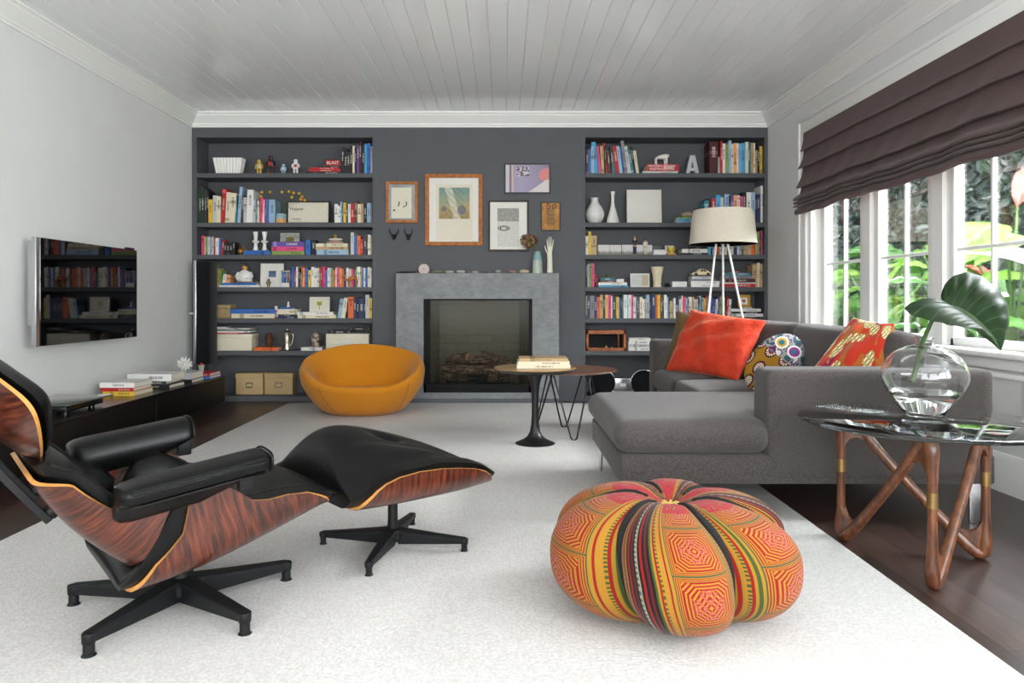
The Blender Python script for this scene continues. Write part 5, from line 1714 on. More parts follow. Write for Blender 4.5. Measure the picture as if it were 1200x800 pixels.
# paper drawers
t = thing('paper_drawers', 'cream three-drawer paper box behind the tub chair', 'box', (PX(407), BY, ZS[5]))
w, hh = SX(25), SX(20)
b = B(); b.box(-w, w, .002, .2, 0, hh); b.build('case', M_cream, t, 0)
for i in range(3):
    b = B(); b.rbox(-w + .006, w - .006, -.004, .004, .005 + i * hh / 3, (i + 1) * hh / 3 - .003, .002, 1); d = b.build('drawer', M_ivory, t)
    b = B(); b.box(-.03, .03, -.006, -.003, (i + .45) * hh / 3, (i + .62) * hh / 3); b.build('label_strip', M_cardw, d, 0)
stack(L, 5, 'k384,408,3.6 k409,432,3.6', 'on cream paper drawers', z0=.470 + SX(20.2))
M_kraft = plain('kraft_board', (196, 168, 122), .75, vary=.03)
for px0, px1, lab in ((275.6, 308.4, 'tan lidded archive box on the floor, the one nearer the console'), (309.4, 343, 'tan lidded archive box on the floor, the one nearer the tub chair')):
    t = lidbox(px0, px1, 25, 0, lab, M_kraft, z=.0505, Y=6.70, d=.15, name='archive_box', group='archive boxes under the left bookcase')
    b = B(); zz = SX(25, 6.7)
    b.box(-.03, .03, -.001, .005, zz * .32, zz * .36); b.box(-.03, .03, -.001, .005, zz * .52, zz * .56); b.box(-.03, -.025, -.001, .005, zz * .32, zz * .56); b.box(.025, .03, -.001, .005, zz * .32, zz * .56)
    b.build('label_holder', M_chrome, t, 0)

# ---------------------------------------------------------------- ornaments on the right bookcase
t = thing('letter', 'grey metal capital letter A standing on the top shelf', 'letter', (PX(812.3), BY + .02, ZS[0]))
k = SX(1)
b = B()
poly = [(-8*k, 0), (-2.9*k, 22.3*k), (2.9*k, 22.3*k), (8*k, 0), (3.2*k, 0), (2.4*k, 4*k), (-2.4*k, 4*k), (-3.2*k, 0)]
tri = [(-1.5*k, 7.6*k), (0, 15.5*k), (1.5*k, 7.6*k)]
bm = bmesh.new()
def loop_(pts):
    v = [bm.verts.new((x, 0, z)) for x, z in pts]
    return [bm.edges.new((v[i], v[(i + 1) % len(v)])) for i in range(len(v))]
ed = loop_(poly) + loop_(tri)
bmesh.ops.triangle_fill(bm, use_beauty=True, edges=ed)
ex = bmesh.ops.extrude_face_region(bm, geom=list(bm.faces))
for q in ex['geom']:
    if isinstance(q, bmesh.types.BMVert): q.co.y += .035
b.from_bm(bm)
b.build('letter_body', plain('galvanised_metal', (176, 180, 182), .5, .3), t, 20)
M_figw = plain('white_enamel', (232, 228, 220), .4)
quad('figurine', 'white crawling animal figurine on top of the red book', 'figurine', (PX(777), BY + .05, zin + .001), SX(17), M_figw, 'crawl').scale = (-1, 1, .95)
insp = [o for o in COL.objects if o.get('label', '').startswith('red top book lying flat, under the crawling')][0]
insp.name = 'book'
# the red book carries its title along the spine (book lies turned, so the lettering is turned back)
lettering('MODERN DESIGN', SX(3.4), M_ink_w, insp, (SX(2.2), -.0008, SX(17.5)), (R(90), R(-90), 0), sx=1.15)
lettering('INSPIRATIONS', SX(3.6), M_ink_w, insp, (SX(5.6), -.0008, SX(17.5)), (R(90), R(-90), 0), sx=1.25)
b = B()
b.lathe([(4.6*k, 0), (5.4*k, .6*k), (9.4*k, 5*k), (11.2*k, 10*k), (11*k, 14*k), (8.4*k, 20*k), (5*k, 25*k), (4.2*k, 28*k), (4.6*k, 30*k), (5.4*k, 31*k), (4.8*k, 31*k), (3.6*k, 28*k), (3.6*k, 26*k)], 36)
single('vase', b, M_white, (PX(698.6), BY + .1, ZS[1]), 'round-bellied white vase with short neck on the second shelf', 'vase', smooth=60)
b = B()
b.lathe([(7.6*k, 0), (7.8*k, 1*k), (6.6*k, 7*k), (4.6*k, 14*k), (2.6*k, 21*k), (1.9*k, 27*k), (2.1*k, 34*k), (2.9*k, 38.5*k), (2.3*k, 38.5*k), (1.5*k, 33*k)], 32)
single('vase', b, M_white, (PX(720), BY + .1, ZS[1]), 'tall slender-necked white bottle vase beside the square canvas', 'vase', smooth=60)
t = thing('canvas', 'blank square white canvas leaning at the back of the second shelf', 'canvas', (PX(757), BY + .09, ZS[1] + .001), rot=(R(-3), 0, 0))
b = B(); b.rbox(-SX(20.6), SX(20.6), -.02, .0, 0, SX(40.6), .003, 2); b.build('canvas_panel', M_cardw, t)
b = B(); b.ball((0, 0, SX(3.5)), (SX(7), .045, SX(3.5)), 20, 10)
single('stone', b, plain('tan_stone', (164, 146, 120), .8, vary=.1, scale=30), (PX(806.5), BY + .05, zsn), 'smooth tan stone on small stacked books by the lampshade', 'stone')
# panorama of city cards
M_pano = NT('grey_panorama_print')
co = M_pano.coord('Generated')
sp = M_pano.n('ShaderNodeSeparateXYZ'); M_pano.l(co, sp.inputs[0])
nz = M_pano.noise(M_pano.mapping(co, (9, 1, .4)), 3, 4, .7)
hz = M_pano.math('GREATER_THAN', M_pano.math('ADD', M_pano.math('MULTIPLY', nz, .9), -.1), sp.outputs[2])
nz2 = M_pano.noise(M_pano.mapping(co, (12, 1, 3)), 4, 3)
M_pano = M_pano.bsdf(M_pano.mix(hz, rgba((214, 212, 208)), M_pano.ramp(nz2, [(.3, rgba((50, 48, 46))), (.7, rgba((190, 184, 172)))])), .8)
xs_ = [701, 715.5, 729.5, 745, 766]
for i, lab in enumerate(('first grey skyline card, next to the tan book', 'second grey skyline card of the folding panorama', 'third grey skyline card, behind the man figurine', 'fourth grey skyline card, behind the woman figurine')):
    b = B(); w = SX(xs_[i + 1] - xs_[i] - .6) / 2
    b.box(-w, w, -.002, .002, 0, SX(12.2))
    single('panorama_card', b, M_pano, (PX((xs_[i] + xs_[i + 1]) / 2), BY + .045 + .012 * (i % 2), ZS[2] + .0005), lab + ' on the third shelf', 'card', 'skyline cards', smooth=0, rot=(0, 0, 0))
def person(px, h, top, trs, hair, label, longhair=False):
    k = SX(h) / 22.5
    t = thing('person_figurine', label, 'figurine', (PX(px), BY + .005, ZS[2] + .0005))
    def skin(nm, pts, ed, rad, mat):
        me = bpy.data.meshes.new(nm); me.from_pydata([tuple(c * k for c in p) for p in pts], ed, [])
        o = bpy.data.objects.new(nm, me); COL.objects.link(o); o.parent = t
        m = o.modifiers.new('skin', 'SKIN'); m.use_smooth_shade = True
        for v, r in zip(me.skin_vertices[0].data, rad): v.radius = (r * k, r * k)
        me.skin_vertices[0].data[0].use_root = True
        subsurf(o, 2); me.materials.append(mat)
        return o
    M_sk = plain('figurine_skin', (206, 156, 128), .6)
    pts = [(0, 0, 11), (0, 0, 14), (0, 0, 17), (0, 0, 18.8), (0, 0, 20), (0, -.1, 21.4), (-2, 0, 17.6), (-2.6, -.2, 14.6), (-1.8, -1.2, 12.4), (2, 0, 17.6), (2.6, -.2, 14.6), (1.8, -1.2, 12.4), (-.9, 0, 10), (-1, -.1, 5.6), (-1.1, .1, 1), (-1.1, -1, .5), (.9, 0, 10), (1, -.1, 5.6), (1.1, .1, 1), (1.1, -1, .5)]
    ed = [(0, 1), (1, 2), (2, 3), (3, 4), (4, 5), (2, 6), (6, 7), (7, 8), (2, 9), (9, 10), (10, 11), (0, 12), (12, 13), (13, 14), (14, 15), (0, 16), (16, 17), (17, 18), (18, 19)]
    rad = [1.3, 1.35, 1.5, .6, 1.15, .9, .7, .55, .45, .7, .55, .45, .95, .75, .55, .5, .95, .75, .55, .5]
    skin('body', pts, ed, rad, M_sk)
    skin('shirt', [(0, 0, 10.6), (0, 0, 14), (0, 0, 17.2), (-2, 0, 17.6), (-2.65, -.2, 14.6), (-2.1, -.9, 13), (2, 0, 17.6), (2.65, -.2, 14.6), (2.1, -.9, 13)], [(0, 1), (1, 2), (2, 3), (3, 4), (4, 5), (2, 6), (6, 7), (7, 8)], [1.6, 1.6, 1.75, .95, .8, .7, .95, .8, .7], top)
    skin('trousers', [(0, 0, 10.8), (-.95, 0, 9.6), (-1, -.1, 5.6), (-1.1, .1, .9), (.95, 0, 9.6), (1, -.1, 5.6), (1.1, .1, .9)], [(0, 1), (1, 2), (2, 3), (0, 4), (4, 5), (5, 6)], [1.5, 1.15, .95, .75, 1.15, .95, .75], trs)
    b = B(); b.ball((0, .25*k, 20.9*k), (1.25*k, 1.25*k, 1.4*k))
    if longhair: b.ball((0, .7*k, 19.2*k), (1.4*k, .8*k, 2*k))
    b.build('hair', hair, t, 60)
M_jean = plain('blue_denim', (44, 58, 92), .8)
M_brnh = plain('brown_hair', (70, 44, 30), .8)
person(744, 22.5, M_kt, M_jean, plain('fair_hair', (150, 112, 86), .8), 'standing person figurine in black shirt and blue jeans on the third shelf')
person(756.5, 19.5, plain('cream_cloth', (222, 212, 196), .8), plain('cream_cloth_trousers', (214, 204, 188), .8), M_brnh, 'standing person figurine in cream clothes with long brown hair', True)
b = B(); b.rbox(-SX(7), SX(7), 0, .08, 0, SX(6.2), .003, 2)
single('small_box', b, M_wt, (PX(773), BY - .005, ZS[2]), 'small white box with dark objects behind it on the third shelf', 'box')
b = B(); b.rbox(-SX(6), SX(6), 0, .05, 0, SX(11), .004, 2)
single('small_box', b, plain('dim_grey_box', (104, 106, 108), .6), (PX(772), BY + .09, ZS[2]), 'dark grey box standing behind the small white box', 'box')
t = thing('dish', 'yellow glass dish on an orange base beside the white box', 'dish', (PX(787.5), BY + .03, ZS[2]))
b = B(); b.rbox(-SX(5), SX(5), -.03, .03, 0, SX(2), .002, 2); b.build('base', plain('orange_base', (214, 140, 50), .5), t)
b = B(); b.lathe([(2*k, 2*k), (2.6*k, 4*k), (4.4*k, 6*k), (4.4*k, 9.6*k), (3.8*k, 9.6*k), (3.4*k, 6.4*k)], 20); b.build('bowl', plain('yellow_glass', (214, 190, 60), .25), t)
b = B(); b.rbox(-SX(5.4), SX(5.4), 0, .006, 0, SX(12), .002, 1)
single('card', b, M_cardw, (PX(787.5), BY + .1, ZS[2] + .0004), 'plain white card standing behind the yellow dish', 'card')
# fourth shelf
robot(698, 15.5, 3, M_rd, M_kt, 'little red and black figure standing beside the four upright books')
b = B(); b.lathe([(3*k, 0), (2*k, 1.6*k), (1*k, 3*k), (1.6*k, 4*k), (.001, 5*k)], 12)
single('trinket', b, plain('green_trinket', (90, 104, 60), .5), (PX(712), BY + .05, zsm), 'tiny green and orange trinket on the stacked books', 'ornament')
b = B(); b.rbox(-SX(4.4), SX(4.4), 0, .06, 0, SX(3.6), .002, 1)
single('card_box', b, M_wt, (PX(727), BY + .01, ZS[3] + SX(6.0)), 'small white card box on the sky blue stack', 'box')
t, w, h = frame_art('framed_picture', 'white framed certificate on the fourth shelf before the pale column vase', 'picture', 738.5, 761, 320, 336, BY + .06, .005, .012, M_cardw, M_cardw, [(.04, .6, .08, .92, plain('pale_print', (206, 206, 204), .8, vary=.1, scale=80), 'print'), (.62, .96, .08, .92, plain('beige_print', (196, 184, 150), .8), 'print')], z=ZS[3] + .001, lean=3)
t = thing('column_vase', 'cream carved capital-shaped vase on the fourth shelf', 'vase', (PX(771.8), BY + .06, ZS[3]))
b = B()
b.grid(lambda u, v: Vector((lambda r: (r * math.cos(2*PI*u), r * math.sin(2*PI*u), v * SX(24)))(SX(lerp_tab([(0, 5), (.08, 5), (.14, 4.4), (.55, 5.2), (.7, 6), (.76, 6.6), (.86, 6.8), (.92, 7.6), (1, 7.4)], v)) * (1 + (.035 * math.cos(24*PI*u) if .14 < v < .7 else 0)))), 72, 30, cu=True)
b.lathe([(SX(7.4), SX(24)), (SX(6.4), SX(24)), (SX(5), SX(14)), (.001, SX(13))], 36)
b.build('vase_body', plain('cream_bisque', (226, 212, 180), .6), t)
b = B(); b.ball((0, 0, SX(2.6)), (SX(3.6), .03, SX(2.6)), 14, 8)
single('stone', b, M_dark, (PX(783), BY + .04, ZS[3]), 'dark pebble beside the cream column vase', 'stone')
b = B(); b.rbox(-SX(8.5), SX(8.5), 0, .12, 0, SX(6.6), .003, 2)
single('white_box', b, M_wt, (PX(796.5), BY, ZS[3]), 'flat white box on the fourth shelf beside the toy car stack', 'box')
# toy car
t = thing('toy_car', 'cream rounded vintage toy car parked on a stack of white books', 'toy', (PX(823), BY + .05, zcar))
k = SX(1)
prof_c = [(-12, 2.2), (-11.6, 3.6), (-9, 4.8), (-6, 5.4), (-3.2, 8.2), (.5, 9.2), (4.4, 8.8), (8, 6.8), (10.6, 4.4), (11.6, 2.2), (10, 1.6), (-11, 1.6)]
b = B()
secs = [(-4.6, .86, 1.6), (-4.3, .95, 1.0), (-3.2, 1, .3), (0, 1, 0), (3.2, 1, .3), (4.3, .95, 1.0), (4.6, .86, 1.6)]
m = len(prof_c)
vs = []
for y, s_, dz in secs:
    for x, z in prof_c: vs.append((x * s_ * k, y * k, max(1.6, z - (dz if z > 5 else 0)) * k))
fs = [(i*m+j, i*m+(j+1) % m, (i+1)*m+(j+1) % m, (i+1)*m+j) for i in range(len(secs)-1) for j in range(m)] + [tuple(range(m)), tuple((len(secs)-1)*m+j for j in range(m))]
b.add(vs, fs)
o = b.build('car_body', plain('cream_enamel', (222, 206, 164), .3), t, 40)
b = B()
b.prism([(-2.2*k, 5.6*k), (-.2*k, 8*k), (1.6*k, 8.2*k), (1.6*k, 5.6*k)], 'y', -4.75*k, -4.3*k); b.prism([(2.3*k, 5.6*k), (2.3*k, 8.1*k), (4*k, 7.8*k), (6*k, 5.8*k)], 'y', -4.75*k, -4.3*k)
b.build('side_window', M_kt, t, 0)
for x in (-7, 7.2):
    for y in (-4.4, 3.4):
        b = B(); T = Matrix.Translation((x*k, y*k, 2.1*k)) @ Matrix.Rotation(R(90), 4, 'X')
        b.lathe([(.9*k, -.7*k), (2.1*k, -.6*k), (2.1*k, .5*k), (.001, .6*k)], 16, T=T); b.build('wheel', M_kt, t)
# heart frame
t, w, h = frame_art('framed_picture', 'tiny gold frame holding a red heart, on books near the window', 'picture', 864, 878.8, 346.8, 361, BY + .03, .024, .018, plain('gilt_frame', (190, 142, 50), .4, .5), M_cardw, [], z=zhe, lean=3)
b = B()
hp_ = [(0, -1), (-.55, -.35), (-.95, .2), (-.85, .72), (-.45, .85), (-.1, .62), (0, .4), (.1, .62), (.45, .85), (.85, .72), (.95, .2), (.55, -.35)]
b.prism([(x * SX(2.1), z * SX(2.1) + h * .5) for x, z in hp_], 'y', -.0135, -.0115); b.build('heart', M_rd, t, 0)
# vitrine
t = thing('vitrine', 'shallow honey wood and glass display case on the lowest shelf', 'display case', (PX(710.2), BY - .01, ZS[5]))
w, h = SX(23.4), SX(24)
b = B()
f_ = SX(3)
for (a0, a1, c0, c1) in ((-w, w, h - SX(4.4), h), (-w, w, 0, SX(3.4)), (-w, -w + f_, 0, h), (w - f_, w, 0, h)):
    b.rbox(a0, a1, 0, .018, c0, c1, .002, 1)
b.box(-w, -w + .008, .018, .16, 0, h); b.box(w - .008, w, .018, .16, 0, h); b.box(-w, w, .018, .16, 0, .008); b.box(-w, w, .018, .16, h - .008, h); b.box(-w, w, .15, .16, 0, h, 1)
b.rbox(w * .62, w * .67, .03, .05, .008, h - .008, .002, 1)
M_case = wood('case_wood', (132, 70, 36), (164, 94, 52), (186, 116, 70), (8, 8, 8), 3, .6, coat=0)
b.build('case', [M_case, M_dark], t)
b = B(); b.box(-w + f_, w - f_, .006, .008, SX(3.4), h - SX(4.4)); b.build('glazing', M_picglass, t, 0)
for i, (x, hh_, c, lab) in enumerate(((-.5, 2.0, (200, 180, 120), 'pale shell'), (.05, 4.2, (214, 170, 110), 'tan shell'), (.35, 2.4, (214, 206, 190), 'white shell'))):
    b = B(); b.lathe([(SX(1.6), 0), (SX(2.4), SX(hh_ * .4)), (SX(.8), SX(hh_)), (.0005, SX(hh_ * 1.15))], 10)
    single('specimen', b, plain('specimen_%d' % i, c, .6), (PX(710.2) + x * w, BY + .06, ZS[5] + .0085), lab + ' specimen inside the wooden display case', 'specimen', 'specimens in the display case')
# round-speaker stereo
t = thing('stereo', 'silver stereo dock with two large round black speakers under the right bookcase', 'stereo', (PX(729.5, 6.66), 6.66, .0505))
k = 6.66 / F
M_spk = fabric('black_speaker_cloth', (20, 20, 24), (10, 10, 12), 900, .3)
for x in (-23.8, 23.8):
    b = B(); T = Matrix.Translation((x * k, .0, 15.2 * k)) @ Matrix.Rotation(R(90), 4, 'X')
    b.lathe([(15.0*k, -.03), (15.0*k, .028), (14.5*k, .03)], 48, T=T); o = b.build('speaker_ring', M_chrome, t)
    b = B(); b.lathe([(14.6*k, .02), (14.6*k, .032), (12*k, .038), (6*k, .044), (.0005, .046)], 48, T=T); b.build('speaker_cloth', M_spk, o, 60)
b = B(); b.rbox(-10*k, 10*k, -.02, .05, 5*k, 20*k, .004, 2); b.box(-26*k, 26*k, .0, .03, 3.5*k, 6*k); b.build('dock', M_chrome, t)
for x in (-1.6, 1.6):
    b = B(); T = Matrix.Translation((x * k, -.021, 12.4 * k)) @ Matrix.Rotation(R(90), 4, 'X'); b.lathe([(2.2*k, -.003), (2.2*k, .003), (.0005, .004)], 20, T=T); b.build('dial', M_wt, t)
# ---------------------------------------------------------------- fireplace
def stone_mat():
    t = NT('grey_soapstone')
    co = t.coord()
    n = t.noise(co, 5, 6, .65)
    n2 = t.noise(t.mapping(co, (1, 1, 2.2), (0, R(35), 0)), 14, 5, .7)
    s = t.math('ADD', t.math('MULTIPLY', n, .5), t.math('MULTIPLY', n2, .5))
    colr = t.ramp(s, [(.35, rgba((112, 115, 116))), (.5, rgba((126, 129, 130))), (.62, rgba((140, 143, 143))), (.72, rgba((158, 160, 160)))])
    return t.bsdf(colr, .6, 0, t.bump(n2, .04, .003))
M_stone = stone_mat()
SYF = 6.42
fp = thing('fireplace', 'grey soapstone fireplace with black-framed glass front and gas logs', 'fireplace', (-.235, SYF, 0))
b = B()
sx0, sx1, ox0, ox1, oz0, oz1, sz = -.974, .503, -.725, .262, .104, .955, 1.1875
b.box(sx0, ox0, SYF, YF - .001, .052, sz); b.box(ox1, sx1, SYF, YF - .001, .052, sz)
b.box(ox0, ox1, SYF, YF - .001, oz1, sz); b.box(ox0, ox1, SYF, YF - .001, .052, oz0)
wb(b, 'stone_surround', M_stone, fp, 0)
b = B(); b.rbox(sx0 - .0, sx1 + .0, SYF - .005, YF - .001, 0, .052, .003, 1)
wb(b, 'plinth', plain('dark_grey_stone', (86, 89, 92), .5), fp, 0)
b = B()
for (a0, a1, c0, c1) in ((ox0, ox0 + .02, oz0, oz1), (ox1 - .03, ox1, oz0, oz1), (ox0, ox1, oz1 - .014, oz1), (ox0, ox1, oz0, oz0 + .075)):
    b.box(a0, a1, SYF + .015, SYF + .06, c0, c1)
b.box(ox0 + .02, ox0 + .055, SYF + .045, SYF + .07, oz0, oz1)
wb(b, 'metal_frame', plain('matte_black_steel', (10, 10, 11), .55, spec=.2), fp, 0)
b = B(); b.box(ox0 + .03, ox1 - .025, SYF + .052, SYF + .056, oz0 + .07, oz1 - .012)
wb(b, 'glass_front', M_glassfront, fp, 0)
def brick_mat():
    t = NT('firebox_brick')
    br = t.n('ShaderNodeTexBrick'); t.l(t.mapping(t.coord(), (1, 1, 1), (R(90), 0, 0)), br.inputs[0])
    br.inputs['Scale'].default_value = 1; br.inputs['Brick Width'].default_value = .23; br.inputs['Row Height'].default_value = .075; br.inputs['Mortar Size'].default_value = .005
    br.inputs['Color1'].default_value = rgba((118, 115, 98)); br.inputs['Color2'].default_value = rgba((112, 109, 93)); br.inputs['Mortar'].default_value = rgba((103, 100, 86))  # olive-grey tone paints the room's reflection in the glass into the lining
    return t.bsdf(br.outputs[0], .9)
M_fb = brick_mat()
b = B()
f0, f1, fz0, fz1, fy = FB0 + .012, FB1 - .012, FBZ0 + .003, FBZ1 - .003, YB - .01
b.add([(f0, YF - .02, fz0), (f1, YF - .02, fz0), (f1 - .1, fy, fz0), (f0 + .1, fy, fz0), (f0, YF - .02, fz1), (f1, YF - .02, fz1), (f1 - .1, fy, fz1), (f0 + .1, fy, fz1)], [(3, 2, 6, 7), (0, 3, 7, 4), (2, 1, 5, 6), (0, 1, 2, 3), (4, 7, 6, 5)])
wb(b, 'firebox_lining', M_fb, fp, 0, recalc=False)
M_bark = NT('charred_bark')
_n = M_bark.noise(M_bark.mapping(M_bark.coord(), (3, 14, 14)), 4, 5, .65)
M_bark = M_bark.bsdf(M_bark.ramp(_n, [(.35, rgba((30, 24, 20))), (.5, rgba((92, 72, 56))), (.65, rgba((150, 126, 102)))]), .9, 0, M_bark.bump(_n, .8, .02))
M_logend = plain('cut_log_end', (170, 128, 84), .8, vary=.2, scale=90)
lr = random.Random(4)
for i, (p0, p1, r) in enumerate((((-.56, 6.62, .29), (.10, 6.60, .28), .052), ((-.50, 6.73, .31), (.05, 6.75, .33), .055), ((-.47, 6.60, .40), (-.02, 6.72, .37), .045), ((-.20, 6.70, .44), (.07, 6.58, .36), .034), ((-.54, 6.68, .36), (-.33, 6.58, .42), .036), ((-.55, 6.57, .24), (-.34, 6.60, .23), .045), ((-.14, 6.57, .24), (.10, 6.60, .23), .047))):
    b = B()
    a, c = Vector(p0), Vector(p1)
    pts = [a.lerp(c, k / 9) + Vector((lr.uniform(-.006, .006), lr.uniform(-.006, .006), lr.uniform(-.008, .008))) for k in range(10)]
    b.tube(pts, [r * lr.uniform(.85, 1.12) for _ in pts], 12)
    b.m[-1] = 1; b.m[-2] = 1
    wb(b, 'log', [M_bark, M_logend], fp, 40)
b = B()
for k in range(7):
    x = -.52 + k * .095
    b.tube([(x, 6.53, .30), (x, 6.54, .20), (x, 6.56, .175), (x, 6.80, .175)], .0075, 8)
for y, z in ((6.545, .19), (6.545, .245), (6.78, .175)):
    b.tube([(-.53, y, z), (.06, y, z)], .0075, 8)
for x in (-.52, .05):
    for y in (6.56, 6.78): b.tube([(x, y, .175), (x, y, fz0)], .008, 8)
wb(b, 'grate', M_blackmetal, fp, 40)
b = B()
for k in range(60):
    x, y = lr.uniform(-.56, .10), lr.uniform(6.56, 6.80)
    b.ball((x, y, fz0 + .012), (lr.uniform(.012, .03), lr.uniform(.012, .025), lr.uniform(.01, .02)), 7, 5)
o = wb(b, 'embers', plain('grey_embers', (96, 84, 76), .9, vary=.5, scale=40), fp, 40)
o['kind'] = 'stuff'

# ---------------------------------------------------------------- pictures on the chimney breast
AY = YF - .002
def P_cream(t): pass
def art_print(name, fn):
    t = NT(name); sp = t.n('ShaderNodeSeparateXYZ'); t.l(t.coord('Generated'), sp.inputs[0])
    return fn(t, sp.outputs[0], sp.outputs[2])
M_silvermat = plain('silver_grey_mount', (120, 120, 118), .35, .3, vary=.25, scale=8)
M_inkgrey = plain('grey_ink', (96, 94, 88), .8, vary=.3)
t, w, h = frame_art('framed_picture', 'small honey wood frame holding cream paper with two grey marks, above the mounted heads', 'picture', 452.4, 490, 213, 261.2, AY, .026, .026, M_pine, M_silvermat, [(.10, .86, .09, .95, M_ivory, 'paper')])
for pts, r in ((((-.022, .198), (-.034, .150)), .006), (((.036, .196), (.046, .170), (.012, .142)), .0055), (((-.072, .124), (-.072, .108)), .010)):
    b = B(); q = spline([(x, -.0168, z) for x, z in pts], 4); b.tube(q, r, 8)
    for i, v in enumerate(b.v): b.v[i] = (v[0], -.0168 + (v[1] + .0168) * .08, v[2])
    b.build('ink_mark', M_inkgrey, t, 0)
def big_print(t, x, z):
    n = t.noise(t.coord('Generated'), 6, 4)
    g = t.math('ADD', z, t.math('MULTIPLY', t.math('SUBTRACT', n, .5), .5))
    base = t.ramp(g, [(0, rgba((150, 128, 84))), (.35, rgba((178, 158, 112))), (.55, rgba((150, 158, 130))), (.85, rgba((124, 150, 142)))])
    d = t.math('ADD', x, z)
    diag = t.math('MULTIPLY', t.math('GREATER_THAN', t.math('FRACT', t.math('MULTIPLY', d, 5.0)), .9), t.math('LESS_THAN', t.math('ABSOLUTE', t.math('SUBTRACT', x, .52)), .3))
    pale = t.math('LESS_THAN', t.math('ABSOLUTE', t.math('SUBTRACT', t.math('ADD', x, t.math('MULTIPLY', t.math('SUBTRACT', z, .5), .3)), .45)), .12)
    c = t.mix(t.math('MULTIPLY', pale, t.math('MULTIPLY', n, 1.2)), base, rgba((220, 214, 196)))
    c = t.mix(t.math('MULTIPLY', diag, .8), c, rgba((96, 86, 74)))
    bl = t.math('LESS_THAN', t.math('ADD', t.math('POWER', t.math('SUBTRACT', x, .74), 2.0), t.math('POWER', t.math('SUBTRACT', z, .28), 2.0)), .022)
    c = t.mix(t.math('MULTIPLY', bl, .75), c, rgba((96, 100, 122)))
    bl = t.math('LESS_THAN', t.math('ADD', t.math('POWER', t.math('SUBTRACT', x, .16), 2.0), t.math('POWER', t.math('SUBTRACT', z, .32), 2.0)), .008)
    c = t.mix(t.math('MULTIPLY', bl, .7), c, rgba((96, 90, 116)))
    return t.bsdf(c, .85)
frame_art('framed_picture', 'largest honey wood frame with a small square teal and ochre print in a wide mount', 'picture', 498.4, 565.5, 204.2, 288, AY, .037, .028, M_pine, M_cardw, [(.14, .88, .10, .98, M_ivory, 'paper'), (.20, .82, .15, .64, art_print('abstract_print', big_print), 'print')])
def room_print(t, x, z):
    c = t.ramp(t.math('ADD', x, t.math('MULTIPLY', t.noise(t.coord('Generated'), 3, 2), .1)), [(0, rgba((150, 144, 170))), (.4, rgba((160, 150, 178))), (1, rgba((140, 128, 156)))])
    st = t.ramp(x, [(0, rgba((196, 190, 200))), (.08, rgba((120, 110, 124))), (.13, rgba((206, 172, 160))), (.18, rgba((150, 140, 160)))], True)
    c = t.mix(t.math('LESS_THAN', x, .2), c, st)
    pil = t.math('LESS_THAN', t.math('ADD', t.math('POWER', t.math('MULTIPLY', t.math('SUBTRACT', x, 1.0), 1.1), 2.0), t.math('POWER', t.math('SUBTRACT', z, .62), 2.0)), .07)
    c = t.mix(pil, c, rgba((214, 128, 124)))
    bed = t.math('LESS_THAN', z, t.math('MULTIPLY', t.math('SUBTRACT', x, .52), 1.1))
    c = t.mix(t.math('MULTIPLY', bed, t.math('LESS_THAN', z, .46)), c, rgba((212, 202, 198)))
    pic = t.math('MULTIPLY', t.math('MULTIPLY', t.math('GREATER_THAN', x, .24), t.math('LESS_THAN', x, .54)), t.math('MULTIPLY', t.math('GREATER_THAN', z, .58), t.math('LESS_THAN', z, .92)))
    c = t.mix(pic, c, t.ramp(t.noise(t.coord('Generated'), 12, 2), [(.4, rgba((90, 80, 96))), (.5, rgba((206, 196, 200))), (.7, rgba((206, 150, 130)))], True))
    return t.bsdf(c, .5)
frame_art('framed_picture', 'wide thin black frame with a lilac photograph of a bed, highest on the chimney wall', 'picture', 591, 645, 191.6, 227.2, AY, .013, .024, M_kf, M_kf, [(0, 1, 0, 1, art_print('lilac_photo', room_print), 'photograph')])
def bw_print(t, x, z):
    n = t.noise(t.mapping(t.coord('Generated'), (2, 1, 5)), 5, 5, .7)
    top = t.ramp(n, [(.3, rgba((96, 96, 92))), (.7, rgba((186, 184, 176)))])
    low = t.ramp(n, [(.3, rgba((186, 184, 176))), (.7, rgba((222, 220, 212)))])
    c = t.mix(t.math('GREATER_THAN', z, .66), low, top)
    e = t.math('ADD', t.math('POWER', t.math('DIVIDE', t.math('SUBTRACT', x, .3), .3), 2.0), t.math('POWER', t.math('DIVIDE', t.math('SUBTRACT', z, .48), .075), 2.0))
    ring = t.math('MULTIPLY', t.math('LESS_THAN', e, 1.0), t.math('GREATER_THAN', t.math('FRACT', t.math('MULTIPLY', e, 2.2)), .45))
    c = t.mix(ring, c, rgba((50, 50, 50)))
    return t.bsdf(c, .7)
frame_art('framed_picture', 'dark brown frame with black and white seascape print in white mount', 'picture', 572.4, 619.6, 235, 294.4, AY, .016, .026, M_dkw, M_cardw, [(.20, .78, .13, .94, art_print('seascape_print', bw_print), 'print')])
M_amber = wood('amber_plaque', (150, 98, 34), (178, 122, 48), (198, 144, 68), (2, 2, 2), 6, .6, coat=0)
t, w, h = frame_art('wall_plaque', 'little amber wooden plaque with a scratched grey long-eared animal', 'plaque', 634, 656.5, 236.8, 270.4, AY, .008, .022, M_kf, M_amber, [], glass=False)
M_scr = plain('grey_scratch', (96, 84, 66), .7, vary=.3, scale=200)
M_scr2 = plain('slate_ink', (48, 50, 66), .7)
b = B()
for pts, r in ((((-.03, .20), (-.035, .23), (-.025, .255), (-.012, .235), (-.01, .205), (-.03, .20)), .004), (((.012, .205), (.02, .235), (.04, .245), (.05, .225), (.03, .205), (.014, .20)), .004)):
    b.tube(spline([(x, -.0135, z) for x, z in pts], 4), r, 6, mat=1)
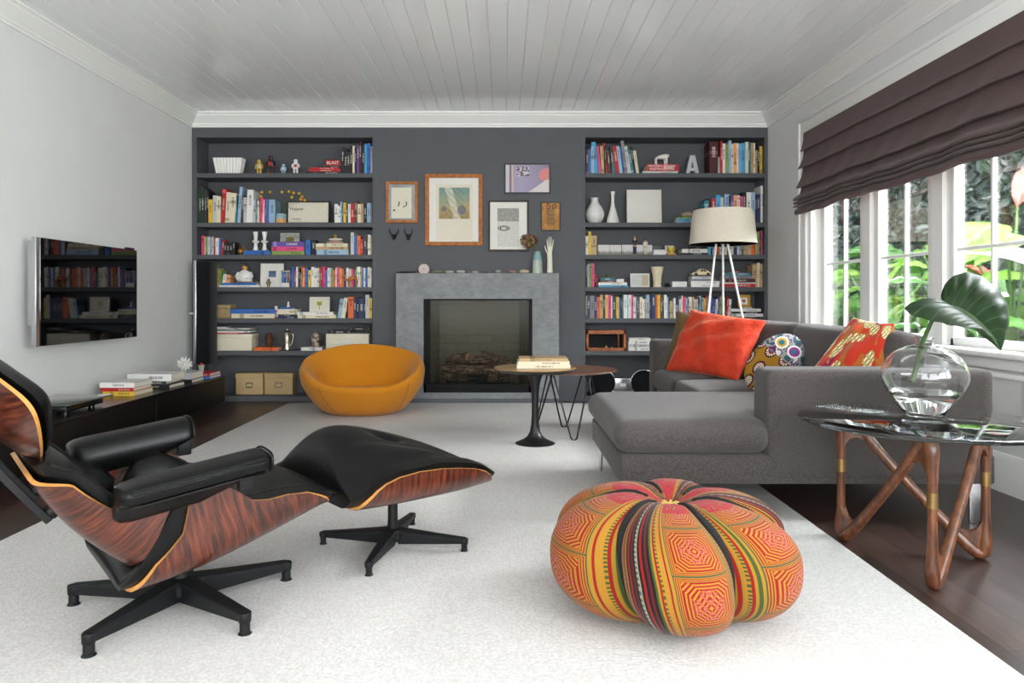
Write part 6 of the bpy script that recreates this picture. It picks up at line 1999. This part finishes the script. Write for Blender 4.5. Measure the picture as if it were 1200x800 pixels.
for k in range(14):
    z = .05 + k * .0105
    ww = .036 * (1 - .25 * math.cos(k * .9)) * (1 if k > 2 else 1.25)
    b.tube([(-ww + .006 * math.sin(k * 2.1), -.0135, z), (0, -.0135, z + .006 * math.sin(k * 1.7)), (ww, -.0135, z + .004)], .0022, 5)
for s_ in (-1, 0, 1):
    b.tube([(s_ * .022, -.0135, .05), (s_ * .026, -.0135, .19)], .0025, 5)
for i, v in enumerate(b.v): b.v[i] = (v[0], -.0135 + (v[1] + .0135) * .15, v[2])
b.build('scratched_drawing', [M_scr, M_scr2], t, 0)
# small mounted antlered heads
for (px, sp_, lab) in ((462, 1.0, 'small black mounted stag head with branching antlers, the one nearer the left bookcase'), (479, .9, 'small black mounted stag head with upright antlers, the one nearer the large frame')):
    t = thing('mounted_head', lab, 'wall ornament', (PX(px, YF), YF, P(0, 277, YF).z))
    k = YF / F
    b = B()
    b.ball((0, -.012, -.8 * k), (2.3 * k, .014, 3.4 * k), 14, 10)
    b.tube([(0, -.018, .5 * k), (0, -.035, -1.5 * k), (0, -.045, -4.2 * k)], [2.0 * k, 1.6 * k, .9 * k], 10)
    for s_ in (-1, 1): b.ball((s_ * 2.6 * k, -.018, .6 * k), (1.5 * k, .004, .6 * k), 8, 6)
    b.build('head', M_kt, t, 60)
    for s_ in (-1, 1):
        b = B()
        b.tube(spline([(s_ * .8 * k, -.016, 1.5 * k), (s_ * 3 * k, -.02, 2.8 * k), (s_ * 4.9 * k * sp_, -.022, 5 * k), (s_ * (4.6 if sp_ == 1 else 4) * k, -.02, 9 * k)], 4), [.75 * k] * 12 + [.35 * k], 8)
        b.tube([(s_ * 3 * k, -.02, 2.8 * k), (s_ * (2.2 if sp_ == 1 else 5.4) * k, -.022, 6 * k)], [.55 * k, .3 * k], 6)
        if sp_ == 1: b.tube([(s_ * 4.2 * k, -.02, 4 * k), (s_ * 6 * k, -.022, 6.2 * k)], [.5 * k, .25 * k], 6)
        b.build('antler', M_kt, t, 60)
# ---------------------------------------------------------------- things on the mantel shelf
MY = 6.50
MZ = sz + .0004
mk = MY / F
def mpx(px): return (px - VX) / F * MY
b = B()
T = Matrix.Rotation(R(90), 4, 'X')
b.lathe([(.3 * mk, -.012), (5.6 * mk, -.010), (6.6 * mk, -.003), (6.6 * mk, .004), (5.8 * mk, .011), (.3 * mk, .013)], 28, T=Matrix.Translation((0, 0, 5.3 * mk)) @ T)
mt = NT('agate_slice'); sp = mt.n('ShaderNodeVectorMath', operation='LENGTH'); mt.l(mt.mapping(mt.coord(), (1, 1, 1), loc=(0, 0, -5.3 * mk)), sp.inputs[0])
rg = mt.math('FRACT', mt.math('ADD', mt.math('MULTIPLY', sp.outputs['Value'], 60), mt.math('MULTIPLY', mt.noise(mt.coord(), 20, 2), 1.2)))
single('agate_slice', b, mt.bsdf(mt.ramp(rg, [(0, rgba((206, 190, 184))), (.5, rgba((168, 146, 142))), (1, rgba((214, 204, 198)))]), .4), (mpx(497), MY - .01, MZ - .003), 'round pale pink agate slice standing upright on the mantel', 'stone')
rocks = [(512.5, 7.6, 1.9, (116, 122, 96), 'long flat olive stone beside the agate slice'), (527, 5.4, 1.7, (176, 178, 170), 'pale grey green stone, second after the agate slice'), (540, 5.2, 2.0, (186, 182, 176), 'largest pale grey pebble near the middle of the mantel'),
         (550, 2.6, 1.3, (110, 108, 104), 'tiny dark grey pebble in the mantel row'), (557, 4.2, 1.6, (170, 164, 158), 'low greyish pebble just left of the dark flat pebble'), (571, 4.2, 1.4, (104, 106, 108), 'flat dark grey pebble right of the mantel centre'), (584, 3.2, 2.0, (150, 154, 144), 'small upright greenish pebble beside the rust one'), (600.5, 4.6, 1.9, (160, 116, 100), 'rust coloured pebble on the mantel'), (614.5, 5.8, 2.3, (200, 176, 152), 'plump beige stone next to the teal vase')]
rg_ = random.Random(11)
for i, (px, rx, rz, c, lab) in enumerate(rocks):
    b = B()
    a1, a2 = rg_.uniform(0, 6), rg_.uniform(0, 6)
    def rk(u, v):
        th, ph = 2 * PI * u, PI * v - PI / 2
        k = 1 + .07 * math.sin(2 * th + a1) + .05 * math.sin(3 * th + a2 + 2 * ph)
        return Vector((rx * mk * k * math.cos(th) * abs(math.cos(ph)) ** .8, rx * .7 * mk * k * math.sin(th) * abs(math.cos(ph)) ** .8, rz * mk * (1 + math.sin(ph))))
    b.grid(rk, 24, 13, cu=True)
    single('mantel_stone', b, plain('mantel_stone_%d' % i, c, .75, vary=.12, scale=50, bump=.1), (mpx(px), MY - .01, MZ), lab, 'stone', 'stones along the mantel', 60)
b = B()
b.tube(spline([(mpx(464) - mpx(476), 0, .006), (-.04, .01, .010), (.02, -.005, .011), (.09, .004, .007)], 5), [.004, .005, .006, .007, .008, .009, .009, .009, .008, .008, .007, .007, .006, .006, .005, .004], 8)
b.tube([(-.02, 0, .01), (-.05, -.02, .016)], [.005, .002], 6); b.tube([(.03, 0, .01), (.06, .02, .015)], [.005, .002], 6)
single('twig', b, M_kt, (mpx(476), MY, MZ), 'dark flat twig lying at the left end of the mantel', 'twig')
t = thing('vase', 'tapered vase with teal top half and pale grey lower half on the mantel', 'vase', (mpx(629.7), MY - .01, MZ))
k = mk
b = B()
b.lathe([(6.3*k, 0), (6.3*k, 1*k), (6.0*k, 4*k), (5.9*k, 8*k), (5.6*k, 15.5*k)], 30, mat=1)
b.lathe([(5.6*k, 15.5*k), (5.2*k, 19*k), (4.3*k, 23.5*k), (3.9*k, 25.6*k), (3.4*k, 25.6*k), (3.2*k, 20*k), (.001, 18*k)], 30)
b.build('vase_body', [plain('teal_glaze', (128, 164, 164), .35), plain('celadon_crackle', (176, 184, 170), .5, vary=.08, scale=50)], t, 50)
fl = thing('dried_flower', 'dried brown hydrangea head leaning left out of the teal-topped vase', 'flower', (mpx(629.7), MY - .01, MZ + 22 * k))
hc_ = Vector(((619 - 629.7) * k, -.02, (319.8 - 282 - 22) * k))
b = B(); b.tube(spline([(0, 0, 0), (-.012, -.004, .05), (-.03, -.012, .085), tuple(hc_)], 5), .0035, 6); b.build('stem', plain('dry_stem', (120, 92, 50), .9), fl)
b = B(); rf_ = random.Random(3)
for i in range(150):
    d = Vector((rf_.gauss(0, 1), rf_.gauss(0, 1), rf_.gauss(0, 1))).normalized()
    c = hc_ + Vector((d.x * .072, d.y * .06, d.z * .066)) * rf_.uniform(.75, 1.08) + Vector((.012 * max(0, d.x + d.z), 0, 0))
    M_ = Matrix.Translation(c) @ d.to_track_quat('Z', 'Y').to_matrix().to_4x4() @ Matrix.Rotation(rf_.uniform(0, 6), 4, 'Z')
    s_ = rf_.uniform(.011, .019)
    vs = [M_ @ Vector(p) for p in ((-s_, 0, .004), (0, -s_ * .8, 0), (s_, 0, .005), (0, s_ * .8, 0.001), (0, 0, -.004))]
    b.add(vs, [(0, 1, 4), (1, 2, 4), (2, 3, 4), (3, 0, 4)], i % 3)
b.build('flower_head', [plain('dry_petal_brown', (110, 84, 66), .9), plain('dry_petal_mauve', (140, 116, 108), .9), plain('dry_petal_ochre', (150, 118, 60), .9)], fl, 0, recalc=False)
# porcelain glove mould : forearm, palm and five fingers, one skin
def hand():
    k = mk
    pts, ed, rad = [], [], []
    def v(p, r, par=None):
        pts.append((p[0] * k, p[1] * k, p[2] * k)); rad.append(r * k)
        if par is not None: ed.append((par, len(pts) - 1))
        return len(pts) - 1
    a = v((0, 0, 0), 4.1)
    a1 = v((0, 0, 1.5), 3.9, a); a2 = v((0, 0, 8), 3.4, a1); a3 = v((0, 0, 16), 3.25, a2); a4 = v((0, 0, 21), 3.3, a3)
    pm = v((.1, 0, 25), 3.6, a4); p2 = v((.3, 0, 28.5), 3.4, pm)
    for dx, ln, sp_ in ((-2.7, 9.6, -.9), (-.9, 12.4, -.2), (1.1, 12.6, .3), (3.0, 9.2, 1.2)):
        q0 = v((dx * .9, -.1, 30.6), 1.25, p2); q1 = v((dx + sp_ * .3, -.2, 30.6 + ln * .4), 1.0, q0); q2 = v((dx + sp_ * .6, -.5, 30.6 + ln * .72), .9, q1); v((dx + sp_ * .9, -.9, 30.6 + ln), .62, q2)
    t0 = v((-2.6, -.5, 23.6), 1.7, a4); t1 = v((-4.3, -.9, 26.4), 1.25, t0); t2 = v((-5.5, -1.2, 29.6), 1.05, t1); v((-5.9, -1.4, 32.6), .7, t2)
    me = bpy.data.meshes.new('ceramic_hand'); me.from_pydata(pts, ed, [])
    o = bpy.data.objects.new('ceramic_hand', me); COL.objects.link(o)
    m = o.modifiers.new('skin', 'SKIN'); m.use_smooth_shade = True
    for sv, r in zip(me.skin_vertices[0].data, rad): sv.radius = (r, r * .72)
    me.skin_vertices[0].data[0].use_root = True
    subsurf(o, 2); me.materials.append(plain('cream_porcelain', (222, 218, 198), .25, vary=.02))
    o.location = (mpx(644.3), MY - .01, MZ + .001)
    tag(o, 'cream porcelain hand mould standing fingers up at the right end of the mantel', 'ornament')
hand()

# ---------------------------------------------------------------- television and console on the left wall
tv = thing('television', 'flat black television with silver edge mounted on the left wall', 'television', (XL + .12, 4.79, .99))
b = B(); b.rbox(-2.802, -2.772, 4.20, 5.347, .665, 1.319, .004, 2); wb(b, 'casing', M_chrome, tv)
b = B(); b.rbox(-2.774, -2.768, 4.232, 5.349, .667, 1.317, .002, 1)
t_ = NT('black_screen_glass'); M_scr_ = t_.bsdf(rgba((4, 4, 5)), .03, 0, None, .6)
wb(b, 'screen', M_scr_, tv)
b = B(); b.rbox(-2.838, -2.806, 4.22, 4.60, .79, 1.30, .005, 2); wb(b, 'wall_mount', M_chrome, tv)
b = B(); b.rbox(XL, -2.802, 4.62, 5.0, .82, 1.2, .003, 1); wb(b, 'mount_plate', M_black, tv)
b = B(); b.rbox(-2.79, -2.766, 5.21, 5.31, 1.317, 1.332, .002, 1); wb(b, 'sensor_bar', M_black, tv)
ls = thing('loudspeaker', 'slim tall black wall loudspeaker with silver edge in the left corner', 'speaker', (XL + .1, 6.46, .363))
b = B(); b.rbox(-2.775, -2.655, 6.40, 6.57, .363, 1.296, .006, 2); wb(b, 'cabinet', M_spk, ls)
b = B(); b.rbox(-2.80, -2.773, 6.39, 6.575, .355, 1.302, .004, 2); wb(b, 'silver_edge', M_chrome, ls)
b = B(); b.rbox(XL, -2.799, 6.535, 6.565, .81, .83, .003, 1); wb(b, 'wall_bracket', M_trim, ls)
M_cons = plain('black_stained_oak', (11, 11, 11), .35, spec=.3, vary=.15, scale=20)
cs_ = thing('console', 'long low black media console along the left wall', 'console', (-2.66, 4.0, 0))
b = B(); b.box(-2.87, -2.462, 1.3, 6.235, .05, .262); wb(b, 'carcase', M_cons, cs_, 0)
b = B(); b.rbox(-2.875, -2.45, 1.295, 6.24, .262, .28, .002, 1)
wb(b, 'top', plain('console_top', (18, 17, 16), .22, vary=.1, scale=10), cs_, 0)
b = B(); b.box(-2.85, -2.52, 1.35, 6.19, 0, .05); wb(b, 'plinth', M_dark, cs_, 0)
for i in range(4):
    b = B(); y0 = 1.3 + i * 1.234; b.rbox(-2.463, -2.451, y0 + .002, y0 + 1.231, .055, .26, .0015, 1); wb(b, 'drawer_front', M_cons, cs_, 0)
pl = thing('disc_player', 'flat black disc player with glass lid near the chair end of the console', 'player', (-2.66, 4.27, .2805))
b = B(); b.rbox(-2.80, -2.52, 4.08, 4.46, .296, .33, .004, 2); wb(b, 'body', M_black, pl)
b = B(); b.rbox(-2.83, -2.475, 4.03, 4.50, .338, .346, .003, 2); wb(b, 'lid', plain('smoked_glass_lid', (84, 90, 84), .06), pl)
b = B()
for x in (-2.78, -2.54): b.box(x - .01, x + .01, 4.1, 4.44, .329, .339)
wb(b, 'hinge_rail', M_black, pl, 0)
for x in (-2.76, -2.56):
    for y in (4.14, 4.40):
        b = B(); b.lathe([(.018, .2805), (.018, .298)], 14, (x, y, 0)); wb(b, 'foot', M_black, pl)
def cbook(key, x0, x1, y, z, th, d, label):
    me, w, h = book_mesh(key, th, x1 - x0, d)
    o = bpy.data.objects.new('book', me); COL.objects.link(o)
    o.location = (x0, y, z + w); o.rotation_euler = (0, R(90), 0)
    tag(o, label, 'book', 'books on the console')
    return z + w + .0005
z = cbook('y', -2.775, -2.555, 4.90, .2805, .030, .27, 'yellow-spined book, lowest of the stack beside the disc player')
z = cbook('r', -2.79, -2.56, 4.90, z, .024, .26, 'red-spined book in the middle of the stack beside the disc player')
z = cbook('w', -2.80, -2.56, 4.91, z, .034, .26, 'thick white book topping the stack beside the disc player')
z = cbook('k', -2.77, -2.50, 5.30, .2805, .028, .26, 'black-spined book under the wide white book on the console')
z = cbook('d', -2.80, -2.53, 5.31, z, .026, .27, 'charcoal book second from bottom under the wide white console book')
z = cbook('w', -2.82, -2.49, 5.31, z, .052, .24, 'wide white book topping the stack in the middle of the console')
z = cbook('k', -2.76, -2.49, 5.66, .2805, .028, .24, 'black-spined book below the white spiky ornament, bottom of two')
z5 = cbook('l', -2.77, -2.50, 5.66, z, .05, .25, 'thick pale grey book directly under the white spiky ornament')
z = cbook('b', -2.64, -2.47, 5.96, .2805, .022, .24, 'blue-spined book under the red one at the far console end')
z6 = cbook('r', -2.64, -2.475, 5.96, z, .024, .23, 'red-spined book holding the candle cup at the far console end')
b = B(); b.ball((0, 0, .07), .022, 10, 8); rs_ = random.Random(9)
gold = (1 + 5 ** .5) / 2
dirs = []
for i in range(38):
    zz = 1 - 2 * (i + .5) / 38; r = math.sqrt(1 - zz * zz); a = 2 * PI * i / gold
    dirs.append(Vector((r * math.cos(a), r * math.sin(a), zz)))
for d in dirs:
    L_ = rs_.uniform(.055, .072)
    c = Vector((0, 0, .07))
    q = d.orthogonal().normalized()
    b.tube([c + d * .01, c + d * L_ * .7, c + d * L_], [.006, .0075, .001], 5)
zmin = min(v[2] for v in b.v)
b.v = [(v[0], v[1], v[2] - zmin) for v in b.v]
single('spiky_ornament', b, M_white, (-2.60, 5.78, z5), 'white spiky coral-like ball ornament on the console books', 'ornament', smooth=30)
t = thing('candle_cup', 'small frosted cup with a red candle tip on the red book', 'candle', (-2.585, 6.06, z6))
b = B(); b.lathe([(.018, 0), (.026, .06), (.024, .06), (.016, .006)], 20); b.build('cup', plain('frosted_cup', (170, 176, 164), .4), t)
b = B(); b.lathe([(.014, .008), (.015, .062), (.011, .075), (.0005, .078)], 14); b.build('candle', M_rd, t)
# books on the pedestal table
for i, (key, x0, x1, th, lab) in enumerate((('c', .085, .43, .022, 'cream book, lowest of three on the tulip pedestal table'), ('c', .09, .425, .020, 'cream book in the middle of three on the tulip pedestal table'), ('t', .10, .415, .020, 'tan-covered book topping the three on the tulip pedestal table'))):
    me, w, h = book_mesh(key, th, x1 - x0, .21)
    o = bpy.data.objects.new('book', me); COL.objects.link(o)
    o.location = (x0, 4.49 + .005 * i, RZ + .5015 + sum((.0225, .0205)[:i]) + w); o.rotation_euler = (0, R(90), 0)
    tag(o, lab, 'book', 'books on the pedestal table')
# ---------------------------------------------------------------- roman blind
M_blind = fabric('chocolate_linen_blind', (98, 77, 75), (72, 56, 54), 380, .3)
bl_prof = [(.028, 2.292), (.030, 2.24), (.046, 2.165), (.056, 2.146), (.050, 2.142), (.026, 2.158), (.034, 2.09), (.060, 2.025), (.072, 2.004), (.066, 1.999), (.030, 2.017), (.040, 1.94), (.072, 1.872), (.086, 1.850), (.078, 1.844), (.034, 1.863), (.058, 1.80), (.108, 1.765), (.116, 1.752), (.104, 1.744), (.060, 1.752), (.095, 1.738), (.112, 1.727), (.104, 1.718), (.06, 1.722), (.095, 1.71), (.112, 1.698), (.102, 1.69), (.06, 1.694), (.09, 1.676), (.098, 1.65), (.086, 1.634), (.06, 1.64)]
rb = thing('roman_blind', 'dark chocolate roman blind folded up over the window', 'blind', (XR, 4.1, 2.29))
def blp(u, v):
    k = v * (len(bl_prof) - 1)
    i = min(int(k), len(bl_prof) - 2)
    f_ = k - i
    o_ = bl_prof[i][0] * (1 - f_) + bl_prof[i + 1][0] * f_
    z = bl_prof[i][1] * (1 - f_) + bl_prof[i + 1][1] * f_
    y = 2.44 + (5.735 - 2.44) * u
    dn = (2.292 - z) / .66
    o_ += dn * (.006 * math.sin(y * 9 + z * 4) + .004 * math.sin(y * 23 + z * 17))
    z += dn * (.006 * math.sin(y * 5.3 + 1) + .004 * math.sin(y * 14 + z * 8)) * (1 if v > .08 else 0)
    return Vector((XR - .004 - o_, y, z))
b = B(); b.sheet(blp, 120, len(bl_prof) * 3 - 2, -.002)
wb(b, 'blind_fabric', M_blind, rb, 60, recalc=False)
b = B(); b.rbox(XR - .028, XR + .02, 2.45, 5.73, 2.262, 2.298, .003, 1); wb(b, 'head_rail', M_blind, rb)

# ---------------------------------------------------------------- garden
b = B(); b.box(XR + .19, 12, -1, 18, -.25, -.15)
struct('ground', b, plain('garden_soil', (120, 112, 84), .95, vary=.25, scale=8), label='garden ground outside the window')
def tl_leaf(name, c, c2, tr=.45, vein=True, edge=None):
    t = NT(name)
    uv = t.coord('UV')
    sp = t.n('ShaderNodeSeparateXYZ'); t.l(uv, sp.inputs[0])
    u = t.math('ABSOLUTE', t.math('SUBTRACT', sp.outputs[0], .5))
    n = t.noise(t.coord(), 5, 3)
    colr = t.ramp(n, [(.35, rgba(c)), (.65, rgba(c2))])
    vv = t.math('FRACT', t.math('ADD', t.math('MULTIPLY', sp.outputs[1], 8), t.math('MULTIPLY', u, -5)))
    m = t.math('MAXIMUM', t.math('MULTIPLY', t.math('LESS_THAN', t.math('ABSOLUTE', t.math('SUBTRACT', vv, .5)), .06), .4), t.math('LESS_THAN', u, .02))
    colr = t.mix(m, colr, rgba(tuple(min(255, v + 50) for v in c2)))
    if edge: colr = t.mix(t.math('GREATER_THAN', t.math('ADD', u, t.math('MULTIPLY', n, .12)), .43), colr, rgba(edge))
    p = t.n('ShaderNodeBsdfPrincipled'); t.l(colr, p.inputs['Base Color']); p.inputs['Roughness'].default_value = .45
    tr_ = t.n('ShaderNodeBsdfTranslucent'); t.l(colr, tr_.inputs[0])
    mx = t.n('ShaderNodeMixShader'); mx.inputs[0].default_value = tr
    t.l(p.outputs[0], mx.inputs[1]); t.l(tr_.outputs[0], mx.inputs[2]); t.l(mx.outputs[0], t.out.inputs[0])
    return t.m
M_lg = tl_leaf('bright_garden_leaf', (96, 142, 52), (136, 176, 78))
M_lm = tl_leaf('mid_garden_leaf', (58, 112, 40), (92, 146, 54))
M_lvar = tl_leaf('variegated_garden_leaf', (74, 132, 62), (110, 164, 84), edge=(226, 234, 214))
M_lred = tl_leaf('coral_garden_leaf', (196, 70, 62), (212, 110, 90))
M_lwh = tl_leaf('silver_garden_leaf', (196, 204, 198), (226, 230, 224), .3)
# hedge : dense small leaves, nobody could count them
def hedge(name, label, x0, x1, y0, y1, z1, cols, n, seed, size=.075):
    rr_ = random.Random(seed)
    b = B()
    for i in range(n):
        y = rr_.uniform(y0, y1); z = rr_.uniform(-.1, z1) 
        x = x0 + (x1 - x0) * rr_.random() ** .8 + .25 * math.sin(y * 1.3 + z * 1.1) + .12 * math.sin(y * 4.1 - z * 3)
        d = Vector((rr_.gauss(-.6, .7), rr_.gauss(0, .7), rr_.gauss(.35, .7))).normalized()
        M_ = Matrix.Translation((x, y, z)) @ d.to_track_quat('Z', 'Y').to_matrix().to_4x4() @ Matrix.Rotation(rr_.uniform(0, 6.28), 4, 'Z')
        s_ = size * rr_.uniform(.6, 1.3)
        vs = [M_ @ Vector(p) for p in ((-s_, 0, 0), (-s_ * .3, -s_ * .38, .1 * s_), (s_ * .5, -s_ * .3, .08 * s_), (s_, 0, -.1 * s_), (s_ * .5, s_ * .3, .08 * s_), (-s_ * .3, s_ * .38, .1 * s_))]
        b.add(vs, [(0, 1, 2, 3), (0, 3, 4, 5)], rr_.randrange(len(cols)))
    # woody core behind the leaves
    m0 = len(cols)
    nz_, ny_ = 14, 40
    o = b.build(name, cols, None, 0, recalc=False)
    tag(o, label, 'hedge', kind='stuff')
    return o
def simple_leaf_mat(name, c, tr=.3):
    t = NT(name)
    colr = t.ramp(t.noise(t.coord(), 3, 2), [(.3, rgba(tuple(v * .75 for v in c))), (.7, rgba(c))])
    p = t.n('ShaderNodeBsdfPrincipled'); t.l(colr, p.inputs['Base Color']); p.inputs['Roughness'].default_value = .4
    tr_ = t.n('ShaderNodeBsdfTranslucent'); t.l(colr, tr_.inputs[0])
    mx = t.n('ShaderNodeMixShader'); mx.inputs[0].default_value = tr
    t.l(p.outputs[0], mx.inputs[1]); t.l(tr_.outputs[0], mx.inputs[2]); t.l(mx.outputs[0], t.out.inputs[0])
    return t.m
hc1 = [simple_leaf_mat('hedge_leaf_%s' % n_, c) for n_, c in (('dark', (76, 92, 78)), ('grey', (132, 144, 132)), ('silver', (186, 192, 180)), ('green', (104, 128, 92)))]  # silver tone puts sky highlights into the leaf colours
hedge('hedge', 'tall dense grey-green hedge of small leaves across the garden', 5.0, 6.0, 1.5, 15.5, 4.2, hc1, 26000, 5)
b = B(); b.box(6.15, 6.35, 1, 17, -.2, 4.0)  # added dark backdrop that fills the gaps between hedge leaves
b.build('hedge_backdrop', plain('dark_hedge_backdrop', (44, 50, 44), .9, vary=.3, scale=6), None, 0)
tag(bpy.data.objects['hedge_backdrop'], 'dark fence added behind the grey-green hedge', 'backdrop')
def leaf_mesh(name, L_, W_, kind, mat, cup=.12, droop=.35):
    wt = {'heart': [(-.22, 0), (-.18, .26), (-.05, .44), (.15, .5), (.4, .43), (.7, .24), (.9, .08), (1, 0)], 'lance': [(0, .02), (.12, .24), (.35, .45), (.6, .46), (.85, .26), (1, 0)]}[kind]
    s0 = wt[0][0]
    b = B()
    def f(u, v):
        s = s0 + (1 - s0) * v
        w = max(0, smooth_tab(wt, s)) * W_
        t = 2 * u - 1
        gap = min(w * .95, -s * .35 * W_) if s < 0 else 0
        y = math.copysign(gap + (w - gap) * abs(t), t) if abs(t) > 1e-6 else 0
        return Vector((s * L_, y, cup * abs(y) - droop * L_ * max(0, s) ** 2 + .012 * math.sin(s * 22) * abs(t)))
    b.grid(f, 13, 17)
    o = b.build(name, mat, None, 60, recalc=False)
    me = o.data
    bpy.data.objects.remove(o)
    return me
LM = {'g': leaf_mesh('leaf', .52, .42, 'heart', M_lg), 'm': leaf_mesh('leaf', .46, .36, 'heart', M_lm), 'v': leaf_mesh('leaf', .44, .34, 'heart', M_lvar), 'r': leaf_mesh('leaf', .55, .15, 'lance', M_lred, .5, .1), 'w': leaf_mesh('leaf', .6, .16, 'lance', M_lwh, .4, .45), 'l': leaf_mesh('leaf', .7, .14, 'lance', M_lm, .4, .6), 'y': leaf_mesh('leaf', .6, .15, 'lance', M_lg, .4, .5)}
pr_ = random.Random(21)
def plant(x, y, hgt, spread, kinds, label, n):
    t = thing('garden_plant', label, 'plant', (x, y, -.15), group='broad-leaved plants in the garden bed')
    for i in range(n):
        kd = kinds[i % len(kinds)]
        a = 2.4 * i + pr_.uniform(-.3, .3)
        r = spread * pr_.uniform(.35, 1)
        h = hgt * pr_.uniform(.55, 1.0) + .15
        p = Vector((r * math.cos(a), r * math.sin(a), h))
        b = B(); b.tube(spline([(.02 * math.cos(a), .02 * math.sin(a), 0), (p.x * .35, p.y * .35, h * .65), tuple(p)], 4), [.012] * 8 + [.007], 6)
        s_ = b.build('stem', M_stem, t, 60)
        o = bpy.data.objects.new('leaf', LM[kd]); COL.objects.link(o); o.parent = s_
        o.location = p
        o.rotation_euler = (pr_.uniform(-.35, .35), pr_.uniform(-.35, .55) if kd not in 'rw' else pr_.uniform(-.9, -.3), a + pr_.uniform(-.5, .5))
        sc_ = pr_.uniform(.75, 1.2); o.scale = (sc_, sc_, sc_)
for args in ((3.62, 6.7, 1.35, .40, 'gmg', 'bright green heart-leaved plant outside the far window panes', 10), (3.75, 7.9, 1.55, .45, 'glm', 'tall bright green plant outside beyond the far window panes', 10),
             (3.5, 5.65, 1.15, .33, 'gvm', 'green and white-edged plant outside the second window', 10), (3.95, 6.2, 1.5, .42, 'gym', 'bushy lime green plant behind the white-edged one outside', 10),
             (3.55, 4.85, 1.05, .34, 'vlw', 'white-edged and silvery plant outside the third window', 10), (3.95, 5.5, 1.75, .35, 'rgw', 'plant with coral red upright leaf outside the third window', 8),
             (3.75, 4.25, 1.2, .4, 'vwm', 'silvery variegated plant outside the window behind the table vase', 10), (4.3, 7.2, 1.5, .5, 'mlm', 'mid green strappy plant before the hedge outside', 10),
             (4.3, 9.2, 1.6, .5, 'mgl', 'mid green plant farthest along the hedge outside', 9), (3.6, 3.2, 1.1, .4, 'gvl', 'green plant outside the nearest window unit', 8)):
    plant(*args)
